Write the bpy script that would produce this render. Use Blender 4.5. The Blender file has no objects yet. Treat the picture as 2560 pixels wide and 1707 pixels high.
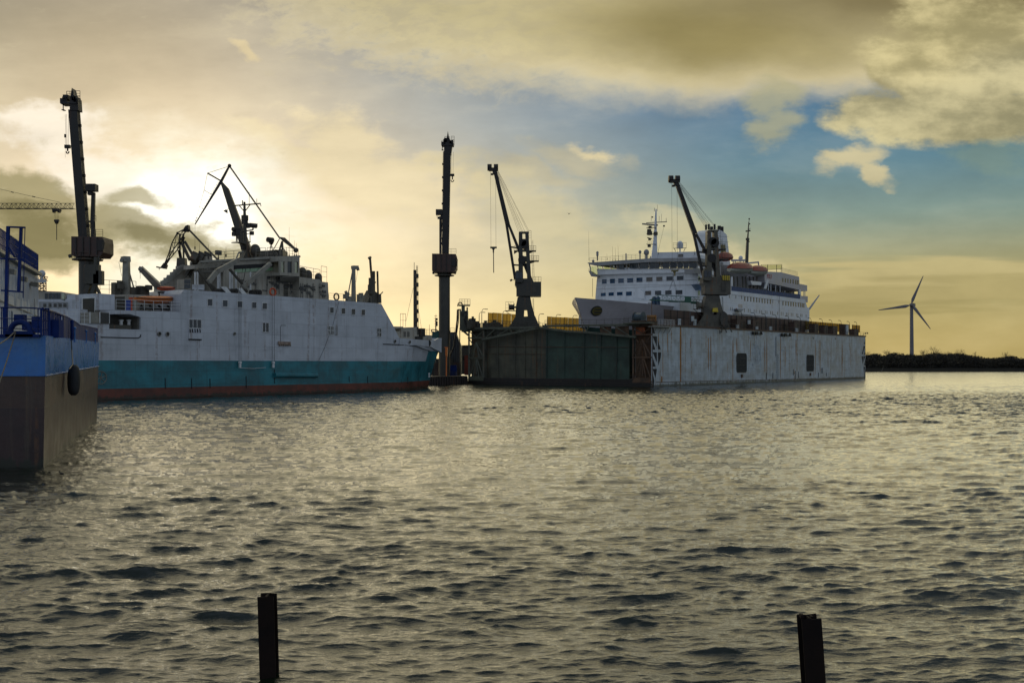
import bpy, bmesh, math, random
import numpy as np
from mathutils import Vector, Matrix
random.seed(7)
R = math.radians
scene = bpy.context.scene
COL = scene.collection

# ------------------------------------------------------------------ camera
FPX, CX, HY, CH = 2489.0, 1280.0, 908.0, 5.5
cam = bpy.data.cameras.new('camera'); camo = bpy.data.objects.new('camera', cam)
COL.objects.link(camo)
camo.location = (0, 0, CH); camo.rotation_euler = (R(90), 0, 0)
cam.sensor_width = 36; cam.lens = 36*FPX/2560; cam.shift_y = (HY-853.5)/2560
cam.clip_start = 0.1; cam.clip_end = 9000
scene.camera = camo
scene.view_settings.view_transform = 'Standard'; scene.view_settings.look = 'None'
scene.view_settings.exposure = 0.0; scene.view_settings.gamma = 1.0

SUN_AZ, SUN_EL = R(-17.5), R(8.5)
sv = Vector((math.sin(SUN_AZ)*math.cos(SUN_EL), math.cos(SUN_AZ)*math.cos(SUN_EL), math.sin(SUN_EL)))
sl = bpy.data.lights.new('sun', 'SUN'); slo = bpy.data.objects.new('sun', sl); COL.objects.link(slo)
sl.energy = 1.25; sl.angle = R(94.0); sl.color = (1.0, 0.86, 0.52)
slo.rotation_euler = (-sv).to_track_quat('-Z', 'Y').to_euler(); slo.location = (0, 0, 60)

def lin(c): 
    c = c/255.0
    return c/12.92 if c <= 0.04045 else ((c+0.055)/1.055)**2.4
def S(r, g, b, k=1.0): return (lin(r)*k, lin(g)*k, lin(b)*k, 1.0)

# ------------------------------------------------------------------ node helper
class NT:
    def __init__(s, nt): s.nt = nt
    def n(s, t, **kw):
        nd = s.nt.nodes.new(t)
        for k, v in kw.items(): setattr(nd, k, v)
        return nd
    def l(s, a, b): s.nt.links.new(a, b)
    def inp(s, sock, v):
        if isinstance(v, bpy.types.NodeSocket): s.l(v, sock)
        else: sock.default_value = v
    def m(s, op, a, b=None, c=None, clamp=False):
        nd = s.n('ShaderNodeMath', operation=op, use_clamp=clamp)
        s.inp(nd.inputs[0], a)
        if b is not None: s.inp(nd.inputs[1], b)
        if c is not None: s.inp(nd.inputs[2], c)
        return nd.outputs[0]
    def vm(s, op, a, b=None):
        nd = s.n('ShaderNodeVectorMath', operation=op)
        s.inp(nd.inputs[0], a)
        if b is not None: s.inp(nd.inputs[1], b)
        return nd.outputs['Vector'] if op not in ('DOT_PRODUCT', 'LENGTH') else nd.outputs['Value']
    def mix(s, f, a, b, bt='MIX'):
        nd = s.n('ShaderNodeMix', data_type='RGBA', blend_type=bt)
        s.inp(nd.inputs[0], f); s.inp(nd.inputs[6], a); s.inp(nd.inputs[7], b)
        return nd.outputs[2]
    def rng(s, v, a, b, c=0.0, d=1.0, smooth=True):
        nd = s.n('ShaderNodeMapRange', interpolation_type='SMOOTHSTEP' if smooth else 'LINEAR')
        nd.clamp = True if not smooth else True
        s.inp(nd.inputs[0], v); s.inp(nd.inputs[1], a); s.inp(nd.inputs[2], b)
        s.inp(nd.inputs[3], c); s.inp(nd.inputs[4], d)
        return nd.outputs[0]
    def noise(s, vec, scale, detail=4, rough=0.5, out=0, dist=0.0):
        nd = s.n('ShaderNodeTexNoise')
        s.inp(nd.inputs['Vector'], vec); nd.inputs['Scale'].default_value = scale
        nd.inputs['Detail'].default_value = detail; nd.inputs['Roughness'].default_value = rough
        nd.inputs['Distortion'].default_value = dist
        return nd.outputs[out]
    def scale(s, vec, x, y, z, loc=(0, 0, 0), rz=0.0):
        nd = s.n('ShaderNodeMapping'); s.inp(nd.inputs[0], vec)
        nd.inputs['Scale'].default_value = (x, y, z); nd.inputs['Location'].default_value = loc
        nd.inputs['Rotation'].default_value = (0, 0, rz)
        return nd.outputs[0]
    def ramp(s, f, stops, interp='EASE'):
        nd = s.n('ShaderNodeValToRGB'); s.inp(nd.inputs[0], f)
        cr = nd.color_ramp; cr.interpolation = interp
        while len(cr.elements) > 1: cr.elements.remove(cr.elements[-1])
        cr.elements[0].position = stops[0][0]; cr.elements[0].color = stops[0][1]
        for p, c in stops[1:]:
            e = cr.elements.new(p); e.color = c
        return nd.outputs[0]

# ------------------------------------------------------------------ world: evening sky
world = bpy.data.worlds.new("World"); scene.world = world; world.use_nodes = True
wt = world.node_tree; wt.nodes.clear(); W = NT(wt)
tc = W.n('ShaderNodeTexCoord')
sep = W.n('ShaderNodeSeparateXYZ'); W.l(tc.outputs['Generated'], sep.inputs[0])
dx, dy, dz = sep.outputs
ym = W.m('MAXIMUM', dy, 0.22)
u = W.m('DIVIDE', dx, ym); v = W.m('DIVIDE', dz, ym)
cb = W.n('ShaderNodeCombineXYZ'); W.l(u, cb.inputs[0]); W.l(v, cb.inputs[1]); uv = cb.outputs[0]
w1 = W.noise(W.scale(uv, 1, 1.7, 1), 7.0, 6, 0.55, out=1)
wv = W.vm('SUBTRACT', w1, (0.5, 0.5, 0.5))
ws = W.n('ShaderNodeVectorMath', operation='SCALE'); W.l(wv, ws.inputs[0]); ws.inputs[3].default_value = 0.10
uvw = W.vm('ADD', uv, ws.outputs[0])
ws2 = W.n('ShaderNodeVectorMath', operation='SCALE'); W.l(wv, ws2.inputs[0]); ws2.inputs[3].default_value = 0.05
uvs = W.vm('ADD', uv, ws2.outputs[0])
def U(px): return (px-CX)/FPX
def V(py): return (HY-py)/FPX
def blob(px, py, rx, ry, rot=0, src=None):
    nd = W.n('ShaderNodeMapping', vector_type='TEXTURE'); W.l(src or uvw, nd.inputs[0])
    nd.inputs['Location'].default_value = (U(px), V(py), 0)
    nd.inputs['Rotation'].default_value = (0, 0, R(rot))
    nd.inputs['Scale'].default_value = (rx/FPX, ry/FPX, 1)
    g = W.n('ShaderNodeTexGradient', gradient_type='SPHERICAL'); W.l(nd.outputs[0], g.inputs[0])
    return g.outputs[1]
el = W.m('DIVIDE', W.m('ARCSINE', dz), R(90))
def E(d): return d/90.0
rl = W.ramp(el, [(0, S(230, 216, 168)), (E(5), S(216, 205, 172)), (E(9), S(204, 194, 170)), (E(13), S(172, 163, 138)),
                 (E(17), S(140, 134, 114)), (E(21), S(124, 122, 112)), (E(25), S(206, 198, 170)), (E(33), S(176, 172, 154)), (E(44), S(128, 130, 120)), (E(55), S(92, 98, 86)), (1, S(78, 84, 76))], 'LINEAR')
rc = W.ramp(el, [(0, S(228, 214, 158)), (E(4), S(215, 206, 164)), (E(8), S(190, 187, 166)), (E(11), S(166, 172, 166)), (E(13.5), S(140, 156, 164)),
                 (E(17), S(126, 144, 156)), (E(21), S(128, 136, 138)), (E(25), S(208, 204, 182)), (E(33), S(176, 174, 158)), (E(44), S(130, 134, 126)), (E(55), S(92, 98, 86)), (1, S(78, 84, 76))], 'LINEAR')
rr = W.ramp(el, [(0, S(190, 170, 108)), (E(3), S(176, 162, 108)), (E(5.5), S(158, 154, 112)), (E(8), S(122, 146, 136)),
                 (E(11), S(82, 126, 144)), (E(15), S(48, 104, 144)), (E(20), S(84, 114, 134)), (E(25), S(204, 204, 186)), (E(33), S(176, 176, 164)), (E(44), S(128, 136, 132)), (E(55), S(90, 98, 88)), (1, S(78, 84, 76))], 'LINEAR')
rb = W.ramp(el, [(0, S(168, 178, 190)), (E(10), S(162, 180, 202)), (E(40), S(146, 164, 188)), (1, S(84, 92, 98))], 'LINEAR')
base = W.mix(W.rng(u, -0.45, 0.05), rl, rc)
base = W.mix(W.rng(u, -0.10, 0.26), base, rr)
sky = W.n('ShaderNodeTexSky', sky_type='NISHITA'); sky.sun_disc = False
sky.sun_elevation = SUN_EL; sky.sun_rotation = SUN_AZ; sky.dust_density = 2.0; sky.air_density = 1.0
nk = W.mix(1.0, sky.outputs[0], (0.09, 0.09, 0.09, 1), 'MULTIPLY')
base = W.mix(0.12, base, nk)
fb = W.noise(W.scale(uv, 1, 2.2, 1), 9.0, 9, 0.58)          # fluffy detail
fb2 = W.noise(W.scale(uv, 1, 3.4, 1, (3, 1, 0), R(-18)), 5.0, 7, 0.55)      # streaky detail
fb3 = W.noise(W.scale(uv, 1, 1.5, 1, (7, 2, 0)), 34.0, 5, 0.6)
fb4 = W.noise(W.scale(uv, 0.35, 6.0, 1, (1, 5, 0), R(3)), 9.0, 6, 0.55)
fbx = W.m('ADD', W.m('MULTIPLY', fb, .72), W.m('MULTIPLY', fb3, .28))
def dens(b, lo, hi, amt=0.5, n=None):
    t = W.m('ADD', b, W.m('MULTIPLY', W.m('MULTIPLY', W.m('SUBTRACT', n or fbx, 0.5), amt*2.4), W.rng(b, 0.0, 0.25, 0.15, 1.0)))
    return W.rng(t, lo, hi)
c = base
# faint high haze clouds everywhere in front
hz = W.rng(fb2, 0.48, 0.66); c = W.mix(W.m('MULTIPLY', hz, W.rng(u, -.05, .2, .2, .06)), c, S(214, 200, 166))
# sun glow behind the clouds
g1 = W.m('POWER', blob(450, 580, 1000, 540, -8, uv), 1.7)
c = W.mix(W.m('MULTIPLY', g1, 0.5), c, S(250, 238, 216, 1.0))
g3 = W.m('POWER', blob(900, 760, 900, 420, 0, uv), 1.5); c = W.mix(W.m('MULTIPLY', g3, 0.25), c, S(240, 226, 184))
# bright wisps
def cloud(c, b, col, lo, hi, amt, k, n=None):
    return W.mix(W.m('MULTIPLY', dens(b, lo, hi, amt, n), k), c, col)
mx = lambda *a: a[0] if len(a) == 1 else W.m('MAXIMUM', a[0], mx(*a[1:]))
c = cloud(c, mx(blob(640, 305, 150, 55, -20), blob(740, 385, 230, 60, -10), blob(900, 350, 320, 110, -28), blob(990, 470, 420, 120, -24)),
          S(240, 222, 180), 0.15, 0.75, 1.1, 0.85)
c = cloud(c, mx(blob(290, 410, 330, 110, -18), blob(120, 330, 260, 60, -10)), S(255, 243, 222, 1.05), 0.1, 0.7, 1.0, 0.85)
c = cloud(c, blob(630, 115, 80, 22, -10), S(226, 206, 160), 0.2, 0.8, 1.0, 0.7)
# white hot area where the sun sits
g2 = W.m('POWER', blob(500, 545, 400, 330, -25, uvw), 1.1)
g2 = W.m('MULTIPLY', g2, W.rng(fb, 0.30, 0.60, 0.35, 1.1))
c = W.mix(W.rng(g2, 0.02, 0.55), c, S(255, 248, 226, 1.05))
c = W.mix(W.rng(W.m('POWER', blob(470, 560, 230, 200, -20, uvw), 1.0), 0.05, 0.6), c, S(255, 250, 235, 1.6))
g4 = W.m('POWER', blob(430, 700, 330, 90, 0, uv), 1.0); c = W.mix(W.rng(g4, 0.0, 0.8), c, S(255, 248, 222, 1.0))
# dark cloud in front of the glow
c = cloud(c, mx(blob(40, 500, 330, 130, -12), blob(340, 585, 430, 105, -14), blob(160, 590, 330, 120, -6), blob(590, 660, 150, 45, -10)),
          S(158, 148, 106), 0.12, 0.6, 0.9, 0.88)
c = cloud(c, mx(blob(120, 560, 300, 80, -14), blob(400, 610, 230, 50, -16)), S(122, 114, 76), 0.2, 0.8, 1.3, 0.75)
c = cloud(c, blob(370, 482, 170, 50, -10), S(176, 166, 128), 0.2, 0.7, 0.8, 0.85)
# mid clouds
c = cloud(c, mx(blob(1440, 395, 220, 60, -14), blob(1330, 430, 260, 50, -6)), S(196, 184, 148), 0.12, 0.8, 0.9, 0.6)
c = cloud(c, blob(1470, 370, 90, 35, -20), S(230, 212, 165), 0.25, 0.8, 0.9, 0.8)
c = cloud(c, mx(blob(1360, 540, 480, 110, -22), blob(1720, 600, 320, 80, -20), blob(1800, 660, 420, 60, -8)), S(214, 200, 156), 0.12, 0.85, 1.1, 0.6)
# high cloud deck and its bright rim, dark belly
tb = blob(1760, -110, 1400, 420, 0, uvs)
fbs = W.noise(W.scale(uvs, 2.4, 5.5, 1, (2, 4, 0), R(24)), 14.0, 8, 0.62)
td = W.rng(W.m('ADD', W.m('ADD', tb, W.m('MULTIPLY', W.m('SUBTRACT', fbs, 0.5), W.rng(u, -0.30, 0.15, 0.75, 0.10))), W.m('MULTIPLY', W.m('SUBTRACT', fb3, 0.5), W.rng(u, -0.30, 0.10, 0.22, 0.02))), 0.06, 0.30)
rim = W.mix(W.rng(W.m('ADD', tb, W.m('MULTIPLY', W.m('SUBTRACT', fb2, 0.5), 0.35)), 0.08, 0.42), S(238, 222, 178), S(200, 187, 142))
rim = W.mix(W.m('MULTIPLY', W.rng(fbs, 0.40, 0.62), W.rng(u, -0.3, 0.2, 0.55, 0.12)), rim, S(178, 168, 142))
c = W.mix(W.m('MULTIPLY', td, W.rng(u, -0.30, 0.1, 0.8, 1.0)), c, rim)
c = W.mix(W.m('MULTIPLY', W.rng(blob(1770, 78, 560, 165, -3, uvs), 0.0, 0.85), 0.9), c, S(144, 131, 84))
c = W.mix(W.m('MULTIPLY', W.rng(blob(2350, -60, 1050, 225, -4, uvs), 0.0, 0.75), 0.92), c, S(122, 110, 76))
# cumulus bank on the right
cu = mx(blob(2420, 150, 420, 270, 8), blob(2230, 285, 260, 120, -8), blob(2480, 300, 380, 110, 6), blob(2190, 150, 110, 120, 0))
cd = dens(cu, 0.16, 0.50, 0.55)
cc = W.mix(W.rng(W.m('ADD', fb, W.m('MULTIPLY', W.m('SUBTRACT', fb3, 0.5), .35)), 0.34, 0.68), S(160, 150, 108), S(216, 202, 150))
c = W.mix(W.m('MULTIPLY', cd, 0.88), c, cc)
c = cloud(c, mx(blob(2100, 405, 140, 42, 4), blob(2160, 440, 105, 26, -30), blob(2060, 400, 70, 22, 0)), S(206, 192, 148), 0.10, 0.75, 0.8, 0.85)
c = cloud(c, mx(blob(1930, 320, 110, 60, 10), blob(1950, 250, 90, 90, 0)), S(176, 170, 130), 0.2, 0.8, 1.1, 0.65)
c = cloud(c, blob(2480, 410, 160, 100, 0), S(128, 148, 134), 0.15, 0.8, 1.1, 0.6)
# thin streaks low on the right
c = W.mix(W.m('MULTIPLY', dens(blob(2350, 705, 800, 75, -1, uv), 0.1, 0.5, 1.0, fb4), 0.6), c, S(206, 188, 132))
c = W.mix(W.m('MULTIPLY', dens(blob(2350, 745, 800, 80, 1, uv), 0.2, 0.7, 1.4, fb4), 0.4), c, S(150, 138, 88))
vk = W.m('ADD', 1.0, W.m('ADD', W.m('MULTIPLY', W.m('SUBTRACT', fb2, 0.5), 0.55), W.m('MULTIPLY', W.m('SUBTRACT', fbx, 0.5), 0.35)))
vc = W.n('ShaderNodeVectorMath', operation='SCALE'); W.l(c, vc.inputs[0]); W.l(vk, vc.inputs[3]); c = vc.outputs[0]
# sky behind the camera and overhead
rear = W.mix(W.m('MULTIPLY', W.rng(W.noise(tc.outputs['Generated'], 2.5, 6, 0.55), 0.4, 0.65), 0.5), rb, S(166, 168, 172))
c = W.mix(W.rng(dy, 0.42, -0.05), c, rear)
c = W.mix(W.rng(dz, 0.6, 0.9), c, rb)
c = W.mix(W.rng(dz, -0.001, -0.05), c, S(40, 44, 40))
bg = W.n('ShaderNodeBackground'); W.l(c, bg.inputs[0]); bg.inputs[1].default_value = 1.0
wo = W.n('ShaderNodeOutputWorld'); W.l(bg.outputs[0], wo.inputs[0])
world.cycles.sampling_method = 'MANUAL'; world.cycles.sample_map_resolution = 1024

# ------------------------------------------------------------------ mapping helpers
def at(px, py, Y): return Vector(((px-CX)/FPX*Y, Y, CH+(HY-py)/FPX*Y))
def atz(px, Y, Z): return Vector(((px-CX)/FPX*Y, Y, Z))
class Plane:
    """vertical plane through A (x,y) running along d; n points away from the viewer"""
    def __init__(s, A, d):
        s.A = Vector((A[0], A[1], 0)); s.d = Vector((d[0], d[1], 0)).normalized()
        s.n = Vector((-s.d.y, s.d.x, 0))
        if s.n.dot(s.A) < 0: s.n = -s.n
    def depth(s, px, off=0.0):
        k = (px-CX)/FPX
        return (s.A.dot(s.n)+off)/(k*s.n.x+s.n.y)
    def pt(s, px, py, off=0.0): return at(px, py, s.depth(px, off))
    def ptz(s, px, Z, off=0.0): return atz(px, s.depth(px, off), Z)
    def py(s, px, Z, off=0.0): return HY-(Z-CH)*FPX/s.depth(px, off)

# ------------------------------------------------------------------ mesh builder
class MB:
    def __init__(s): s.v = []; s.f = []; s.m = []; s.mi = 0
    def add(s, vs, fs):
        b = len(s.v); s.v += [Vector(p) for p in vs]
        for f in fs: s.f.append([b+i for i in f]); s.m.append(s.mi)
        return s
    def prism(s, pts, vec):
        n = len(pts); vec = Vector(vec); P = [Vector(p) for p in pts]
        return s.add(P+[p+vec for p in P], [list(range(n)), list(range(2*n-1, n-1, -1))]+[[i, (i+1) % n, (i+1) % n+n, i+n] for i in range(n)])
    def box(s, c, sx, sy, sz, X=(1, 0, 0), Z=(0, 0, 1)):
        X = Vector(X).normalized(); Z = Vector(Z).normalized(); Y = Z.cross(X).normalized(); c = Vector(c)
        a, b, d = X*sx/2, Y*sy/2, Z*sz/2
        return s.prism([c-a-b-d, c+a-b-d, c+a+b-d, c-a+b-d], d*2)
    def tube(s, p, q, r, r2=None, n=6):
        p, q = Vector(p), Vector(q); r2 = r if r2 is None else r2
        d = (q-p)
        if d.length < 1e-6: return s
        d.normalize(); a = d.cross(Vector((0, 0, 1)) if abs(d.z) < .9 else Vector((1, 0, 0))).normalized(); b = d.cross(a)
        ph = math.pi/n
        ring = lambda c, rr: [c+(a*math.cos(2*math.pi*i/n+ph)+b*math.sin(2*math.pi*i/n+ph))*rr for i in range(n)]
        return s.add(ring(p, r)+ring(q, r2), [list(range(n-1, -1, -1)), list(range(n, 2*n))]+[[i, (i+1) % n, (i+1) % n+n, i+n] for i in range(n)])
    def beam(s, p, q, w, h=None, w2=None, h2=None, side=None):
        """rectangular tapered beam; w across 'side', h across the other way"""
        p, q = Vector(p), Vector(q); h = h or w; w2 = w2 or w; h2 = h2 or h*(w2/w)
        d = (q-p).normalized(); a = Vector(side).normalized() if side is not None else d.cross(Vector((0, 1, 0)))
        a = (a-d*a.dot(d)).normalized(); b = d.cross(a)
        R1 = [p+a*x*w/2+b*y*h/2 for x, y in ((-1, -1), (1, -1), (1, 1), (-1, 1))]
        R2 = [q+a*x*w2/2+b*y*h2/2 for x, y in ((-1, -1), (1, -1), (1, 1), (-1, 1))]
        return s.add(R1+R2, [[3, 2, 1, 0], [4, 5, 6, 7]]+[[i, (i+1) % 4, (i+1) % 4+4, i+4] for i in range(4)])
    def path(s, pts, r, n=5):
        for a, b in zip(pts[:-1], pts[1:]): s.tube(a, b, r, n=n)
        return s
    def ball(s, c, r, n=12, m=8, sz=1.0, half=False):
        c = Vector(c); rings = []
        for j in range(m+1):
            t = (math.pi/2 if half else math.pi)*j/m
            rings.append([c+Vector((math.sin(t)*math.cos(2*math.pi*i/n)*r, math.sin(t)*math.sin(2*math.pi*i/n)*r, math.cos(t)*r*sz)) for i in range(n)])
        return s.loft(rings)
    def loft(s, rings, closed=True, caps=True, mats=None):
        n = len(rings[0]); vs = [p for r in rings for p in r]; fs = []; b0 = len(s.f)
        for j in range(len(rings)-1):
            for i in range(n if closed else n-1):
                fs.append([j*n+i, j*n+(i+1) % n, (j+1)*n+(i+1) % n, (j+1)*n+i])
        s.add(vs, fs)
        if mats:
            k = 0
            for j in range(len(rings)-1):
                for i in range(n if closed else n-1): s.m[b0+k] = mats(j, i); k += 1
        if caps and closed:
            b = len(s.v)-len(vs)
            s.f.append([b+i for i in range(n)][::-1]); s.m.append(s.mi)
            s.f.append([b+(len(rings)-1)*n+i for i in range(n)]); s.m.append(s.mi)
        return s
    def disc(s, c, r, axis, t, n=20, rx=None, up=(0, 0, 1)):
        axis = Vector(axis).normalized(); up = Vector(up); a = axis.cross(up).normalized(); b = a.cross(axis)
        c = Vector(c)
        return s.prism([c+a*math.cos(2*math.pi*i/n)*(rx or r)+b*math.sin(2*math.pi*i/n)*r for i in range(n)], axis*t)
    def torus(s, c, R_, r, axis, n=20, m=8, rx=None, up=(0, 0, 1)):
        axis = Vector(axis).normalized(); up = Vector(up); a = axis.cross(up).normalized(); b = a.cross(axis); c = Vector(c)
        vs = []
        for i in range(n):
            t = 2*math.pi*i/n; cc = c+a*math.cos(t)*(rx or R_)+b*math.sin(t)*R_; o = (a*math.cos(t)+b*math.sin(t))
            for j in range(m):
                q = 2*math.pi*j/m; vs.append(cc+o*math.cos(q)*r+axis*math.sin(q)*r)
        return s.add(vs, [[i*m+j, ((i+1) % n)*m+j, ((i+1) % n)*m+(j+1) % m, i*m+(j+1) % m] for i in range(n) for j in range(m)])
    def rail(s, pts, h=1.1, step=1.6, bars=3, r=0.03):
        for k in range(bars):
            z = Vector((0, 0, h*(k+1)/bars)); s.path([Vector(p)+z for p in pts], r*(1.2 if k == bars-1 else .8), n=4)
        for a, b in zip(pts[:-1], pts[1:]):
            a, b = Vector(a), Vector(b); n = max(1, round((b-a).length/step))
            for i in range(n+1):
                p = a.lerp(b, i/n); s.tube(p, p+Vector((0, 0, h)), r, n=4)
        return s
    def lattice(s, p, q, w, h, n, rc, rb, side=(0, 1, 0), tri=False, w2=None, h2=None):
        """open lattice boom from p to q, chords + zigzag bracing"""
        p, q = Vector(p), Vector(q); d = (q-p).normalized(); a = Vector(side); a = (a-d*a.dot(d)).normalized(); b = a.cross(d).normalized()
        if b.z < 0: b = -b
        w2 = w if w2 is None else w2; h2 = h if h2 is None else h2
        offs = [(-.5, 0), (.5, 0), (0, 1)] if tri else [(-.5, -.5), (.5, -.5), (.5, .5), (-.5, .5)]
        P = lambda i, k: p.lerp(q, i/n)+a*offs[k][0]*(w+(w2-w)*i/n)+b*offs[k][1]*(h+(h2-h)*i/n)
        m = len(offs)
        for k in range(m):
            s.tube(P(0, k), P(n, k), rc, n=4)
        for i in range(n):
            for k in range(m):
                k2 = (k+1) % m
                if i % 2: s.tube(P(i, k), P(i+1, k2), rb, n=3)
                else: s.tube(P(i, k2), P(i+1, k), rb, n=3)
                s.tube(P(i, k), P(i, k2), rb, n=3)
        return s
    def build(s, name, mat, parent=None, smooth=False, origin=None):
        me = bpy.data.meshes.new(name)
        if origin is None:
            if parent is not None and not s.v: origin = Vector()
            else:
                mn = Vector([min(p[i] for p in s.v) for i in range(3)]); mxx = Vector([max(p[i] for p in s.v) for i in range(3)])
                origin = (mn+mxx)/2
                if parent is None: origin.z = mn.z
        me.from_pydata([tuple(p-origin) for p in s.v], [], s.f)
        for mm in (mat if isinstance(mat, (list, tuple)) else [mat]): me.materials.append(mm)
        me.polygons.foreach_set('material_index', s.m)
        bm = bmesh.new(); bm.from_mesh(me); bmesh.ops.recalc_face_normals(bm, faces=bm.faces[:]); bm.to_mesh(me); bm.free()
        if smooth:
            me.polygons.foreach_set('use_smooth', [True]*len(me.polygons))
            try: me.set_sharp_from_angle(angle=R(smooth if smooth is not True else 40))
            except Exception: pass
        o = bpy.data.objects.new(name, me); COL.objects.link(o)
        if parent is not None:
            o.parent = parent; o.location = origin-world_loc(parent)
        else: o.location = origin
        return o
def build_split(mb, name, mat, parent, smooth=False):
    """one object per connected piece"""
    n = len(mb.v); par = list(range(n))
    def find(a):
        while par[a] != a: par[a] = par[par[a]]; a = par[a]
        return a
    for f in mb.f:
        r = find(f[0])
        for i in f[1:]: par[find(i)] = r
    groups = {}
    for f, mi in zip(mb.f, mb.m): groups.setdefault(find(f[0]), []).append((f, mi))
    out = []
    for g in groups.values():
        ids = sorted({i for f, _ in g for i in f}); ix = {a: b for b, a in enumerate(ids)}
        m = MB(); m.v = [mb.v[i] for i in ids]; m.f = [[ix[i] for i in f] for f, _ in g]; m.m = [mi for _, mi in g]
        out.append(m.build(name, mat, parent, smooth))
    return out
def world_loc(o):
    p = Vector(o.location)
    while o.parent is not None: o = o.parent; p += Vector(o.location)
    return p
def tag(o, label=None, cat=None, group=None, kind=None):
    if label: o['label'] = label
    if cat: o['category'] = cat
    if group: o['group'] = group
    if kind: o['kind'] = kind
    return o
def thing(name, label, cat, loc, group=None):
    o = bpy.data.objects.new(name, None); COL.objects.link(o); o.location = loc; o.empty_display_size = .5
    return tag(o, label, cat, group)
def dup(root, delta, label=None, group=None):
    def cp(o, par):
        c = o.copy(); COL.objects.link(c)
        if par is not None: c.parent = par
        for ch in o.children: cp(ch, c)
        return c
    r = cp(root, None); r.location = Vector(root.location)+Vector(delta)
    if label: r['label'] = label
    if group: r['group'] = group
    return r

# ------------------------------------------------------------------ materials
def paint(name, col, rough=.5, var=.25, scale=.6, rust=0.0, streak=0.0, rcol=(.16, .07, .025), metal=0.0, bump=.0, plates=0.0,
          vdir=None, spec=.5, grime=0.0, gcol=(.03, .03, .025), wl=0.0):
    m = bpy.data.materials.new(name); m.use_nodes = True; T = NT(m.node_tree); T.nt.nodes.clear()
    b = T.n('ShaderNodeBsdfPrincipled'); o = T.n('ShaderNodeOutputMaterial'); T.l(b.outputs[0], o.inputs[0])
    g = T.n('ShaderNodeNewGeometry'); pos = g.outputs['Position']
    n1 = T.noise(pos, scale, 7, .6)
    c0 = tuple(x*(1-var) for x in col)+(1,); c1 = tuple(min(1, x*(1+var*.7)) for x in col)+(1,)
    c = T.mix(T.rng(n1, .32, .68), c0, c1)
    vert = T.scale(pos, 1.6, 1.6, .07)
    if streak:
        sn = T.noise(vert, 1.0, 6, .6)
        c = T.mix(T.m('MULTIPLY', T.rng(sn, .5, .75), streak), c, gcol+(1,))
    if grime:
        gn = T.noise(T.scale(pos, .5, .5, 1.4), .5, 8, .65)
        c = T.mix(T.m('MULTIPLY', T.rng(gn, .5, .7), grime), c, gcol+(1,))
    if rust:
        rn = T.noise(T.scale(pos, 1.1, 1.1, .05), 1.0, 5, .62); rn2 = T.noise(pos, 1.7, 5, .6)
        f = T.m('MULTIPLY', T.rng(rn, .57, .66), T.rng(rn2, .35, .6))
        c = T.mix(T.m('MULTIPLY', f, rust), c, rcol+(1,))
    if wl:      # weed and scum left around the waterline
        sz = T.n('ShaderNodeSeparateXYZ'); T.l(pos, sz.inputs[0])
        hh = T.m('ADD', sz.outputs[2], T.m('MULTIPLY', T.m('SUBTRACT', T.noise(T.scale(pos, 1, 1, .3), 1.3, 6, .65), .5), -2.2))
        c = T.mix(T.rng(hh, wl, wl*.35, 0, .85), c, (.018, .022, .012, 1))
    T.inp(b.inputs['Base Color'], c)
    T.inp(b.inputs['Roughness'], T.rng(n1, .3, .7, max(0, rough-.1), min(1, rough+.12), False))
    b.inputs['Metallic'].default_value = metal; b.inputs['Specular IOR Level'].default_value = spec
    if plates:
        d = Vector(vdir) if vdir else Vector((1, 0, 0))
        su = T.vm('DOT_PRODUCT', pos, (d.x, d.y, 0)); sp = T.n('ShaderNodeSeparateXYZ'); T.l(pos, sp.inputs[0])
        cc = T.n('ShaderNodeCombineXYZ'); T.l(su, cc.inputs[0]); T.l(sp.outputs[2], cc.inputs[1])
        br = T.n('ShaderNodeTexBrick'); T.l(cc.outputs[0], br.inputs[0])
        br.inputs['Scale'].default_value = 1.0; br.inputs['Brick Width'].default_value = 6.3; br.inputs['Row Height'].default_value = 2.1
        br.inputs['Mortar Size'].default_value = .03; br.inputs['Mortar Smooth'].default_value = .5
        br.inputs['Color1'].default_value = (1, 1, 1, 1); br.inputs['Color2'].default_value = (.84, .84, .84, 1); br.inputs['Mortar'].default_value = (.48, .48, .48, 1)
        c = T.mix(plates, c, br.outputs[0], 'MULTIPLY'); T.inp(b.inputs['Base Color'], c)
        nb = T.noise(cc.outputs[0], .55, 3, .5)
        bp = T.n('ShaderNodeBump'); bp.inputs['Strength'].default_value = .5; bp.inputs['Distance'].default_value = .10
        T.l(T.m('ADD', nb, T.m('MULTIPLY', br.outputs[0], .25)), bp.inputs['Height']); T.l(bp.outputs[0], b.inputs['Normal'])
    elif bump:
        bp = T.n('ShaderNodeBump'); bp.inputs['Strength'].default_value = .6; bp.inputs['Distance'].default_value = bump
        T.l(T.noise(pos, 3.0, 5, .6), bp.inputs['Height']); T.l(bp.outputs[0], b.inputs['Normal'])
    return m
M = {}
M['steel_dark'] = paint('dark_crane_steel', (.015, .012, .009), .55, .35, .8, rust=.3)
M['steel_crane'] = paint('weathered_crane_paint', (.060, .052, .036), .55, .35, .5, rust=.6, streak=.4)
M['steel_green'] = paint('grey_green_crane_paint', (.045, .042, .030), .5, .35, .5, rust=.7, streak=.5)
M['house_red'] = paint('oxide_red_crane_paint', (.05, .022, .014), .5, .3, .5, rust=.3)
M['cable'] = paint('steel_cable', (.03, .03, .03), .5, .1, 1)
M['glass_dark'] = paint('dark_window_glass', (.02, .03, .04), .08, .3, .4)
M['black'] = paint('black_rubber', (.012, .012, .012), .7, .3, 2)
M['white_trim'] = paint('white_trim', (.62, .62, .60), .45, .15, 1, rust=.25)
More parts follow.
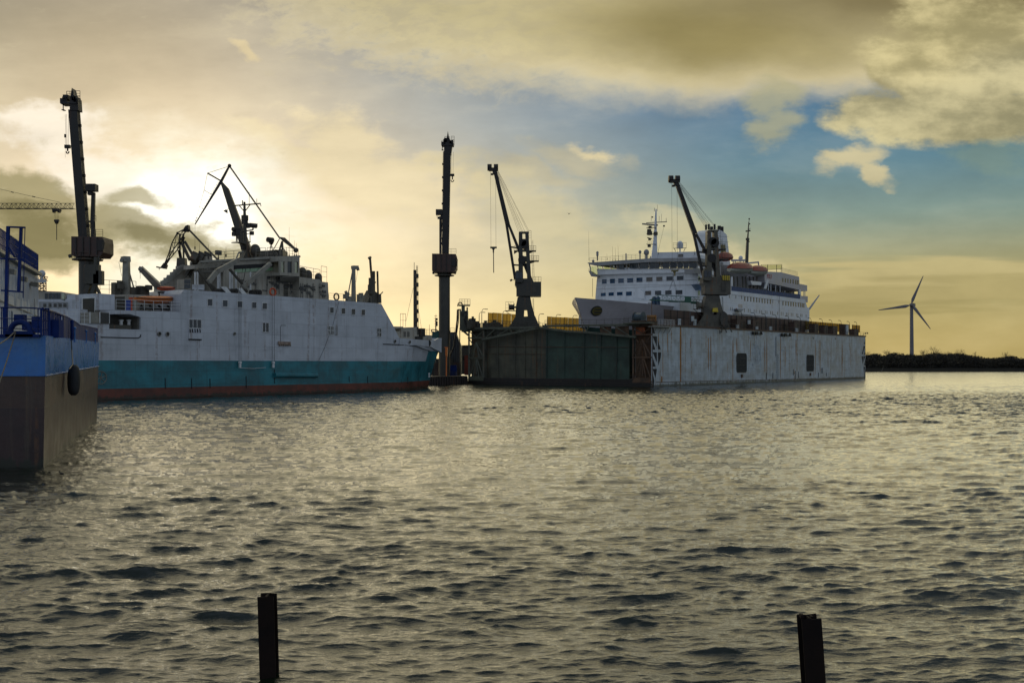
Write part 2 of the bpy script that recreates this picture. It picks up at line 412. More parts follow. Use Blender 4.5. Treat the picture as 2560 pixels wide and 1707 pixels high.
# ------------------------------------------------------------------ water
def wave_tile(N, L, wdir, kp, spread, seed, rms_slope, kmax):
    rs = np.random.RandomState(seed)
    k = np.fft.fftfreq(N, L/N)*2*np.pi
    KX, KY = np.meshgrid(k, k); K = np.hypot(KX, KY); K[0, 0] = 1
    cosf = (KX*wdir[0]+KY*wdir[1])/K
    P = np.exp(-(kp/K)**2)/K**3.9*(np.abs(cosf)**spread+.05)*np.exp(-(K/kmax)**2); P[0, 0] = 0
    H = np.sqrt(P)*(rs.randn(N, N)+1j*rs.randn(N, N))
    h = np.real(np.fft.ifft2(H)); sx = np.real(np.fft.ifft2(1j*KX*H)); sy = np.real(np.fft.ifft2(1j*KY*H))
    s = rms_slope/np.sqrt((sx**2+sy**2).mean())
    dx_ = np.real(np.fft.ifft2(-1j*KX/K*H)); dy_ = np.real(np.fft.ifft2(-1j*KY/K*H))
    return h*s, dx_*s, dy_*s, L, N
def samp(T, x, y, rot=0.0):
    h, dx_, dy_, L, N = T
    c, s = math.cos(rot), math.sin(rot); X = (x*c+y*s)/L*N; Y = (-x*s+y*c)/L*N
    i = np.floor(X).astype(int); j = np.floor(Y).astype(int); fx = X-i; fy = Y-j
    i0 = i % N; i1 = (i+1) % N; j0 = j % N; j1 = (j+1) % N
    def g(a): return (a[j0, i0]*(1-fx)+a[j0, i1]*fx)*(1-fy)+(a[j1, i0]*(1-fx)+a[j1, i1]*fx)*fy
    hh, ax, ay = g(h), g(dx_), g(dy_)
    return hh, ax*c-ay*s, ax*s+ay*c
def build_water():
    wd = np.array([.14, -.99])
    A = wave_tile(512, 41.0, wd, 3.5, 5.0, 3, .30, 38)
    B = wave_tile(512, 17.3, wd, 7.5, 4.0, 11, .34, 95)
    C = wave_tile(256, 173.0, wd, .7, 2.0, 23, .045, 4)
    ys = [5.0]
    while ys[-1] < 2600:
        d = ys[-1]
        st = max(.028, d*d/5478*.55) if d > 14 else .12
        if d < 170: st = min(st, .30)
        elif d < 400: st = min(st, .30+(d-170)*.012)
        ys.append(d+st)
    ys = np.array(ys)
    us = np.concatenate([np.linspace(-1.15, -.60, 60)[:-1], np.linspace(-.60, .60, 1500), np.linspace(.60, 1.15, 60)[1:]])
    Yg, Ug = np.meshgrid(ys, us, indexing='ij'); Xg = Yg*Ug
    ha, axa, aya = samp(A, Xg*.62, Yg, .0); hb, axb, ayb = samp(B, Xg*.6+5, Yg+3, .12); hc, axc, ayc = samp(C, Xg, Yg, -.2)
    ha2, axa2, aya2 = samp(A, Xg*.55+11, Yg*.87-7, -.16)
    # gusts: patches of calmer and rougher water
    rs = np.random.RandomState(5); G = np.zeros((64, 64)); 
    k = np.fft.fftfreq(64)*64; KX, KY = np.meshgrid(k, k); K = np.hypot(KX, KY); K[0, 0] = 1
    G = np.real(np.fft.ifft2(np.where((K < 14), 1/K**1.2, 0)*(rs.randn(64, 64)+1j*rs.randn(64, 64)))); G = (G-G.mean())/G.std()
    gu, _, _ = samp((G, G, G, 220.0, 64), Xg*.8, Yg*1.4, .3)
    gust = np.clip(1.0+.22*gu, .72, 1.45)
    fine = np.clip((140.0/Yg)**.5, .35, 1.0)
    fade = np.clip((420-Yg)/200, 0, 1)
    Z = (gust*(.78*ha+.42*ha2)+gust*fine*hb+hc)*fade
    chop = -1.0
    X2 = Xg+chop*fade*(gust*(.78*axa+.42*axa2)+gust*fine*axb+axc); Y2 = Yg+chop*fade*(gust*(.78*aya+.42*aya2)+gust*fine*ayb+ayc)
    ny, nx = Yg.shape
    Z[0, :] = 0; X2[0, :] = Xg[0, :]; Y2[0, :] = Yg[0, :]
    co = np.stack([X2, Y2, Z], -1).reshape(-1, 3)
    idx = np.arange(ny*nx).reshape(ny, nx)
    q = np.stack([idx[:-1, :-1], idx[:-1, 1:], idx[1:, 1:], idx[1:, :-1]], -1).reshape(-1, 4)
    # calm sheet around and behind the camera and out to the horizon
    x0 = 5*1.15; yF = ys[-1]; xF = yF*1.15
    ex = np.array([[-x0, 5, 0], [x0, 5, 0], [-4000, -300, 0], [4000, -300, 0], [-4000, yF, 0], [4000, yF, 0], [-xF, yF, 0], [xF, yF, 0], [-4000, 7000, 0], [4000, 7000, 0]], float)
    b = len(co); co = np.concatenate([co, ex])
    q = np.concatenate([q, np.array([[b+2, b+3, b+1, b], [b+2, b, b+6, b+4], [b+1, b+3, b+5, b+7], [b+4, b+5, b+9, b+8]])])
    me = bpy.data.meshes.new('water'); me.vertices.add(len(co)); me.vertices.foreach_set('co', co.astype(np.float32).ravel())
    me.loops.add(q.size); me.loops.foreach_set('vertex_index', q.astype(np.int32).ravel())
    me.polygons.add(len(q)); me.polygons.foreach_set('loop_start', (np.arange(len(q))*4).astype(np.int32))
    me.polygons.foreach_set('loop_total', np.full(len(q), 4, np.int32)); me.polygons.foreach_set('use_smooth', np.ones(len(q), bool))
    me.update(calc_edges=True); me.validate()
    m = bpy.data.materials.new('harbour_water'); m.use_nodes = True; T = NT(m.node_tree); T.nt.nodes.clear()
    bs = T.n('ShaderNodeBsdfPrincipled'); o = T.n('ShaderNodeOutputMaterial'); T.l(bs.outputs[0], o.inputs[0])
    bs.inputs['Base Color'].default_value = (.008, .013, .006, 1); bs.inputs['IOR'].default_value = 1.5
    g = T.n('ShaderNodeNewGeometry'); pos = g.outputs['Position']
    sp = T.n('ShaderNodeSeparateXYZ'); T.l(pos, sp.inputs[0])
    far = T.rng(sp.outputs[1], 40, 500, 0, 1, False)
    T.inp(bs.inputs['Roughness'], T.rng(far, 0, 1, .05, .20, False))
    n1 = T.noise(T.scale(pos, .42, 1.3, 1, (0, 0, 0), R(6)), 5.5, 5, .62); n2 = T.noise(T.scale(pos, .6, 1.2, 1), .8, 3, .55)
    h = T.m('ADD', T.m('MULTIPLY', n1, T.rng(far, 0, 1, .27, .26, False)), T.m('MULTIPLY', n2, T.rng(far, 0, 1, .0, 2.6, False)))
    bp = T.n('ShaderNodeBump'); bp.inputs['Strength'].default_value = .9; bp.inputs['Distance'].default_value = .16
    T.l(h, bp.inputs['Height']); T.l(bp.outputs[0], bs.inputs['Normal'])
    me.materials.append(m)
    ob = bpy.data.objects.new('water', me); COL.objects.link(ob)
    tag(ob, 'choppy dark green harbour water with golden evening glints', None, None, 'structure')
build_water()
# ------------------------------------------------------------------ white and teal ship, left middle
SP = Plane((-61.7, 149), (.5815, .8136))
def pp(pl, pts, off=0.0): return [pl.pt(x, y, off) for x, y in pts]
def cut(mb, pl, pts, off, th): return mb.prism(pp(pl, pts, off), pl.n*th)
HD = (.5815, .8136)
M['hull_white'] = paint('white_hull_paint', (.52, .54, .57), .42, .10, .25, rust=.45, streak=.2, plates=.7, vdir=HD, grime=.15)
M['hull_teal'] = paint('teal_hull_paint', (.02, .17, .20), .38, .35, .3, streak=.45, plates=.8, vdir=HD, gcol=(.012, .06, .07), grime=.35)
M['hull_red'] = paint('red_boot_topping', (.13, .035, .02), .5, .4, .4, streak=.5, plates=.5, vdir=HD, wl=.6)
M['house_white'] = paint('cream_deckhouse_paint', (.34, .31, .25), .45, .18, .5, rust=.4, streak=.3)
M['gear_grey'] = paint('pale_grey_deck_gear', (.23, .215, .175), .5, .25, .9, rust=.4)
M['orange'] = paint('orange_boat_paint', (.60, .15, .02), .45, .15, 1.0)
M['red_orange'] = paint('red_orange_paint', (.55, .08, .02), .45, .15, 1.0)
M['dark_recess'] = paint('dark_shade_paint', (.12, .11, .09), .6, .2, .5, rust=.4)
M['louvre'] = paint('louvre_grey', (.06, .06, .055), .5, .2, 1)
M['glass_green'] = bpy.data.materials.new('tinted_bridge_glass'); _m = M['glass_green']; _m.use_nodes = True; _T = NT(_m.node_tree); _T.nt.nodes.clear()
_t = _T.n('ShaderNodeBsdfTransparent'); _t.inputs[0].default_value = (.84, .90, .74, 1); _g = _T.n('ShaderNodeBsdfGlossy'); _g.inputs['Roughness'].default_value = .05
_x = _T.n('ShaderNodeMixShader'); _x.inputs[0].default_value = .15; _T.l(_t.outputs[0], _x.inputs[1]); _T.l(_g.outputs[0], _x.inputs[2])
_o = _T.n('ShaderNodeOutputMaterial'); _T.l(_x.outputs[0], _o.inputs[0])

M['glass_green_solid'] = paint('pale_green_window', (.22, .34, .20), .1, .2, .5)
ship = thing('cargo_ferry', 'long white ship with teal lower hull and red boot line, moored behind the blue vessel', 'ship', SP.ptz(600, 0, 10))
BEAM = 20.0
def mirror(p): # across the centre plane
    d = (p-SP.A).dot(SP.n); return p+SP.n*2*(BEAM/2-d)
def build_ferry_hull():
    zs = [-2, 0, 1.65, 5.95, 8.2, 9.3]
    rings = []; info = []
    for px in (120, 250, 400, 600, 800, 998):
        fr = [SP.ptz(px, z) for z in zs]; rings.append(fr); info.append(0)
    fl = [0, .12, .25, .37, .49, .60, .70, .74, .82, .89, .95, 1.0]
    for t in fl[1:]:
        fr = []
        for z in zs:
            vv = max(0, min(1, z/9.3)); vs = vv**1.5
            px = 998+t*(72+32*vv*(.55+.45*vv)); off = 10*(t**(1.25+1.1*vs))
            fr.append(SP.ptz(px, z, off))
        rings.append(fr); info.append(t)
    full = [r+[mirror(p) for p in r[::-1]] for r in rings]
    m = MB()
    def mat(j, i):
        if i >= 6: i = 10-i
        if i <= 1: return 2
        if i == 2: return 1
        if i == 3: return 1 if info[j+1] > .745 else 0
        return 0
    m.loft(full, mats=mat)
    m.build('hull', [M['hull_white'], M['hull_teal'], M['hull_red']], ship, smooth=30)
    # white bulwark round the bow
    b = MB(); st = []
    for px, py, t in ((998, 845, 0), (1040, 848, .40), (1076, 851, .74), (1085, 851, .83), (1096, 845, .93), (1103, 845, 1.0)):
        off = 10*(t**2.35)
        p = SP.pt(px, py, off); q = SP.ptz(px-(0 if t < .9 else 0), 9.3 if t < .7 else 9.3-(t-.7)*4.5, off-.05)
        st.append([q-SP.n*.12, p-SP.n*.12, p+SP.n*.2, q+SP.n*.2])
    b.loft(st); st2 = [[mirror(p) for p in r] for r in st]; b.loft(st2)
    bw = b.build('bulwark', M['hull_white'], ship)
    k = MB(); k.path([SP.ptz(x, z, o-.05) for x, z, o in ((958, 9.35, -.05), (998, 9.3, -.05), (1040, 9.1, .85), (1076, 8.1, 4.3))], .09)
    k.path([SP.pt(x, y, -.06) for x, y in ((252, 842.5), (345, 845), (351, 842), (352, 836))], .08)
    build_split(k, 'rubbing_strake', M['black'], ship)
build_ferry_hull()
# upper side shell, traced with its steps
u = MB()
b0 = lambda x: SP.py(x, 9.3)
cut(u, SP, [(120, b0(120)), (998, b0(998)), (998, 845), (982, 812), (953, 759), (820, 749), (619, 735), (460, 724), (452, 735), (452, 780),
            (288, 775), (288, 785), (325, 785), (352, 793), (352, 824), (273, 822), (273, 810), (120, 806)], 0, BEAM)
u.build('upper_hull', M['hull_white'], ship)
u = MB(); cut(u, SP, [(240, 775), (358, 775), (358, 830), (240, 830)], 4.0, .3); cut(u, SP, [(344, 786), (352, 793), (352, 824), (344, 824)], .4, 3.5)
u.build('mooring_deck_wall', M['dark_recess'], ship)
u = MB()
for x, y, r in ((303, 804, .35), (322, 798, .35)):
    a = SP.pt(x, 822, 1.5); u.tube(a, a+Vector((0, 0, 1.3)), r*.7, n=10); u.tube(a+Vector((0, 0, 1.2)), a+Vector((0, 0, 1.4)), r, n=10)
u.build('bollard', M['white_trim'], ship)
u = MB(); cut(u, SP, [(274, 812), (328, 812), (328, 823), (274, 823)], 1.0, .4); u.build('mooring_deck_coaming', M['steel_crane'], ship)
# rails along the open aft deck
u = MB(); u.rail([SP.pt(290, 774.5, .1), SP.pt(450, 779.5, .1)], 1.6, 1.6, 3, .035); u.build('deck_rail', M['white_trim'], ship)
u = MB(); u.rail([SP.pt(168, 807, .1), SP.pt(232, 808, .1)], 1.6, 1.2, 3, .035); u.build('deck_rail', M['white_trim'], ship)
# small deck items behind the aft rail
for x, col, w, h in ((323, 'white_trim', .8, 1.0), (330, 'red_orange', .5, 1.6), (321, 'crate_blue', .7, 1.3), (338, 'gear_grey', .9, 1.3), (345, 'gear_grey', .8, .9)):
    if col == 'crate_blue' and 'crate_blue' not in M: M['crate_blue'] = paint('blue_drum', (.03, .06, .25), .5)
for x, col, w, h, lb in ((320, 'crate_blue', .8, 1.6, 'blue drum'), (327, 'red_orange', .6, 2.0, 'red drum'), (334, 'gear_grey', 1.0, 1.5, 'pale crate')):
    a = SP.pt(x, 776, 1.4); q = MB()
    q.tube(a, a+Vector((0, 0, h)), w/2, n=12); q.tube(a+Vector((0, 0, h*.3)), a+Vector((0, 0, h*.34)), w/2+.03, n=12); q.tube(a+Vector((0, 0, h*.96)), a+Vector((0, 0, h+.03)), w/2+.03, n=12)
    tag(q.build('drum', M[col], None), {'blue drum': 'small blue drum behind the aft rail of the white and teal ship', 'red drum': 'narrow red drum between the blue and the pale drum on the aft deck',
        'pale crate': 'pale grey drum beside the red one, below the orange boat bow'}[lb], 'drum', 'drums on the aft deck')
# aft deckhouse with a big dark door
u = MB()
cut(u, SP, [(168, 815), (168, 737), (248, 733.5), (287, 736.5), (287, 800), (287, 815)], 5.0, 7)
dh = u.build('deckhouse', M['hull_white'], ship)
u = MB(); cut(u, SP, [(205, 746), (237, 744.5), (237, 788), (206, 790)], 4.9, .12); u.build('cargo_door', M['steel_crane'], dh)
u = MB()
for x in (205, 237.5): u.tube(SP.pt(x, 745, 4.85), SP.pt(x, 789, 4.85), .12)
u.tube(SP.pt(205, 745.5, 4.85), SP.pt(237.5, 744, 4.85), .12); u.build('door_frame', M['white_trim'], dh)
u = MB(); cut(u, SP, [(287, 737), (315, 736), (378, 738), (378, 780), (287, 780)], 6.0, 6)
dh2 = u.build('deckhouse', M['house_white'], ship)
u = MB(); cut(u, SP, [(289, 742), (312, 741), (312, 775), (289, 775)], 5.9, .1); u.build('vent_grille', M['steel_crane'], dh2)
# air conditioning box with louvres
ac = MB(); cut(ac, SP, [(224, 781), (250, 779.5), (250, 808), (225, 808)], -.2, 2.4); cut(ac, SP, [(250, 779.5), (273, 782), (273, 808), (250, 808)], -.2, 2.4)
aco = ac.build('equipment_housing', M['gear_grey'], ship)
ac = MB()
for i in range(9):
    y = 783+i*2.7; ac.beam(SP.pt(251.5, y, -.3), SP.pt(272, y+.6, -.3), .12, .2)
ac.build('louvre', M['louvre'], aco)
ac = MB()
for x in (225, 249.5, 273): ac.tube(SP.pt(x, 780, -.28), SP.pt(x, 808, -.28), .09)
build_split(ac, 'housing_frame', M['white_trim'], aco)

# hull windows
def window(pl, x0, y0, x1, y1, parent, off=0, mat=None, fr=.10, depth=.06, fm=None, pane=True, slope=0):
    q = MB(); A = [pl.pt(x0, y0, off), pl.pt(x1, y0+slope, off), pl.pt(x1, y1+slope, off), pl.pt(x0, y1, off)]
    n = -pl.n*depth
    for a, b in zip(A, A[1:]+A[:1]): q.beam(a+n, b+n, fr, fr)
    w = q.build('window', fm or M['white_trim'], parent)
    if pane:
        q = MB(); q.prism([p-pl.n*.03 for p in A], pl.n*.02); q.build('pane', mat or M['glass_dark'], w)
    return w
for x0, y0, x1, y1 in ((518, 747, 531, 765), (556, 750, 569, 767), (593, 753, 605.5, 769), (629, 755, 641, 771), (655, 757, 667.5, 773.5),
                       (824, 768, 834, 783), (853, 770, 863, 785), (878, 772, 888, 787), (903, 773.5, 912.5, 788.5)):
    window(SP, x0, y0, x1, y1, ship, 0)
for x0, y0, x1, y1, mull in ((472, 798, 503, 820, 2), (656, 806, 672, 830, 1), (818, 815, 834, 836, 3), (942, 820, 953, 841, 1)):
    w = window(SP, x0, y0, x1, y1, ship, 0, slope=1)
    q = MB()
    for i in range(mull):
        x = x0+(x1-x0)*(i+1)/(mull+1); q.tube(SP.pt(x, y0, -.08), SP.pt(x, y1, -.08), .06)
    if x0 in (942, 818): q.tube(SP.pt(x0, (y0+y1)/2, -.08), SP.pt(x1, (y0+y1)/2+1, -.08), .06)
    q.build('mullion', M['white_trim'], w)
q = MB(); cut(q, SP, [(472, 821), (503, 822), (504, 848), (472, 847)], -.12, .1); sh = q.build('shutter_panel', M['hull_white'], ship)
q = MB()
for i in range(5):
    x = 475+i*6.2; q.beam(SP.pt(x, 822, -.2), SP.pt(x+1, 831, -.2), .14, .1)
q.tube(SP.pt(472, 848, -.2), SP.pt(504, 849, -.2), .1); q.build('hinge', M['black'], sh)
q = MB()
for x in (838, 841.5): q.tube(SP.pt(x, 816, -.1), SP.pt(x, 837, -.1), .035)
q.tube(SP.pt(838, 837, -.1), SP.pt(844, 837.3, -.1), .035); q.tube(SP.pt(843.5, 816, -.1), SP.pt(843.5, 837, -.1), .035); q.build('ladder', M['gear_grey'], ship)
for x, y, r in ((399, 834.5, .3), (419.5, 835, .3), (587, 834, .22), (988, 853, .28), (1025, 855, .28), (1072, 858, .75)):
    q = MB(); t = max(0, (x-998)/105); o_ = 10*t**2.35
    c_ = SP.pt(x, y, o_-.16); q.torus(c_, r, .07, SP.n, n=14, m=5); fl_ = q.build('fairlead', M['gear_grey'], ship)
    q = MB(); q.disc(c_, r*.95, SP.n, .02, n=14); q.build('fairlead_opening', M['black'], fl_)
q = MB(); P4 = pp(SP, [(701.5, 855), (701.5, 816), (703.5, 813), (714.5, 813.3)], -.04); q.path(P4, .035); q.build('shell_door_seam', M['louvre'], ship)
q = MB(); q.beam(SP.pt(696, 856.5, -.25), SP.pt(726, 858, -.25), .5, .25)
for i in range(6): q.beam(SP.pt(698+i*5.3, 858, -.2), SP.pt(699.5+i*5.3, 864, -.1), .25, .25)
q.build('boarding_shelf', paint('rusty_shelf', (.30, .22, .17), .6, .3, 2, rust=.8), ship)
q = MB(); q.tube(SP.pt(687, 937.5, -.3), SP.pt(793, 938.5, -.3), .42, n=8); q.build('fender_bar', M['hull_teal'], ship)
for x, y0, y1 in ((413, 945, 972), (479, 945, 972), (525, 946, 970), (615.5, 940, 970), (686, 923, 958), (873, 940, 955), (919, 940, 957), (1003, 941, 958), (1019, 942, 958)):
    q = MB(); q.tube(SP.pt(x, y0, -.05 if x < 1000 else .35), SP.pt(x+.5, y1, -.05 if x < 1000 else .35), .07, n=4); q.build('drain_stain_pipe', M['black'], ship)
# hanging falls with white blocks
for xs in ((597.5, 602.5), (680.5, 686)):
    q = MB()
    for x in xs: q.path([SP.pt(x-4, 662 if x > 650 else 690, 1.2), SP.pt(x, 732 if x < 650 else 738, -.35), SP.pt(x, 908, -.35)], .03, n=4)
    fo = q.build('davit_fall', M['steel_dark'], ship)
    c_ = SP.pt(sum(xs)/2, 913, -.45); q = MB(); q.box(c_, .30, .3, .85, X=SP.d); q.tube(c_+Vector((0, 0, .5))-SP.n*.25, c_+Vector((0, 0, .5))+SP.n*.25, .2, n=10)
    q.build('fall_block', M['white_trim'], fo)
q = MB(); q.path([SP.pt(600, 919, -.3), SP.pt(630, 921, -.2), SP.pt(665, 918.5, -.2)], .04, n=4); q.build('slack_line', M['white_trim'], ship)
q = MB(); q.path([SP.pt(x, y, -.08) for x, y in ((848, 752), (838, 790), (832, 815))], .03, n=4); q.path([SP.pt(x, y, -.08) for x, y in ((822, 840), (812, 868), (798, 899))], .03, n=4); q.build('slack_line', M['louvre'], ship)
# white draft marks at the bow
q = MB()
for i in range(4): 
    o_ = 3.2; a = SP.pt(1073, 933+i*3.0, 4.0); q.box(a, .5, .06, .18, X=SP.d)
q.build('draft_mark', M['white_trim'], ship)
q = MB(); c_ = SP.pt(252, 944, -.05); q.torus(c_, .95, .06, SP.n, n=18, m=4)
for k in range(3):
    a = Vector((0, 0, 1))*math.sin(k*math.pi/3+.3)+SP.d*math.cos(k*math.pi/3+.3); q.tube(c_-a*.9, c_+a*.9, .05, n=4)
q.build('thruster_mark', M['gear_grey'], ship)

# ---- superstructure
u = MB()
cut(u, SP, [(558, 735), (558, 651), (662, 642), (716, 640.5), (748, 644), (748, 700), (748, 746), (558, 733)], 6.5, 7)
house = u.build('bridge_house', M['house_white'], ship)
# window band: dark overhang, panes painted pale green as light showing through
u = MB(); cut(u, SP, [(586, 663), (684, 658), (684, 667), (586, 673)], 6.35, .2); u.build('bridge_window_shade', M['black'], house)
for i in range(5):
    x0 = 588+i*19.2; y = 673-i*1.05
    a = [(x0, y+.3), (x0+17.6, y-.6), (x0+17.6, y+7.0), (x0-1, y+9.2)]
    q = MB(); cut(q, SP, a, 6.38, .05); wn = q.build('bridge_window', M['glass_green_solid'] if 'glass_green_solid' in M else M['glass_dark'], house)
u = MB(); u.beam(SP.pt(500, 654.5, 6.2), SP.pt(749, 641.5, 6.2), .35, .5); u.build('roof_edge', M['gear_grey'], house)
# wing box with three tall windows and underside brackets
u = MB(); cut(u, SP, [(700, 655), (748, 652), (748, 688), (700, 686)], 3.6, .3)
for x0, x1 in ((700, 702.5), (711.5, 719), (729.5, 737), (745.5, 749)): cut(u, SP, [(x0, 642), (x1, 642.3), (x1, 688), (x0, 686)], 3.4, .5)
u.v = u.v; wing = None
u2 = MB()
for pts in ([(700, 641), (749, 643.5), (749, 655), (700, 653)], [(700, 681), (749, 683), (749, 692), (700, 688)]): cut(u2, SP, pts, 3.3, 3.4)
for x0, x1 in ((699.5, 702.5), (711.5, 719), (729.5, 737), (745.5, 749)): cut(u2, SP, [(x0, 652), (x1, 652), (x1, 684), (x0, 684)], 3.32, .35)
wing = u2.build('bridge_wing', M['house_white'], ship)
for x0, x1, y0, y1, mt in ((702.5, 711.5, 654, 682, 'lit'), (719, 729.5, 654, 682, 'dark'), (737, 745.5, 655, 683, 'lit')):
    q = MB(); cut(q, SP, [(x0, y0), (x1, y0), (x1, y1), (x0, y1)], 3.5, .05); q.build('wing_window', M['glass_green'] if mt == 'lit' else M['glass_dark'], wing)
q = MB(); q.prism([SP.pt(748, 692, 3.3), SP.pt(706, 692, 3.3), SP.pt(700, 702, 6.4), SP.pt(728, 702, 6.4)], Vector((0, 0, .1)))
q.prism([SP.pt(700, 688, 3.4), SP.pt(748, 692, 3.4), SP.pt(736, 707, 6.3), SP.pt(700, 703, 6.3)], -SP.n*.2); q.build('wing_bracket', M['gear_grey'], wing)
# step-down house right of the bridge
u = MB(); cut(u, SP, [(748, 692), (800, 699), (803, 704), (820, 706), (822, 751), (748, 747)], 4.5, 6)
h2 = u.build('crew_house', M['house_white'], ship)
q = MB(); cut(q, SP, [(710, 710), (720, 711), (720, 741), (710, 740)], 6.4, .06); q.build('door', M['steel_crane'], house)
q = MB(); q.rail([SP.pt(750, 690.5, 4.6), SP.pt(800, 699, 4.6)], 1.9, 1.6, 3, .04); q.rail([SP.pt(803, 704, 4.6), SP.pt(817, 706, 4.6)], 3.0, 2.0, 3, .04); q.build('house_rail', M['gear_grey'], h2)
for x, y, sz in ((770, 690, 1.0), (756, 683, .95), (796, 697, .9)):
    q = MB(); c_ = SP.pt(x, y, 7); q.tube(c_-Vector((0, 0, 1)), c_+Vector((0, 0, .4)), sz*.8, n=12); q.ball(c_+Vector((0, 0, .4)), sz*.8, half=True)
    q.build('ventilator', M['steel_crane'], h2, smooth=True)
# small fittings on the house faces
q = MB()
rnd = random.Random(4)
for i in range(26):
    x = rnd.uniform(752, 816); y = rnd.uniform(712, 742); q.box(SP.pt(x, y, 4.4), rnd.uniform(.2, 1.0), .2, rnd.uniform(.12, .5), X=SP.d)
for x in (752, 757, 768, 783, 800): q.tube(SP.pt(x, 708, 4.3), SP.pt(x, 745, 4.3), .07, n=4)
q.build('wall_fitting', M['louvre'], h2)
q = MB()
for i in range(30):
    x = rnd.uniform(600, 745); y = rnd.uniform(690, 732); q.box(SP.pt(x, y, 6.4), rnd.uniform(.2, 1.4), .2, rnd.uniform(.12, .5), X=SP.d)
for x in (640, 668, 691, 698, 727): q.tube(SP.pt(x, 690, 6.3), SP.pt(x, 736, 6.3), .07, n=4)
q.build('wall_fitting', M['louvre'], house)
q = MB(); q.rail([SP.pt(668, 738.5, .4), SP.pt(818, 749, .4)], 1.15, 1.7, 3, .03); q.build('side_rail', M['gear_grey'], ship)
# top rails
q = MB(); q.rail([SP.pt(640, 642.5, 6.7), SP.pt(664, 641, 6.7)], 1.6, 1.6, 3, .04); q.rail([SP.pt(668, 641, 6.7), SP.pt(716, 640, 6.7), SP.pt(746, 643.5, 6.7)], 1.6, 1.5, 3, .04)
q.rail([SP.pt(530, 652, 6.7), SP.pt(562, 650, 6.7), SP.pt(607, 646.5, 6.7)], 1.5, 2.0, 3, .045)
q.tube(SP.pt(590, 648, 6.7), SP.pt(597, 631, 6.7), .14); q.tube(SP.pt(597, 631, 6.7), SP.pt(608, 630, 6.7), .14)
build_split(q, 'bridge_roof_rail', M['gear_grey'], ship)
# sloping engine casing block left of the bridge with stacked ledges
u = MB()
cut(u, SP, [(402, 745), (402, 722)]+[p for i in range(8) for p in ((402+i*8, 722-i*7.2), (402+i*8, 714.8-i*7.2))]+[(466, 664), (492, 661), (492, 653), (560, 651), (560, 736)], 12, 2)
cas = u.build('engine_casing', M['house_white'], ship)
q = MB()
for i in range(13):
    t = i/12; x = 392+t*60; y = 716-t*50; q.beam(SP.pt(x, y, 11.6), SP.pt(x+16, y-.5, 11.6), .5, .3)
    q.beam(SP.pt(x, y, 11.6), SP.pt(x+4, y-4, 11.6), .12, .12)
q.build('stair_tread', M['gear_grey'], cas)
q = MB()
for i in range(12):
    t = i/11; q.beam(SP.pt(462+t*17, 688-t*30, 10.6), SP.pt(472+t*17, 687.5-t*30, 10.6), .2, .25)
q.beam(SP.pt(464, 692, 10.4), SP.pt(486, 650, 10.4), .3); q.beam(SP.pt(474, 692, 10.4), SP.pt(496, 650, 10.4), .3); q.build('ladder', M['steel_crane'], cas)
# three slanted exhausts + box
for x in (488, 503, 517):
    q = MB(); q.beam(SP.pt(x-6, 652, 9.5), SP.pt(x+3, 637, 9.5), 1.1, 1.2); q.beam(SP.pt(x+2, 639, 9.5), SP.pt(x+4, 636, 9.5), 1.3, 1.4); q.build('exhaust_pipe', M['steel_crane'], ship)
q = MB(); cut(q, SP, [(514, 653), (514, 641), (528, 641), (533, 652)], 8.5, 2.5); q.build('ventilator_box', M['house_white'], ship)
# lower middle: recessed working deck with white posts, doors, braces
q = MB(); cut(q, SP, [(486, 662), (560, 658), (560, 668), (486, 672)], 7.0, 3); q.build('deck_edge', M['house_white'], ship)
q = MB(); q.rail([SP.pt(506, 678, 6), SP.pt(560, 675, 6)], 1.3, .5, 2, .035); q.build('deck_rail', M['gear_grey'], ship)
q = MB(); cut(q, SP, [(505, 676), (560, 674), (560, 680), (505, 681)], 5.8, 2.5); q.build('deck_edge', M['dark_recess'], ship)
q = MB()
for x in (488, 494, 545, 549, 575, 580, 590, 626): q.tube(SP.pt(x, 680, 4), SP.pt(x, 731, 4), .16)
build_split(q, 'deck_post', M['white_trim'], ship)
q = MB(); cut(q, SP, [(461, 698), (477, 697), (477, 724), (461, 722)], 1.4, 2); pl_ = q.build('pilot_cabin', M['house_white'], ship)
for y0, y1 in ((699, 709), (711, 721)):
    q = MB(); cut(q, SP, [(461, y0), (476.5, y0), (476.5, y1), (461, y1)], 1.3, .05); q.build('window', M['glass_dark'], pl_)
q = MB(); cut(q, SP, [(480, 711), (511, 712), (511, 725), (480, 723)], 1.5, .1); q.build('awning_screen', M['hull_white'], ship)
q = MB()
for i in range(15): q.tube(SP.pt(481+i*2, 711, 1.4), SP.pt(481+i*2, 718, 1.4), .03, n=3)
q.build('awning_rail', M['white_trim'], ship)
# big folded side-ramp arms
for P_, w in (([(596, 650), (570, 664), (542, 679), (521, 705)], 1.0), ([(676, 659), (636, 692), (608, 719)], .85)):
    q = MB()
    for a, b in zip(P_[:-1], P_[1:]): q.beam(SP.pt(a[0], a[1], 1.6), SP.pt(b[0], b[1], 1.6), w*.8, .6, side=(0, 0, 1))
    q.build('loading_arm', M['gear_grey'], ship)
for P_, w in (([(494, 672), (508, 690), (524, 712), (543, 728)], .8), ([(574, 673), (590, 692), (606, 710)], .5), ([(520, 703), (530, 722), (538, 731)], .6), ([(607, 716), (618, 730)], .55), ([(530, 703), (544, 684)], .3), ([(546, 678), (560, 671)], .25)):
    q = MB()
    for a, b in zip(P_[:-1], P_[1:]): q.beam(SP.pt(a[0], a[1], 2.4), SP.pt(b[0], b[1], 2.4), w*.6, .4, side=(0, 0, 1))
    q.build('brace', M['steel_crane'], ship)
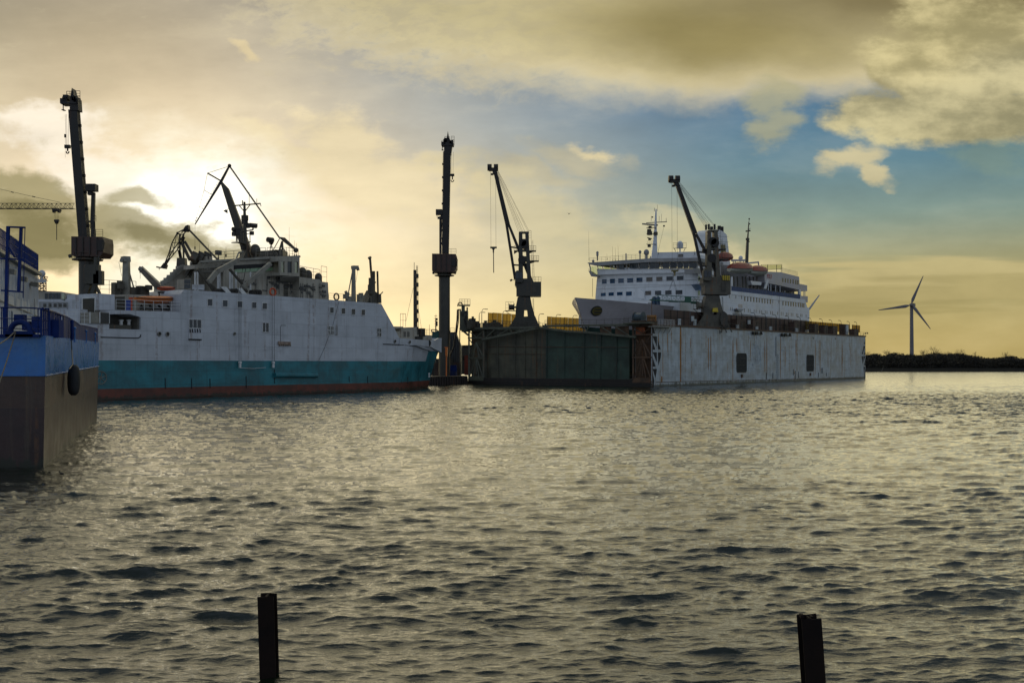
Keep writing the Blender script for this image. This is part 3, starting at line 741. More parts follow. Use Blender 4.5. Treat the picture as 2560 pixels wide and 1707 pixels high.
for P_ in ([(552, 717), (566, 717), (579, 733), (567, 733)], [(593, 720), (604, 720), (617, 735), (606, 735)]):
    q = MB(); cut(q, SP, P_, .6, .5); q.build('wedge_plate', M['white_trim'], ship)
for x in (543, 553, 576, 585, 632, 638, 645): 
    q = MB(); c_ = SP.pt(x, 731.5 if x > 600 else 729, 1.2); q.tube(c_-SP.n*.5, c_+SP.n*.5, .5, n=12); q.tube(c_-SP.n*.6, c_+SP.n*.6, .2, n=8); q.build('roller', M['steel_dark'], ship)
q = MB(); q.path([SP.pt(614, 672, 2), SP.pt(609, 700, 1.6), SP.pt(600, 722, 1.0)], .06); q.build('hose', M['steel_dark'], ship)
for x in (682,):
    q = MB(); q.torus(SP.pt(x, 730, .2), .62, .17, SP.n, n=18); q.build('lifebuoy', M['red_orange'], ship, smooth=True)
for x, y in ((841, 742), (690, 634)):
    q = MB(); q.torus(SP.pt(x, y, 1.0 if x > 800 else 6.8), .62, .15, SP.n, n=18); q.build('lifebuoy', M['steel_dark'], ship, smooth=True)
# foredeck house side: rails, goosenecks, exhausts
q = MB(); q.rail([SP.pt(822, 749.5, .6), SP.pt(928, 756.5, .6)], 1.25, 1.8, 3, .035); q.build('side_rail', M['gear_grey'], ship)
def gooseneck(parent, x, y0, y1, w, dirn, off, braces):
    q = MB(); q.beam(SP.pt(x, y0, off), SP.pt(x, y1+3, off), w*1.15, w*1.15, w2=w*.85)
    P_ = SP.pt(x, y1+1, off); q.beam(P_+SP.d*w*.5*(-dirn), SP.pt(x+dirn*10, y1+1, off), w*.9, w*.9)
    q.tube(SP.pt(x+dirn*10, y1+1, off), SP.pt(x+dirn*11.5, y1+8, off), w*.4, n=6)
    o = q.build('stores_crane', M['gear_grey'], parent)
    q = MB()
    for a in braces: q.tube(SP.pt(a[0], a[1], off), SP.pt(a[2], a[3], off), a[4], n=5)
    q.build('crane_stay', M['gear_grey'], o); return o
gooseneck(ship, 884, 756, 668, .75, 1, 3, [(880, 683, 871, 732, .12), (894, 677, 890, 705, .03)])
gooseneck(ship, 316, 737, 647, 1.0, -1, 8, [(319, 665, 334, 719, .12), (297, 655, 304, 690, .03), (320, 690, 320, 735, .1)])
q = MB(); q.beam(SP.pt(352, 671, 7), SP.pt(396, 716, 7), .75, .8, w2=1.05); q.beam(SP.pt(350, 676, 7), SP.pt(354, 669, 7), .6, .6); q.tube(SP.pt(350.5, 675, 7), SP.pt(350.5, 682, 7), .14)
q.tube(SP.pt(350.5, 682, 7), SP.pt(350.5, 697, 7), .03); q.build('boat_davit', M['gear_grey'], ship)
q = MB()
for x, y, s_ in ((865, 741, .9), (872, 748, 1.1), (868, 735, .5), (899, 741, .8), (899, 750, .8), (878, 750, .6), (903, 742, .7), (903, 735, .4)): q.box(SP.pt(x, y, 2), s_, .8, s_, X=SP.d)
q.tube(SP.pt(864, 728, 2), SP.pt(874, 752, 2), .3); q.tube(SP.pt(898, 733, 2), SP.pt(898, 754, 2), .15); q.tube(SP.pt(903, 733, 2), SP.pt(903, 754, 2), .15); build_split(q, 'winch', M['gear_grey'], ship)
q = MB(); q.tube(SP.pt(929, 696, 3), SP.pt(925, 645, 3), .24, n=8); q.tube(SP.pt(925, 646, 3), SP.pt(923.5, 643, 3), .4, n=8); q.build('exhaust_pipe', M['steel_crane'], ship)
q = MB(); q.tube(SP.pt(929, 757, 3), SP.pt(929, 695, 3), .62, n=10); q.tube(SP.pt(926, 735, 2.6), SP.pt(926, 712, 2.6), .55, n=8); q.tube(SP.pt(934.5, 757, 3), SP.pt(934, 678, 3), .32, n=8); q.tube(SP.pt(939, 706, 3), SP.pt(934, 705, 3), .15)
q.prism(pp(SP, [(917, 757), (934, 725), (950, 737), (951, 758)], 3), SP.n*2); q.build('exhaust_stack', M['steel_crane'], ship)
q = MB(); q.tube(SP.pt(945, 735, 3), SP.pt(943.5, 678, 3), .2, n=6); q.tube(SP.pt(948, 758, 3), SP.pt(947, 735, 3), .5, n=8); q.tube(SP.pt(949, 738, 3), SP.pt(957, 730, 3), .12); q.build('vent_post', M['steel_crane'], ship)
# foredeck
q = MB(); cut(q, SP, [(985, 816), (1008, 816.5), (1008, 820), (985, 822)], 5, 6); cut(q, SP, [(1003, 819), (1042, 817.5), (1042, 852), (1003, 850)], 5, 5); cut(q, SP, [(990, 828), (1004, 828), (1004, 850), (992, 848)], 5.2, 4)
fd = q.build('foredeck_house', M['house_white'], ship)
q = MB(); q.rail([SP.pt(1001, 817, 6), SP.pt(1014, 817, 6)], 2.8, 1.0, 2, .05); q.rail([SP.pt(1044, 837, 8), SP.pt(1078, 837, 8)], 1.2, 1.4, 3, .05); q.build('foredeck_rail', M['gear_grey'], ship)
q = MB(); cut(q, SP, [(1042, 836), (1080, 838), (1080, 852), (1042, 852)], 8, 3); q.build('windlass_platform', M['house_white'], ship)
q = MB()
for x in (1010, 1019): cut(q, SP, [(x, 829), (x+5, 829), (x+5, 842), (x, 842)], 4.9, .1)
q.build('ventilation_opening', M['dark_recess'], fd)
q = MB(); q.box(SP.pt(1053, 831, 8), 1.6, 1, 1.8, X=SP.d); q.tube(SP.pt(1053, 850, 8), SP.pt(1053, 831, 8), .2); q.box(SP.pt(1045, 847, 5), 2, 1, 1, X=SP.d); build_split(q, 'winch', M['steel_dark'], ship)
# foremast with ladder
q = MB(); q.tube(SP.pt(1038, 850, 9), SP.pt(1037, 675, 9), .40, .32, n=10); q.tube(SP.pt(1035.5, 676, 9), SP.pt(1035.5, 656, 9), .06); fm_ = q.build('foremast', M['steel_crane'], ship)
q = MB()
for x in (1041.5, 1044.5): q.tube(SP.pt(x+1.5, 845, 8.5), SP.pt(x-.5, 664, 8.5), .07, n=4)
for i in range(40): y = 842-i*4.4; q.tube(SP.pt(1042.8-i*.03, y, 8.5), SP.pt(1046-i*.05, y, 8.5), .045, n=3)
for i in range(7): q.box(SP.pt(1041, 690+i*22, 8.6), .7, .7, .9, X=SP.d)
q.build('mast_ladder', M['steel_crane'], fm_)
q = MB(); q.tube(SP.pt(1033, 720, 9), SP.pt(1015, 803, 7), .035, n=3); q.tube(SP.pt(1044, 760, 9), SP.pt(1055, 830, 7), .035, n=3); q.build('mast_stay', M['cable'], fm_)
# main mast above the bridge
q = MB(); q.prism(pp(SP, [(607, 646), (616, 630), (617, 612), (605, 607), (589, 606.5), (589, 604.5), (627, 604), (627, 606), (620, 609), (624, 632), (630, 646)], 9), SP.n*1.2)
q.tube(SP.pt(613, 612, 9.6), SP.pt(611, 505, 9.6), .42, .2, n=8); mast = q.build('main_mast', M['steel_crane'], ship)
q = MB(); q.tube(SP.pt(584, 514.5, 9.6), SP.pt(651, 509, 9.6), .13, n=5); q.tube(SP.pt(597, 513, 9.6), SP.pt(610, 528, 9.6), .1); q.tube(SP.pt(626, 511, 9.6), SP.pt(613, 528, 9.6), .1); q.tube(SP.pt(651, 509, 9.6), SP.pt(652.5, 516, 9.6), .07)
q.tube(SP.pt(606, 512, 9.6), SP.pt(606, 501, 9.6), .1); q.tube(SP.pt(623, 511, 9.6), SP.pt(623, 480, 9.6), .04); q.tube(SP.pt(642, 509, 9.6), SP.pt(642, 497, 9.6), .05); q.build('yardarm', M['steel_crane'], mast)
for cx_, cy_, a_ in ((590, 574, ((583, 571.5), (594, 568.5))), (632.5, 564.5, ((625, 559), (643, 561)))):
    q = MB(); q.tube(SP.pt(cx_, cy_, 9.6)-SP.d*.75, SP.pt(cx_, cy_, 9.6)+SP.d*.75, .42, n=8); q.beam(SP.pt(a_[0][0], a_[0][1], 9.6), SP.pt(a_[1][0], a_[1][1], 9.6), .2, .25)
    q.tube(SP.pt(cx_, cy_, 9.6), SP.pt(cx_, cy_+10, 9.6), .14); q.tube(SP.pt(cx_, cy_+10, 9.6), SP.pt(613, 578, 9.6), .12); q.build('radar', M['steel_dark'], mast)
q = MB()
for x, y, s_ in ((612, 545, .9), (612, 555, .8), (617.5, 564, .8), (586, 585, .7), (629.5, 583, .6), (591, 581, .9), (607.5, 619, .6)): q.box(SP.pt(x, y, 9.6), s_, s_, s_*1.1, X=SP.d)
for a in ((591, 578, 592, 604), (593, 581, 593, 604), (625, 581, 625, 604), (618, 585, 630, 583), (599, 575, 599, 604)): q.tube(SP.pt(a[0], a[1], 9.6), SP.pt(a[2], a[3], 9.6), .09, n=4)
q.rail([SP.pt(590, 604, 9.4), SP.pt(607, 604, 9.4)], 1.1, .8, 2, .035); build_split(q, 'mast_fitting', M['steel_dark'], mast)
q = MB(); c_ = SP.pt(638, 627, 8.5); q.ball(c_, 1.0, sz=1.25); q.tube(c_-Vector((0, 0, 1.7)), c_-Vector((0, 0, .8)), .55, n=10); q.build('radome', M['steel_crane'], ship, smooth=True)
q = MB(); q.tube(SP.pt(675.5, 600, 8)-SP.d*.6, SP.pt(675.5, 600, 8)+SP.d*.6, .5, n=10); q.ball(SP.pt(678, 606, 8), .45); 
for a in ((678, 606, 673, 640), (678, 606, 683, 640), (675, 618, 681, 618)): q.tube(SP.pt(a[0], a[1], 8), SP.pt(a[2], a[3], 8), .08, n=4)
q.build('searchlight', M['steel_dark'], ship)
for x, y0, y1 in ((499, 648, 608), (521, 645, 611), (565, 640, 617), (723, 641, 568), (736, 641, 601), (741, 641, 608), (546, 647, 632), (497, 638, 628)):
    q = MB(); q.tube(SP.pt(x, y0, 7), SP.pt(x, y1, 7), .045, .02, n=4); q.box(SP.pt(x, y0-1, 7), .2, .2, .5); q.build('whip_antenna', M['steel_dark'], ship)
for x, y in ((546, 632), (372, 719), (302, 716)):
    q = MB(); q.box(SP.pt(x, y, 7), 1.0, .6, .8, X=SP.d); q.tube(SP.pt(x, y, 7), SP.pt(x, y+16, 7), .08); q.build('floodlight', M['steel_crane'], ship)
# clutter on the aft deckhouse roof
q = MB(); q.rail([SP.pt(250, 734, 9), SP.pt(340, 737, 9)], 2.2, 1.6, 3, .04)
for x, y, w_, h_ in ((292, 727, 1.4, 2.6), (300, 725, .5, 3.0), (334, 732, 1.6, 1.8), (357, 729, 1.8, 1.8), (340, 728, 1.2, 1.2)): q.box(SP.pt(x, y, 8), w_, 1, h_, X=SP.d)
q.build('roof_gear', M['steel_crane'], ship)

# ---- orange rescue boat and red raft
def small_boat(name, label, x0, x1, ytop, ydeck, ykeel, off, pl, mtop, mhull, cover=True, group=None):
    """boat seen side-on: hull lofted between stem and stern with a covered top"""
    a = pl.pt(x0, ydeck, off); b = pl.pt(x1, ydeck, off); L = (b-a).length; ax = (b-a).normalized()
    zk = pl.pt((x0+x1)/2, ykeel, off).z-a.z; zt = pl.pt((x0+x1)/2, ytop, off).z-a.z
    t_ = thing(name, label, 'lifeboat', a.lerp(b, .5)+Vector((0, 0, zk)), group)
    rings = []; top = []
    N_ = 14; half = L*.16
    for i in range(N_+1):
        s_ = i/N_; w_ = max(.02, math.sin(math.pi*min(1, max(0, s_*.94+.03)))**.5)*half; kz = zk*(math.sin(math.pi*(s_*.86+.07))**.55)
        c_ = a.lerp(b, s_); n_ = Vector((-ax.y, ax.x, 0)); sh_ = (abs(s_-.5)*2)**2.5*.25
        rings.append([c_+n_*w_+Vector((0, 0, sh_)), c_+n_*w_*.85+Vector((0, 0, kz*.55)), c_+Vector((0, 0, kz)), c_-n_*w_*.85+Vector((0, 0, kz*.55)), c_-n_*w_+Vector((0, 0, sh_))])
        ct = (math.sin(math.pi*(s_*.96+.02))**.28)*zt
        top.append([c_+n_*w_*.97+Vector((0, 0, sh_+.01)), c_+n_*w_*.72+Vector((0, 0, sh_+(ct-sh_)*.7)), c_+Vector((0, 0, max(sh_+.03, ct))), c_-n_*w_*.72+Vector((0, 0, sh_+(ct-sh_)*.7)), c_-n_*w_*.97+Vector((0, 0, sh_+.01))])
    m = MB(); m.loft(rings); m.build('hull', mhull, t_, smooth=50)
    if cover:
        m = MB(); m.loft(top); m.build('canopy', mtop, t_, smooth=50)
    m = MB(); m.path([r[-1]-Vector((-ax.y, ax.x, 0))*.05 for r in rings], .07); m.path([r[0]+Vector((-ax.y, ax.x, 0))*.05 for r in rings], .07); m.build('gunwale', M['black'], t_)
    return t_
boat = small_boat('rescue_boat', 'orange open rescue boat in its cradle on the aft deck, below the small red boat', 337, 443, 743, 747, 763, 3, SP, M['orange'], M['orange'])
m = MB(); 
for i in range(4): m.beam(SP.pt(352+i*22, 763, 3), SP.pt(362+i*22, 775, 3), .3)
m.beam(SP.pt(350, 770, 3), SP.pt(440, 774, 3), .35); m.build('boat_cradle', M['steel_dark'], ship)
raft = small_boat('rescue_boat', 'small red-orange boat hung above the larger orange rescue boat', 394, 436, 717, 722, 729, 6, SP, M['red_orange'], M['red_orange'])
m = MB()
for x in (398, 419, 424): m.tube(SP.pt(x, 729, 5), SP.pt(x, 748, 5), .14)
m.beam(SP.pt(395, 731, 5), SP.pt(440, 731, 5), .25); m.build('boat_davit', M['steel_dark'], ship)
# ------------------------------------------------------------------ blue vessel at the left edge
BC = Vector((-24.35, 52, 0)); BE = Vector((-39.4, 95, 0)); BD = (BE-BC).normalized()
BP = Plane(BC, BD)          # its long side
FP_ = Plane(BC, (1, 0))     # its end, square to the view
M['blue_paint'] = paint('blue_hull_paint', (.030, .15, .42), .28, .25, .5, streak=.35, gcol=(.10, .22, .30), bump=.02, grime=.2)
M['navy'] = paint('dark_navy_paint', (.010, .026, .12), .6, .3, .8, spec=.12)
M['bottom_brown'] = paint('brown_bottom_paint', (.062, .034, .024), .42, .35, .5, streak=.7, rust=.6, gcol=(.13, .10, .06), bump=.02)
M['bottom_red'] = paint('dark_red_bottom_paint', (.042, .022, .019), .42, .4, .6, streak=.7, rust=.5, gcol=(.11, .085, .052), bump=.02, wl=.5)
M['white_block'] = paint('white_corrugated_wall', (.50, .51, .52), .4, .12, .5, streak=.15, rust=.2)
barge = thing('work_vessel', 'blue workboat cut off by the left edge, brown below, railings and white cabins on deck', 'ship', Vector((-34, 60, 0)))
def build_blue():
    zr = [(-1.5, 2), (0, 2), (3.15, 2), (4.85, 1), (6.95, 0)]
    def col(P, s, inward):
        out = []
        for z, _ in zr:
            rise = .55*s/45.0*(z/6.95 if z > 0 else 0)
            lean = (6.95-max(z, 0))*.03
            out.append(Vector((P.x, P.y, 0))+inward*lean+Vector((0, 0, z+rise)))
        return out
    inn = Vector((-1, .6, 0)).normalized()
    rings = [col(Vector((-46, 52.4, 0)), 0, Vector((0, .3, 0))), col(Vector((-30, 52.05, 0)), 0, Vector((0, .3, 0))), col(BC, 0, inn)]
    for s in (10, 20, 30, 45.6): rings.append(col(BC+BD*s, s, -Vector((BD.y, -BD.x, 0))))
    e = BC+BD*45.6
    rings.append(col(e+Vector((-30, -10, 0)), 45, Vector((0, -1, 0)))); rings.append(col(Vector((-60, 60, 0)), 0, Vector((1, 0, 0))))
    m = MB(); n = len(zr); vs = [p for r in rings for p in r]; fs = []; ms = []
    k = len(rings)
    for j in range(k):
        for i in range(n-1):
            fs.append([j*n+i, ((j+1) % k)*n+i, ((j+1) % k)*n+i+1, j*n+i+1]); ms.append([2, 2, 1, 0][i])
    fs.append([j*n+n-1 for j in range(k)]); ms.append(0); fs.append([j*n for j in range(k)]); ms.append(2)
    m.add(vs, fs); m.m = ms
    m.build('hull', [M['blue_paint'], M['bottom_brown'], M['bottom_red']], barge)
build_blue()
bz = lambda s: 6.95+.55*s/45
def bpt(s, z, o=0): return BC+BD*s+BP.n*o+Vector((0, 0, z))
# weld line between blue and brown, corner strip
q = MB(); q.path([bpt(s, 4.85+.38*s/45, -.02) for s in (0, 15, 30, 45)], .035); q.path([Vector((-45, 51.95, 4.85)), Vector((-24.4, 51.95, 4.85))], .03); q.build('weld_line', M['blue_paint'], barge)
# bulwark on the side
q = MB(); st = []
for s, h in ((0, 1.40), (6, 1.42), (14, 1.38), (21, 1.22), (24, 1.10), (27, 1.15), (36, 1.22), (45.5, 1.28)):
    st.append([bpt(s, bz(s), .1), bpt(s, bz(s)+h, .1), bpt(s, bz(s)+h, .18), bpt(s, bz(s), .18)])
st2_ = [bpt(11, bz(11), .1), bpt(11, bz(11)+1.39, .1), bpt(11, bz(11)+1.39, .18), bpt(11, bz(11), .18)]
solid = [st2_, st[2]]+st[3:]
q.loft(solid); q.build('bulwark', M['navy'], barge)
q = MB(); q.path([r[1]+BP.n*.04 for r in st], .07, n=8); q.build('cap_rail', M['navy'], barge)
q = MB()
for s in list(np.arange(0, 11, 1.0)): q.beam(bpt(s, bz(s), .2), bpt(s, bz(s)+1.38, .2), .10, .40, side=BP.n)
for s in (18, 22, 26, 31, 36, 41): q.beam(bpt(s, bz(s), .4), bpt(s, bz(s)+1.0, .4), .08, .25, side=BP.n)
build_split(q, 'stanchion', M['navy'], barge)
q = MB()
for s in (17.6, 28.5, 39.5):
    q.tube(bpt(s, bz(s)-.2, -.03), bpt(s, bz(s)+.75, -.03), .05); q.ball(bpt(s, bz(s)+.75, -.03), .1)
q.build('rail_pin', M['blue_paint'], barge)
# open rail on the end
q = MB()
xe = lambda x: Vector(((x-CX)/FPX*52.1, 52.1, 0))
def ez(x, y): return at(x, y, 52.15)
q.path([ez(-60, 768), ez(60, 769), ez(122, 772.5)], .04, n=8); q.path([ez(-60, 794.5), ez(70, 797), ez(122, 802)], .028); q.path([ez(-60, 818), ez(122, 824)], .025)
for x in (-40, 4, 95, 122): q.tube(ez(x, 838), ez(x, 770), .03)
q.build('end_rail', M['navy'], barge)
# ring fairlead with ropes
fl = MB(); c_ = at(51, 829, 52.0)
rg = []
for i in range(15):
    t = math.pi*i/14; c = c_+Vector((math.cos(t)*.52, 0, math.sin(t)*.50))
    rg.append([c+(Vector((math.cos(t), 0, math.sin(t)))*math.cos(a)+Vector((0, 1, 0))*math.sin(a))*.15 for a in [2*math.pi*j/10 for j in range(10)]])
fl.loft(rg); fl.beam(c_+Vector((-.72, 0, -.12)), c_+Vector((.72, 0, -.12)), .3, .3); fl.beam(c_+Vector((-1.1, 0, -.22)), c_+Vector((1.05, 0, -.22)), .16, .3)
fo = fl.build('ring_fairlead', M['navy'], barge, smooth=60)
q = MB(); q.box(at(51, 796, 52.4), .5, .4, .4); q.tube(at(48, 797, 52.4), at(48, 788, 52.4), .05); q.build('lamp_box', M['navy'], barge)
# gantry of dark blue tubes
q = MB(); G = lambda x, y, Y=60: at(x, y, Y)
q.beam(G(14, 830), G(20.5, 566), .17, .17); q.beam(G(47, 728), G(53, 567), .15, .15)
q.beam(G(17, 567.5), G(63, 569), .1, .12); q.tube(G(58, 745), G(62.5, 569), .028); q.beam(G(0, 646), G(61, 649.5), .09, .09); q.beam(G(3, 726), G(57, 730), .09, .09)
q.beam(G(22, 617), G(38, 643), .12, .12); q.beam(G(13, 768, 60), G(14, 838, 60), .22, .22); q.tube(G(24, 566), G(24, 600), .03)
q.build('gantry', M['navy'], barge)
# deck gear seen through the railing
q = MB(); 
for x, y, w, h in ((105, 812, .9, .9), (118, 806, .5, 1.1), (140, 822, .6, 1.0), (70, 815, .4, .5)): q.box(at(x, y, 56), w, .6, h)
q.tube(at(180, 850, 66), at(180, 800, 66), .12); q.tube(at(97, 812, 56), at(112, 812, 56), .35, n=12); build_split(q, 'deck_gear', M['navy'], barge)
# white accommodation block
WA = Vector((-45.3, 88, 0)); WB = Vector((-52.3, 110, 0)); WP = Plane(WA, (WB-WA))
q = MB()
p0 = WP.ptz(-70, 7); q.prism([WP.ptz(-120, 6.6), WP.ptz(95.6, 6.6), WP.ptz(95.6, 15.1), WP.ptz(-120, 15.1)], WP.n*9)
cab = q.build('accommodation_block', M['white_block'], barge)
q = MB(); L_ = (WB-WA).length
for i in range(40): 
    p = WP.ptz(95.6, 0)-WP.d*(i*.8+.3); q.beam(p-WP.n*.03+Vector((0, 0, 11.8)), p-WP.n*.03+Vector((0, 0, 14.8)), .12, .06, side=WP.d)
q.build('corrugation', M['white_block'], cab)
q = MB(); q.beam(WP.ptz(-120, 15.2, -.2), WP.ptz(96.5, 15.2, -.2), .3, .7); q.beam(WP.ptz(-120, 11.4, -.1), WP.ptz(95.6, 10.6, -.1), .08, .08); q.build('roof_edge', M['gear_grey'], cab)
for x, z0, z1, w in ((38, 11.0, 12.4, .25), (53, 10.5, 12, .2), (68.5, 10.6, 12.1, .22), (77.5, 10.4, 11.9, .22), (27, 8.4, 10.4, .8), (84.5, 10.1, 12.4, .5)):
    p = WP.ptz(x, 0); q = MB(); q.prism([p+WP.d*w+Vector((0, 0, z0)), p+WP.d*w+Vector((0, 0, z1)), p-WP.d*w+Vector((0, 0, z1)), p-WP.d*w+Vector((0, 0, z0))], -WP.n*.06)
    wn = q.build('window', M['glass_dark'], cab)
    q = MB()
    for s_ in (-w, w): q.beam(p+WP.d*s_+Vector((0, 0, z0))-WP.n*.05, p+WP.d*s_+Vector((0, 0, z1))-WP.n*.05, .1, .1)
    q.build('window_frame', M['white_trim'], wn)
for x, y in ((28, 679), (58, 697.5), (87, 711)):
    p = WP.pt(x, y, -.5); q = MB(); q.box(p, 1.0, .7, .45, X=WP.d, Z=(.25, -.3, 1)); q.beam(p, p+WP.n*.6, .12); q.build('floodlight', M['gear_grey'], cab)
q = MB(); q.rail([WP.ptz(-120, 15.3, -.1), WP.ptz(95, 15.3, -.1)], 2.05, .62, 3, .05); q.build('roof_rail', M['navy'], cab)
q = MB(); c = WP.ptz(71, 15.9, .5); q.torus(c, .42, .12, WP.n); q.build('lifebuoy', M['red_orange'], cab)
q = MB(); c = WP.pt(105, 684, 2); q.ball(c, .42, sz=1.1); q.tube(c-Vector((0, 0, .9)), c, .16); q.box(c-Vector((0, 0, .95)), .9, .5, .4); q.tube(WP.pt(99, 692, 2), WP.pt(106, 692, 2), .06); q.build('radome', M['white_block'], cab, smooth=True)
q = MB(); q.path([at(84, 787, 80), at(57, 786, 80)], .05); q.build('grab_rail', M['white_trim'], cab)
# side fender on its rope
fd_ = thing('hull_fender', 'long black rubber fender hung by a rope on the blue side of the workboat', 'fender', BP.pt(184, 986, -.45))
c0, c1 = BP.pt(185, 912, -.45), BP.pt(184, 988, -.45)
m = MB(); rr_ = []
for i in range(13):
    t = i/12; w = .385*min(1, (math.sin(math.pi*min(max(t, .004), .996))**.22))
    c = c0.lerp(c1, t); rr_.append([c+(BD*math.cos(a)+BP.n*math.sin(a))*w for a in [2*math.pi*j/16 for j in range(16)]])
m.loft(rr_); m.build('fender_body', M['black'], fd_, smooth=60)
m = MB(); m.path([BP.pt(178, 850, -.08), BP.pt(179, 875, -.1), BP.pt(182, 911, -.35)], .035); m.path([BP.pt(182, 911, -.4), BP.pt(173, 922, -.62)], .025); m.path([BP.pt(182, 911, -.4), BP.pt(196, 922, -.62)], .025); m.build('rope', M['cable'], fd_)
m = MB()
M['rope'] = paint('old_mooring_rope', (.10, .085, .06), .8, .3, 3)
def rope(a, b, sag, r, n=14):
    P_ = []
    for i in range(n+1):
        t = i/n; p = a.lerp(b, t); p.z -= sag*4*t*(1-t); P_.append(p)
    return P_
m.path(rope(at(37, 829, 51.8), at(-60, 872, 40), .25, 0), .035, n=6)
tag(m.build('mooring_rope', M['rope'], None, origin=at(37, 829, 51.8)), 'upper mooring rope from the blue ring fairlead to the left edge', 'rope', 'mooring ropes at the blue workboat')
m = MB(); m.path(rope(at(39, 830, 51.8), at(-14, 990, 44), .1, 0), .03, n=6)
tag(m.build('mooring_rope', M['rope'], None, origin=at(39, 830, 51.8)), 'steeper mooring rope hanging down across the blue hull from the ring fairlead', 'rope', 'mooring ropes at the blue workboat')

# ------------------------------------------------------------------ ship far behind between the two
bk = thing('moored_ship', 'pale ship with a glazed wheelhouse seen far behind the white cabins of the blue workboat', 'ship', at(130, 960, 150)-Vector((0, 0, at(130, 960, 150).z)))
q = MB(); K = lambda x, y, Y=150: at(x, y, Y)
q.prism([K(60, 960), K(200, 960), K(200, 772), K(60, 772)], (0, 9, 0)); q.prism([K(70, 772), K(180, 772), K(180, 748), K(70, 748)], (0, 7, 0)); q.build('hull', M['hull_white'], bk)
q = MB(); q.prism([K(96, 748), K(150, 748), K(152, 729), K(96, 727)], (0, 5, 0)); q.prism([K(150, 748), K(163, 752), K(165, 733), K(152, 729)], (0, 5, 0)); wh = q.build('wheelhouse', M['house_white'], bk)
for x in (112, 121, 129, 137, 144): 
    q = MB(); q.prism([K(x, 747, 149.9), K(x+6.5, 747, 149.9), K(x+6.5, 733, 149.9), K(x, 733, 149.9)], (0, .08, 0)); q.build('window', M['glass_dark'], wh)
q = MB(); q.prism([K(154, 747, 149.8), K(161, 750, 149.8), K(161, 735, 149.8), K(154, 732, 149.8)], (0, .08, 0)); q.build('window', M['glass_green'], wh)
for x in (108, 121, 134, 147, 158):
    q = MB(); q.prism([K(x, 768, 149.9), K(x+7, 768, 149.9), K(x+7, 759, 149.9), K(x, 759, 149.9)], (0, .08, 0)); q.build('window', M['louvre'], bk)
q = MB(); q.rail([K(100, 772, 149.8), K(168, 773, 149.8)], 1.0, 1.2, 3, .05); q.build('deck_rail', M['gear_grey'], bk)
q = MB(); q.lattice(K(104.5, 727), K(104.5, 697), .9, .9, 5, .06, .04); q.lattice(K(99, 697), K(118, 696.5), .5, .6, 4, .05, .04); q.build('lattice_mast', M['steel_dark'], bk)
# ------------------------------------------------------------------ floating dock
DA = Vector((32.6, 232, 0)); DD = Vector((.5925, .8075, 0)).normalized(); DN = Vector((-.8075, .5925, 0)).normalized()
DP = Plane(DA, DD); EP = Plane(DA, DN)
DL, DW, WT = 163.0, 55.0, 5.3
def dz_(s): return 14.4+.8*s/161
def dk(s, o, z): return DA+DD*s+DN*o+Vector((0, 0, z))
M['dock_white'] = paint('streaked_pale_dock_plating', (.43, .48, .50), .42, .22, .35, rust=.95, streak=.35, rcol=(.20, .09, .02), plates=.65, vdir=DD, grime=.3, wl=.9)
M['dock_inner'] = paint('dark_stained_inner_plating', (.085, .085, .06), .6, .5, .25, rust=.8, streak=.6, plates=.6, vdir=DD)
M['dock_end'] = paint('rusted_end_framing', (.10, .055, .028), .65, .45, .5, rust=.9, streak=.4)
M['dock_green'] = paint('grey_green_framing', (.085, .09, .06), .55, .35, .5, rust=.5, streak=.4)
M['rust_streak'] = paint('rust_run', (.30, .135, .03), .7, .4, .8)
M['screen_mesh'] = bpy.data.materials.new('translucent_wind_screen'); _m = M['screen_mesh']; _m.use_nodes = True; _T = NT(_m.node_tree); _T.nt.nodes.clear()
_p = _T.n('ShaderNodeNewGeometry').outputs['Position']
_n = _T.rng(_T.noise(_T.scale(_p, 1.2, 1.2, .1), 1.2, 5, .6), .35, .65)
_c = _T.mix(_n, (.30, .22, .08, 1), (.52, .42, .17, 1))
_t = _T.n('ShaderNodeBsdfTransparent'); _T.l(_T.mix(.6, _c, (.75, .66, .38, 1)), _t.inputs[0])
_l = _T.n('ShaderNodeBsdfTranslucent'); _T.l(_T.mix(.5, _c, (.2, .13, .06, 1)), _l.inputs[0]); _d = _T.n('ShaderNodeBsdfDiffuse'); _d.inputs[0].default_value = (.10, .06, .035, 1)
_a = _T.n('ShaderNodeMixShader'); _a.inputs[0].default_value = .5; _T.l(_l.outputs[0], _a.inputs[1]); _T.l(_d.outputs[0], _a.inputs[2])
_b = _T.n('ShaderNodeMixShader'); _b.inputs[0].default_value = .32; _T.l(_t.outputs[0], _b.inputs[1]); _T.l(_a.outputs[0], _b.inputs[2])
_o = _T.n('ShaderNodeOutputMaterial'); _T.l(_b.outputs[0], _o.inputs[0])
M['brown_and_unlit_screen'] = paint('brown_sheet_and_unlit_screen', (.075, .042, .028), .6, .35, .4, rust=.5, streak=.5, plates=.4, vdir=DD)  # dark tone holds the missing backlight of the screens before the ferry
dock = thing('floating_dock', 'long pale rust-streaked floating dock with two side walls, carrying the passenger ferry', 'floating dock', dk(80, 27, 0))
# side walls
q = MB(); q.mi = 0
def slab(mb, s0, s1, o0, o1, za, zb, top=True):
    f = lambda s, o, z: dk(s, o, z if not callable(z) else z(s))
    A = [f(s0, o0, za), f(s1, o0, za), f(s1, o0, zb), f(s0, o0, zb)]
    return mb.prism(A, DN*(o1-o0))
slab(q, 1.6, DL-1.6, .0, WT, -2, dz_)
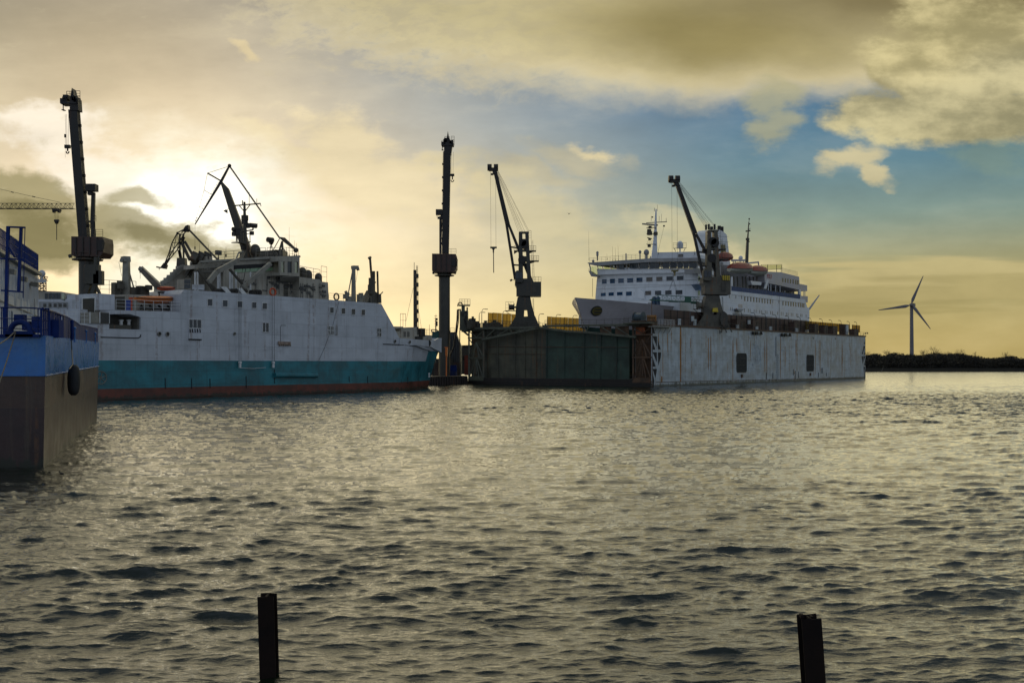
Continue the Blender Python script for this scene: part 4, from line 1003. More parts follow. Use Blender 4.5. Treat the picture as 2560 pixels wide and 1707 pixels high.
# outer shell reaches past the recessed ends
slab(q, 0, 1.6, .0, .25, -2, dz_); slab(q, DL-1.6, DL, 0, .25, -2, dz_)
q.build('side_wall', M['dock_white'], dock)
q = MB(); slab(q, 1.6, DL-1.6, DW-WT, DW, -2, dz_); q.build('side_wall', M['dock_inner'], dock)
q = MB(); slab(q, .0, DL, WT, DW-WT, -2, 1.7); q.prism([dk(-.6, 0, -1), dk(-.6, DW, -1), dk(-.6, DW, .9), dk(-.6, 0, .9)], DD*.6); q.build('pontoon', M['steel_dark'], dock)
q = MB(); slab(q, -.2, DL+.1, -.25, WT+.2, lambda s: dz_(s)-.05, lambda s: dz_(s)+.35); q.build('walkway_deck', M['dock_end'], dock)
q = MB(); slab(q, -.2, DL+.1, DW-WT-.3, DW+.2, lambda s: dz_(s)-.05, lambda s: dz_(s)+.35); q.build('walkway_deck', M['dock_green'], dock)
# corner posts, recess wall, bracing of the near ends
def end_frame(o0, o1, mat, name):
    q = MB(); w = o1-o0
    for o in (o0+.2, o1-.2): q.beam(dk(.25, o, -1), dk(.25, o, 14.3), .45, .45)
    for z in (1.2, 6.9, 12.2, 14.2): q.beam(dk(.2, o0, z), dk(.2, o1, z), .35, .45)
    m_ = (o0+o1)/2
    for a in (((o0+.3, 1.6), (m_-.3, 6.7)), ((o1-.3, 1.6), (m_+.3, 6.7)), ((m_, 2.5), (m_, 6.7)), ((m_-1.0, 1.6), (m_, 6.7)), ((m_+1.0, 1.6), (m_, 6.7)), ((o0+.3, 7.2), (m_, 11.0)), ((o1-.3, 7.2), (m_, 11.0)), ((m_-1.1, 7.1), (m_, 11.0)), ((m_+1.1, 7.1), (m_, 11.0)),
              ((o0+.3, 12), (o0+1.6, 10.4)), ((o1-.3, 12), (o1-1.6, 10.4)), ((o0+.3, 14), (m_, 12.4)), ((o1-.3, 14), (m_, 12.4))):
        q.beam(dk(.2, a[0][0], a[0][1]), dk(.2, a[1][0], a[1][1]), .24, .3)
    q.box(dk(.3, m_, 1.0), .5, w*.95, 2.2, X=DD)
    return q.build(name, mat, dock)
end_frame(0, WT, M['dock_end'], 'end_frame'); end_frame(DW-WT, DW, M['dock_green'], 'end_frame')
q = MB(); q.box(dk(.8, 3.4, 13.2), .4, 2.4, 1.6, X=DD); tag(q.build('panel', paint('orange_panel', (.32, .08, .02), .6, .5, 1.2, rust=.5), dock))
q = MB(); slab(q, 1.5, 1.58, .3, WT-.1, -1, 14.2); q.build('end_recess', M['dock_end'], dock)
q = MB(); slab(q, 1.5, 1.58, DW-WT+.1, DW-.3, -1, 14.2); q.build('end_recess', M['dock_inner'], dock)
# triangular lightening holes beside both ends, their inner shade drawn as black panels
def dpanel(mb, pts, o=-.03, th=.03): mb.prism([dk(s, o, z) for s, z in pts], DN*th)
for s0, sg in ((0, 1), (DL, -1)):
    for pts in ([(.15, 12.4), (1.5, 10.6), (.15, 10.6)], [(.3, 10.0), (2.3, 10.0), (2.3, 7.9)], [(2.8, 9.2), (4.1, 7.3), (2.8, 7.3)], [(.15, 9.2), (1.6, 7.2), (.15, 7.2)],
                [(.3, 6.7), (2.3, 6.7), (2.3, 4.6)], [(2.8, 6.7), (4.3, 6.7), (4.1, 5.6), (3.0, 3.9)], [(.15, 5.9), (1.7, 3.7), (.15, 3.7)], [(.35, 3.2), (2.3, 3.2), (2.1, 2.4), (1.6, 1.3)], [(.15, 2.8), (1.1, .8), (.7, -.6), (.15, -1)]):
        P_ = [(s0+sg*s*1.05, z*1.12+.6 if z > -.5 else z) for s, z in pts]
        q = MB(); dpanel(q, P_); q.build('hole_dark_panel', M['black'], dock)
# two tall grated side openings, the dark inside drawn as a black panel
for px0, px1, y0, y1 in ((1841, 1866, 883, 931), (2016, 2034, 887, 928)):
    s0 = (DP.ptz(px0, 0)-DA).dot(DD); s1 = (DP.ptz(px1, 0)-DA).dot(DD); z1 = DP.pt(px0, y0).z; z0 = DP.pt(px0, y1).z; r = .8
    rr_ = []
    for cx_, cz_, a0 in ((s1-r, z1-r, 0), (s0+r, z1-r, 90), (s0+r, z0+r, 180), (s1-r, z0+r, 270)):
        for k in range(5): a = R(a0+k*22.5); rr_.append((cx_+r*math.cos(a)*(1), cz_+r*math.sin(a)))
    q = MB(); dpanel(q, rr_); op = q.build('opening_dark_panel', M['black'], dock)
    q = MB(); P_ = [dk(s, -.06, z) for s, z in rr_]; q.path(P_+P_[:1], .07)
    for z in (z0+(z1-z0)*.38, z0+(z1-z0)*.76): q.tube(dk(s0, -.06, z), dk(s1, -.06, z), .03)
    for k in (.33, .66): q.tube(dk(s0+(s1-s0)*k, -.06, z0+.2), dk(s0+(s1-s0)*k, -.06, z1-.2), .03)
    q.build('grating', M['dock_green'], op)
    q = MB(); q.box(dk((s0+s1)/2, -.15, z0-1.0), .9, .3, .9, X=DD); q.build('discharge_pipe', M['dock_end'], op)
# rust runs, drain streaks, marks on the pale side
rnd = random.Random(12)
q = MB(); 
def run(px, y0, y1, w, th=.012):
    s = (DP.ptz(px, 0)-DA).dot(DD); z1 = DP.pt(px, y0).z; z0 = DP.pt(px, y1).z
    n = 7; L_ = []; R_ = []
    for i in range(n+1):
        t = i/n; ww = w*(.35+.65*math.sin(math.pi*min(1, t*.8+.12)))*(.8+.4*rnd.random()); L_.append((s-ww/2, z1+(z0-z1)*t)); R_.append((s+ww/2, z1+(z0-z1)*t))
    dpanel(q, L_+R_[::-1], -th-rnd.random()*.003, .01)
for a in ((1701.5, 813, 955, .75), (1771, 845, 925, .35), (1777, 840, 928, .4), (1832, 850, 950, .35), (1842, 845, 880, .4), (1912, 850, 930, .35), (1917, 845, 935, .4), (1951, 835, 945, .4), (1963, 865, 915, .35), (1990, 850, 900, .5),
          (2039, 850, 935, .35), (2050, 850, 930, .45), (2105, 860, 940, .55), (1669, 833, 880, .25), (1657, 833, 955, .18), (1646, 833, 870, .18), (1726, 845, 870, .25), (1790, 880, 935, .2), (1876, 850, 900, .3), (2070, 865, 920, .3), (2126, 865, 915, .3), (2140, 870, 930, .25), (1654, 940, 957, .5)):
    run(a[0], a[1], a[2], a[3]*1.35)
build_split(q, 'rust_streak', M['rust_streak'], dock)
q = MB()
for x, l_, zz in ((1916, 1.9, .9), (1932, 1.7, 1.0), (1983, 1.9, 1.8), (1988, 2.6, .6), (1996, 1.9, 1.0), (2046, 1.5, 1.0), (2053, 1.8, 2.2), (2056, 1.8, 2.2), (2066, 1.2, 1.2)):
    s_ = (DP.ptz(x, 0)-DA).dot(DD); q.beam(dk(s_, -.03, zz), dk(s_, -.03, zz+l_), .35, .06, side=DD)
build_split(q, 'weed_patch', M['black'], dock)
q = MB()
for x, y0, y1 in ((1800, 826, 834), (1940, 842, 890), (2033, 842, 848), (2088, 844, 849)): q.tube(DP.pt(x, y0, -.06), DP.pt(x, y1, -.06), .09)
build_split(q, 'overflow_pipe', M['steel_dark'], dock)
# draft scale: two columns of dark numerals
def text(body, size, origin, xdir, name, mat, parent, ext=.01, updir=(0, 0, 1)):
    cu = bpy.data.curves.new(name, 'FONT'); cu.body = body; cu.size = size; cu.extrude = ext; cu.align_x = 'CENTER'; cu.align_y = 'CENTER'; cu.resolution_u = 2
    tmp = bpy.data.objects.new('tmp', cu); COL.objects.link(tmp)
    dg = bpy.context.evaluated_depsgraph_get(); me = bpy.data.meshes.new_from_object(tmp.evaluated_get(dg)); bpy.data.objects.remove(tmp)
    X = Vector(xdir).normalized(); Z = Vector(updir); Y = Z; N_ = X.cross(Y)
    me.transform(Matrix(((X.x, Y.x, N_.x, 0), (X.y, Y.y, N_.y, 0), (X.z, Y.z, N_.z, 0), (0, 0, 0, 1))))
    me.materials.clear(); me.materials.append(mat); me.name = name
    o = bpy.data.objects.new(name, me); COL.objects.link(o)
    if parent: o.parent = parent; o.location = Vector(origin)-world_loc(parent)
    else: o.location = origin
    return o
for k in range(11):
    for j, x in enumerate((1940.5, 1946)):
        p = DP.pt(x, 888+k*6.0, -.04); text(str((22-2*k) % 10) if j == 0 else ['2', '8', '4', '6', '0'][k % 5], .62, p, DD, 'draft_number', M['black'], dock)
q = MB(); q.tube(DP.pt(1943, 885, -.04), DP.pt(1943, 950, -.04), .05, n=4); q.build('draft_line', M['black'], dock)
# faint white sailing ship drawn on the plating, with lettering
M['chalk'] = paint('faded_white_marking', (.50, .55, .56), .6, .2, 1)
q = MB()
def Lc(pts, r=.035): q.path([DP.pt(x, y, -.03) for x, y in pts], r, n=4)
Lc([(1880, 908), (1884, 919), (1901, 919), (1902, 905), (1896, 911), (1884, 912), (1880, 908)], .06); Lc([(1877, 919.5), (1905, 919.5)], .07); Lc([(1876, 923.5), (1904, 924)], .07)
for x, yt in ((1886, 862), (1891, 856), (1896, 860)): Lc([(x, 911), (x, yt)])
for x, ys in ((1886, ((868, 876), (878, 888), (890, 900), (901, 909))), (1891.5, ((862, 870), (872, 882), (884, 896), (898, 909))), (1897, ((870, 878), (880, 890), (892, 904)))):
    for a, b in ys: Lc([(x-2.2, a), (x+2.2, a), (x+3, b), (x-3, b), (x-2.2, a)])
Lc([(1878, 858), (1882, 856), (1886, 861), (1891, 864)], .06); Lc([(1883, 853), (1888, 852), (1891, 856)], .05); Lc([(1901, 868), (1898, 880), (1902, 900), (1901, 905)]); Lc([(1900, 872), (1899, 876), (1903, 896)]); Lc([(1879, 900), (1882, 885), (1886, 866)])
q.build('ship_drawing', M['chalk'], dock)
for i, ch in enumerate('INDOCKS'):
    if ch: text(ch, 1.0, DP.pt(1953.5+i*3.3, 876, -.03), DD, 'lettering', M['chalk'], dock)
q = MB()
for x0 in (1881, 1953):
    q.beam(DP.pt(x0, 831+(x0-1881)*.06, -.5), DP.pt(x0+25, 835+(x0-1881)*.06, -.5), .2, .3)
    for k in (2, 9, 12, 22): c_ = DP.pt(x0+k, 833+(x0-1881)*.06, -.5); q.box(c_, .5, .5, .9, X=DD)
q.build('mooring_fitting', M['steel_dark'], dock)
q = MB(); q.beam(DP.pt(1640, 955, -.05), DP.pt(2155, 943.8, -.05), .12, .1); q.build('rubbing_band', M['dock_end'], dock)
# bracketed gangway with white rail near the corner
q = MB(); q.prism([DP.pt(1633, 815, -1.3), DP.pt(1685, 817, -1.3), DP.pt(1685, 819, -1.3), DP.pt(1633, 817, -1.3)], DN*1.3)
for x in (1642, 1655, 1667, 1679): q.beam(DP.pt(x, 818, -1.2), DP.pt(x-8, 832, -.1), .1, .15)
gw = q.build('gangway_platform', M['gear_grey'], dock)
q = MB(); q.rail([DP.pt(1645, 814, -1.3), DP.pt(1687, 816, -1.3)], 1.5, .8, 3, .04); q.build('rail', M['white_trim'], gw)
# rails on top of both walls
q = MB(); q.rail([dk(1, -.1, dz_(1)+.3), dk(DL, -.1, dz_(DL)+.3)], 1.2, 3.0, 2, .04); q.build('wall_rail', M['steel_dark'], dock)
q = MB(); q.rail([dk(0, DW-WT-.1, dz_(0)+.3), dk(120, DW-WT-.1, dz_(120)+.3)], 2.0, 1.6, 3, .05); q.rail([dk(0, DW, dz_(0)+.3), dk(120, DW, dz_(120)+.3)], 1.6, 2.6, 2, .05); q.rail([dk(0, DW-WT, dz_(0)+.3), dk(0, DW, dz_(0)+.3)], 1.2, 1.2, 3, .04); q.build('wall_rail', M['steel_crane'], dock)
# wind screens on the near wall: run before the ferry painted dark as unlit, then translucent panels, with ribs
def screens(px0, px1, o, h0, h1, mat, step, name='wind_screen', rib=True, zadd=.35):
    s0 = (DP.ptz(px0, 0, o)-dk(0, o, 0)).dot(DD); s1 = (DP.ptz(px1, 0, o)-dk(0, o, 0)).dot(DD); n = max(1, round((s1-s0)/step))
    for i in range(n):
        a, b = s0+(s1-s0)*i/n, s0+(s1-s0)*(i+1)/n; ja = rnd.uniform(-.06, .06)
        q = MB(); q.prism([dk(a+.04, o+ja*.5, dz_(a)+zadd+h0), dk(b-.04, o+ja*.5, dz_(b)+zadd+h0), dk(b-.04+.12, o+ja, dz_(b)+zadd+h1+ja), dk(a+.04+.12, o+ja, dz_(a)+zadd+h1+ja)], DN*.04)
        w = q.build(name, mat, dock)
        if rib:
            q = MB(); q.beam(dk(a, o-.12, dz_(a)+zadd-.2), dk(a+.12, o-.12, dz_(a)+zadd+h1), .13, .13)
            q.tube(dk(a, o-.1, dz_(a)+zadd+h1*.55), dk(b, o-.1, dz_(b)+zadd+h1*.55), .05, n=4); q.build('screen_post', M['steel_dark'], w)
screens(1659, 2012, 4.9, .0, 4.1, M['brown_and_unlit_screen'], 3.6)
screens(2012, 2125, 4.9, 1.2, 4.1, M['screen_mesh'], 2.4); screens(2130, 2150, 4.9, 1.4, 4.1, M['screen_mesh'], 2.2)
screens(1219, 1289, DW-.6, .6, 4.5, M['screen_mesh'], 2.2); screens(1367, 1470, DW-.6, .0, 4.4, M['screen_mesh'], 2.2)
# swing bridge across the near end
q = MB()
Eb = lambda x, y, o=-.4: EP.pt(x, y, o)
for o in (-.4, 2.6):
    for a in ((1168, 821, 1352, 818.5), (1205, 849, 1282, 833), (1282, 833, 1352, 818.5), (1352, 818.5, 1415, 828), (1415, 828, 1462, 830), (1360, 815, 1600, 811.5), (1462, 830, 1590, 842.5)): q.beam(Eb(a[0], a[1], o), Eb(a[2], a[3], o), .5, .6, side=(0, 0, 1))
    for a in ((1210, 822, 1210, 848), (1241, 821, 1241, 841), (1277, 820, 1279, 834), (1213, 846, 1238, 823), (1244, 838, 1272, 823), (1282, 832, 1322, 820), (1395, 815, 1395, 824), (1456, 813, 1459, 830), (1425, 815, 1425, 828), (1466, 829, 1472, 815), (1500, 814, 1500, 834), (1535, 813, 1535, 838), (1575, 812, 1575, 841), (1535, 838, 1500, 815), (1575, 840, 1536, 815)): q.beam(Eb(a[0], a[1], o), Eb(a[2], a[3], o), .22, .3, side=(0, 0, 1))
sb = q.build('swing_bridge', M['dock_green'], dock)
q = MB(); 
for o in (-.5, 2.7): q.rail([Eb(1215, 820, o), Eb(1350, 817.5, o)], 1.3, 2.2, 3, .045); q.rail([Eb(1362, 814, o), Eb(1570, 811, o)], 1.3, 2.2, 3, .045)
q.build('bridge_rail', M['steel_crane'], sb)
q = MB(); q.prism([Eb(1500, 816, .4), Eb(1528, 816, .4), Eb(1528, 837, .4), Eb(1500, 832, .4)], DD*.1); q.prism([Eb(1538, 816, .3), Eb(1572, 815, .3), Eb(1572, 840, .3), Eb(1538, 837, .3)], DD*.1); q.build('bridge_plate', M['dock_end'], sb)
# plated gate closing the near end below the bridge
M['gate_brown'] = paint('olive_brown_gate_plating', (.085, .08, .05), .6, .4, .3, rust=.7, streak=.7, plates=.6, vdir=DN)
M['gate_green'] = paint('dark_green_gate_plating', (.035, .065, .045), .55, .4, .3, streak=.5, plates=.6, vdir=DN, rust=.3)
q = MB(); q.prism([Eb(1214, 948, 1.6), Eb(1214, 849, 1.6), Eb(1282, 834, 1.6), Eb(1352, 821, 1.6), Eb(1365, 822.5, 1.6), Eb(1365, 948, 1.6)], DD*.4); g1_ = q.build('end_gate', M['gate_brown'], dock)
q = MB(); q.prism([Eb(1365, 948, 1.6), Eb(1365, 822.5, 1.6), Eb(1415, 830, 1.6), Eb(1462, 832, 1.6), Eb(1573, 843, 1.6), Eb(1573, 948, 1.6)], DD*.4); g2_ = q.build('end_gate', M['gate_green'], dock)
for x, g_ in ((1245, g1_), (1288, g1_), (1312, g1_), (1340, g1_), (1365.5, g2_), (1410, g2_), (1459, g2_), (1500, g2_), (1540, g2_)):
    q = MB(); yt_ = 849-(x-1214)*.2 if x < 1352 else 822+(x-1352)*.1; q.beam(Eb(x, 948, 1.5), Eb(x+(x-1300)*.01, yt_, 1.5), .22, .25); q.build('gate_rib', M['gate_brown'] if x < 1360 else M['gate_green'], g_)
q = MB(); q.beam(Eb(1214, 866, 1.45), Eb(1573, 868, 1.45), .12, .15); q.beam(Eb(1214, 884, 1.45), Eb(1365, 885, 1.45), .08, .15); build_split(q, 'gate_pipe', M['dock_end'], g1_)
# vertical stiffeners on the dark inner side wall
for i in range(22):
    s = 4+i*7.2; q = MB(); q.beam(dk(s, DW-WT-.2, 1.7), dk(s, DW-WT-.2, 14.2), .25, .3, side=DD); q.build('stiffener', M['dock_inner'], dock)
q = MB()
for z in (4.2, 11.2): q.beam(dk(2, DW-WT-.35, z), dk(158, DW-WT-.35, z), .15, .2)
q.build('wall_pipe', M['dock_end'], dock)
# keel blocks
for i in range(12): 
    q = MB(); q.box(dk(14+i*10, 27.5, 2.35), 1.6, 3, 1.3, X=DD); q.build('keel_block', M['dock_end'], dock)
# top platform with winch gear at the near corner
q = MB(); q.prism([dk(-2.2, -.2, 14.7), dk(-2.2, 6.4, 14.7), dk(2.6, 6.4, 14.7), dk(2.6, -.2, 14.7)], (0, 0, .35)); pf = q.build('corner_platform', M['dock_green'], dock)
q = MB(); q.rail([dk(-2.1, 6.3, 15), dk(-2.1, -.1, 15), dk(2.6, -.1, 15)], 1.2, 1.3, 3, .04); q.build('rail', M['steel_crane'], pf)
cw = thing('mooring_winch', 'blue-grey drum winch on the near corner platform of the floating dock', 'winch', dk(.4, 3.6, 15.05))
q = MB(); c_ = dk(.4, 3.6, 16.3); q.tube(c_-DN*1.0, c_+DN*1.0, 1.0, n=16)
for o in (-1.1, 1.1): q.tube(c_+DN*(o-.06), c_+DN*(o+.06), 1.35, n=18)
q.build('drum', paint('blue_winch_paint', (.04, .07, .09), .5, .3, 1, rust=.5), cw)
q = MB(); q.box(dk(.4, 3.6, 15.3), 2.2, 2.9, .5, X=DD); q.build('winch_base', M['dock_end'], cw)
cw = thing('mooring_winch', 'rusty brown capstan gear right beside the blue-grey drum winch', 'winch', dk(1.4, .8, 15.05))
q = MB(); c_ = dk(1.4, .8, 15.4)
for k in range(5): q.tube(c_+DN*(k*.5-1), c_+DN*(k*.5-1)+Vector((0, 0, 1.4)), .2, n=8)
q.tube(c_-DN*1.1+Vector((0, 0, 1.0)), c_+DN*1.1+Vector((0, 0, 1.0)), .35, n=10); q.build('capstan', M['rust_streak'], cw)
q = MB(); q.box(c_-Vector((0, 0, .2)), 1.5, 2.6, .3, X=DD); q.tube(c_, c_+Vector((0, 0, 4.8)), .09); q.build('winch_base', M['dock_end'], cw)
# service tower at the far left end of the dock
st_ = thing('service_tower', 'small steel tower with caged platform and bent pipe at the quay end of the dock', 'tower', dk(.5, DW+.8, 14.7))
YT = (dk(.5, DW+.6, 0)).y
Tt = lambda x, y, d=0: at(x, y, YT+d)
q = MB(); q.beam(Tt(1160, 826), Tt(1160, 778), 2.2, 2.0); q.beam(Tt(1152, 822), Tt(1151, 773), .35, .35); q.beam(Tt(1168, 822), Tt(1168, 768), .4, .4); q.beam(Tt(1158, 780), Tt(1158, 763), .9, .9); q.beam(Tt(1147, 763.5), Tt(1175, 763.5), .35, 1.6)
q.tube(Tt(1149, 820), Tt(1171, 838), .25); q.beam(Tt(1154, 823), Tt(1174, 823), 1.4, 1.4); q.build('tower_frame', M['dock_green'], st_)
q = MB(); q.rail([Tt(1148, 763, -.8), Tt(1175.5, 763, -.8)], 1.6, .7, 4, .05); q.rail([Tt(1148, 763, .8), Tt(1175.5, 763, .8)], 1.6, .7, 4, .05); q.build('cage_rail', M['steel_crane'], st_)
q = MB(); q.path([Tt(1144.5, 766), Tt(1145, 760), Tt(1148, 756.5), Tt(1152, 756), Tt(1155, 759), Tt(1156, 764)], .16, n=6)
q.path([Tt(1144, 774), Tt(1143, 800), Tt(1139, 835), Tt(1134, 868), Tt(1124, 892)], .22, n=6); q.path([Tt(1147.5, 774), Tt(1146, 805), Tt(1141, 840)], .12, n=6); q.path([Tt(1144, 774), Tt(1152, 773.5)], .15); q.tube(Tt(1149.5, 825), Tt(1149.5, 960), .12); q.build('hose', M['steel_dark'], st_)
q = MB(); 
for i in range(8): q.box(Tt(1163+rnd.uniform(-8, 8), 780+i*5, -1.2), .5, .4, .7)
q.build('valve', M['steel_dark'], st_)
# odd gear on the left wall top
for i, (x, w_, h_) in enumerate(((1176, 1.6, 2.0), (1182, 1.0, 2.6), (1192, 1.8, 1.4), (1214, 1.2, 1.6), (1226, 2.6, 1.2), (1237, 1.4, 2.0), (1248, 1.0, 1.4), (1358, .9, 1.2), (1364, .9, 1.5))):
    p = DP.ptz(x, 0, DW-2); s = (p-dk(0, DW-2, 0)).dot(DD); b_ = dk(s, DW-2, dz_(s)+.35)
    q = MB(); q.box(b_+Vector((0, 0, h_/2)), w_, 1.2, h_, X=DD); q.tube(b_+Vector((0, 0, h_)), b_+Vector((0, 0, h_+.5)), w_*.35, n=8); q.tube(b_+DD*w_*.6, b_+DD*w_*.6+Vector((0, 0, h_*.8)), .12)
    q.build('deck_machine', M['steel_crane'], dock)
# lamps on both walls
def lamp_post(p, h, arm, d, label, group, mat):
    t_ = thing('lamp_post', label, 'lamp post', p, group)
    q = MB(); q.tube(p, p+Vector((0, 0, h*.8)), .11, .08, n=6)
    P_ = [p+Vector((0, 0, h*.8))]
    for k in range(1, 6):
        a = k/5*math.pi/2; P_.append(p+Vector((0, 0, h*.8+h*.2*math.sin(a)))+d*arm*.6*(1-math.cos(a)))
    P_.append(P_[-1]+d*arm*.4); q.path(P_, .07, n=5); q.build('pole', mat, t_)
    q = MB(); e = P_[-1]; q.beam(e-d*.1, e+d*.95, .34, .16, side=d.cross(Vector((0, 0, 1)))); q.build('lamp_head', mat, t_)
    return t_
ordn = ['first', 'second', 'third', 'fourth', 'fifth', 'sixth', 'seventh', 'eighth', 'ninth', 'tenth', 'eleventh', 'twelfth', 'thirteenth']
for i, x in enumerate((1855, 1888, 1914, 1941, 1972, 2001, 2028, 2056, 2080, 2103, 2124, 2142)):
    o = 3.6; s = (DP.ptz(x, 0, o)-dk(0, o, 0)).dot(DD); b_ = dk(s, o, dz_(s)+.35)
    lamp_post(b_, 5.0+rnd.uniform(-.1, .1), 1.9, -DD, ordn[i]+' curved lamp post on the pale dock wall, counted rightward from the rusty crane', 'lamps along the pale dock wall', M['steel_dark'])
for x, y, d_, lb in ((1204.5, 772, 1, 'tallest curved lamp post at the quay end of the dock wall'), (1198, 780, 1, 'short straight-looking lamp post just left of the tallest curved one'), (1257, 777, 1, 'curved lamp post before the yellow screen left of the grey crane'),
                  (1347, 784, 1, 'small curved lamp post just right of the grey crane base'), (1390, 786, 1, 'curved lamp post before the yellow screen left of the ferry bow'), (1432, 788, 1, 'curved lamp post closest to the ferry bow')):
    o = DW-3.5; s = (DP.ptz(x, 0, o)-dk(0, o, 0)).dot(DD); b_ = dk(s, o, dz_(s)+.35); h = at(x, y, b_.y).z-b_.z
    lamp_post(b_, h, 1.5, DD, lb, 'lamps along the far dock wall', M['steel_crane'])
p = dk(DL-.5, 1.0, 15.4); q = MB(); q.path([p, p+DD*2.4+Vector((0, 0, 1.0)), p+DD*5.5+Vector((0, 0, 1.5)), p+DD*6.5+Vector((0, 0, 1.45))], .08); q.box(p+DD*4.2+Vector((0, 0, 1.1)), .3, .3, .5); q.box(p+DD*6.4+Vector((0, 0, 1.2)), .3, .3, .5)
q.build('lamp_arm', M['steel_dark'], dock)
# cabins and lockers on the near wall
for i, (x, w_, h_, lb) in enumerate(((1842, 4.2, 2.6, 'dark locker on the pale dock wall right of the round crane disc'), (1881, 4.0, 2.8, 'dark locker before the brown screen, second from the round crane disc'), (1985, 4.6, 3.0, 'wide dark locker before the brown screen below the ferry stern windows'),
        (2034, 3.6, 3.0, 'dark locker before the first yellow screens'), (2058, 3.2, 2.7, 'narrow dark locker between two gaps in the yellow screens'), (2081, 4.6, 2.7, 'wide dark locker before the middle of the yellow screens'), (2108, 2.6, 3.6, 'tall dark locker before the yellow screens'), (2134, 4.4, 2.2, 'low dark locker near the far end of the pale dock wall'))):
    o = 2.2; s = (DP.ptz(x, 0, o)-dk(0, o, 0)).dot(DD); b_ = dk(s, o, dz_(s)+.35)
    t_ = thing('deck_locker', lb, 'locker', b_, 'lockers on the pale dock wall')
    q = MB(); q.box(b_+Vector((0, 0, h_/2)), w_, 2.0, h_, X=DD); q.box(b_+Vector((0, 0, h_+.05)), w_+.2, 2.2, .1, X=DD); q.build('cabin', M['brown_and_unlit_screen'], t_)
    q = MB(); q.box(b_+DD*w_*.2-DN*1.03+Vector((0, 0, h_*.45)), .9, .06, h_*.75, X=DD); q.build('door', M['steel_dark'], t_)
for x, y0, y1 in ((1700, 797, 812), (1738.5, 798, 813), (1733, 790, 803), (1845, 812, 822), (1893, 816, 826), (1928, 816, 826), (1993, 820, 830), (2119, 812, 838), (1874, 800, 810)):
    q = MB(); o = .9; q.prism([DP.pt(x-2.6, y0, o), DP.pt(x+2.6, y0, o), DP.pt(x+2.6, y1, o), DP.pt(x-2.6, y1, o)], DN*.3); q.build('junction_box', M['dock_white'], dock)
# ------------------------------------------------------------------ passenger ferry in the dock
FA = Vector((51.4, 275, 0)); FS = Plane(FA, DD); FF = Plane(FA, DN)
FB = 33.0
M['f_hull'] = paint('pinkish_grey_bow_paint', (.46, .43, .44), .40, .10, .2, streak=.1, rust=.1, plates=.4, vdir=DD)
M['f_white'] = paint('cold_white_ship_paint', (.66, .68, .70), .38, .08, .3, rust=.12, streak=.12)
M['f_side'] = paint('cold_white_side_plating', (.68, .71, .74), .38, .10, .3, rust=.3, streak=.15, plates=.4, vdir=DD)
M['f_green'] = paint('dark_green_bottom_paint', (.018, .045, .035), .5, .3, .3, streak=.3)
M['f_blue'] = paint('blue_canvas', (.03, .07, .20), .6, .2, 1)
M['f_grey'] = paint('mid_grey_paint', (.28, .28, .28), .5, .15, .5, rust=.2)  # one even grey for trim, roof and deck parts
M['glass_blue'] = paint('blue_window_glass', (.02, .06, .12), .06, .4, .6)
M['glass_brown'] = paint('curtained_window', (.10, .085, .075), .15, .4, .8)
M['glass_clear'] = M['glass_green'].copy(); M['glass_clear'].name = 'clear_screen_glass'
[n for n in M['glass_clear'].node_tree.nodes if n.type == 'BSDF_TRANSPARENT'][0].inputs[0].default_value = (.80, .82, .70, 1)
M['yellow'] = paint('yellow_paint', (.62, .45, .03), .5, .2, 1)
M['yellow_dim'] = paint('faded_yellow_mark', (.15, .12, .03), .5, .2, 1)
fer = thing('passenger_ferry', 'white passenger ferry with a flared grey bow, standing in the floating dock', 'ship', FA+DN*FB/2+DD*30+Vector((0, 0, 3)))
cb_ = FA+DN*FB/2    # front-face centre, s measured aft of it
S0 = -37.0
def fpt(s, o, z): return cb_+DD*s+DN*o+Vector((0, 0, z))
def zdeck(a): return 20.3+2.0*max(0, 1-a/38.0)**1.4
def build_f_hull():
    rings = []; zf = [0, .18, .40, .62, .80, .93, 1.0]
    for a in (0, 1.2, 2.8, 5, 8, 12, 17, 23, 30, 38, 60, 90, 122.5):
        zt = zdeck(a); L_ = []
        for k, v in enumerate(zf):
            z = 3.0+(zt-3.0)*v; rake = (1-v)*11.5*(1+.0*v); s = S0+rake*max(0, 1-a/60.0)+a
            Ld = 36+(1-v)*38; hb = 16.5*(1-(1-min(1, a/Ld))**(1.6+.25*v))
            if v == 0: hb *= .75
            if v == 1.0 and a == 0: hb = .25
            L_.append(fpt(s, -max(hb, .12), z))
        Rr = [p+DN*2*(cb_-p).dot(DN)*1.0 for p in L_]
        Rr = [p-DN*2*((p-cb_).dot(DN)) for p in L_]
        rings.append(L_+Rr[::-1])
    m = MB(); m.loft(rings, mats=lambda j, i: 1 if (min(i, 12-i) < 3) else 0)
    m.build('hull', [M['f_hull'], M['f_green']], fer, smooth=40)
build_f_hull()
# bow emblem: dark ring disc with yellow bars
def bowpt(px, py):
    """hit the near bow flank under a picture point"""
    best = None; d = Vector(((px-CX)/FPX, 1, (HY-py)/FPX)); ob = [o for o in bpy.data.objects if o.name.startswith('hull') and o.parent == fer][0]
    ol = world_loc(ob); hit, loc, nor, _ = ob.ray_cast(Vector((0, 0, CH))-ol, d.normalized())
    return (loc+ol, nor) if hit else (at(px, py, 262), Vector((0, -1, 0)))
c_, nr_ = bowpt(1491, 777); nr_ = nr_.normalized()
if nr_.dot(c_-Vector((0, 0, CH))) > 0: nr_ = -nr_
right = Vector((0, 0, 1)).cross(nr_).normalized(); upv = nr_.cross(right).normalized()
if right.x < 0: right = -right
q = MB(); rad = 1.42
q.prism([c_+right*math.cos(a)*rad*1.12+upv*math.sin(a)*rad+nr_*.10 for a in [2*math.pi*i/28 for i in range(28)]], nr_*.06)
em = q.build('bow_emblem', paint('dark_emblem_paint', (.035, .04, .04), .5, .1, 1), fer)
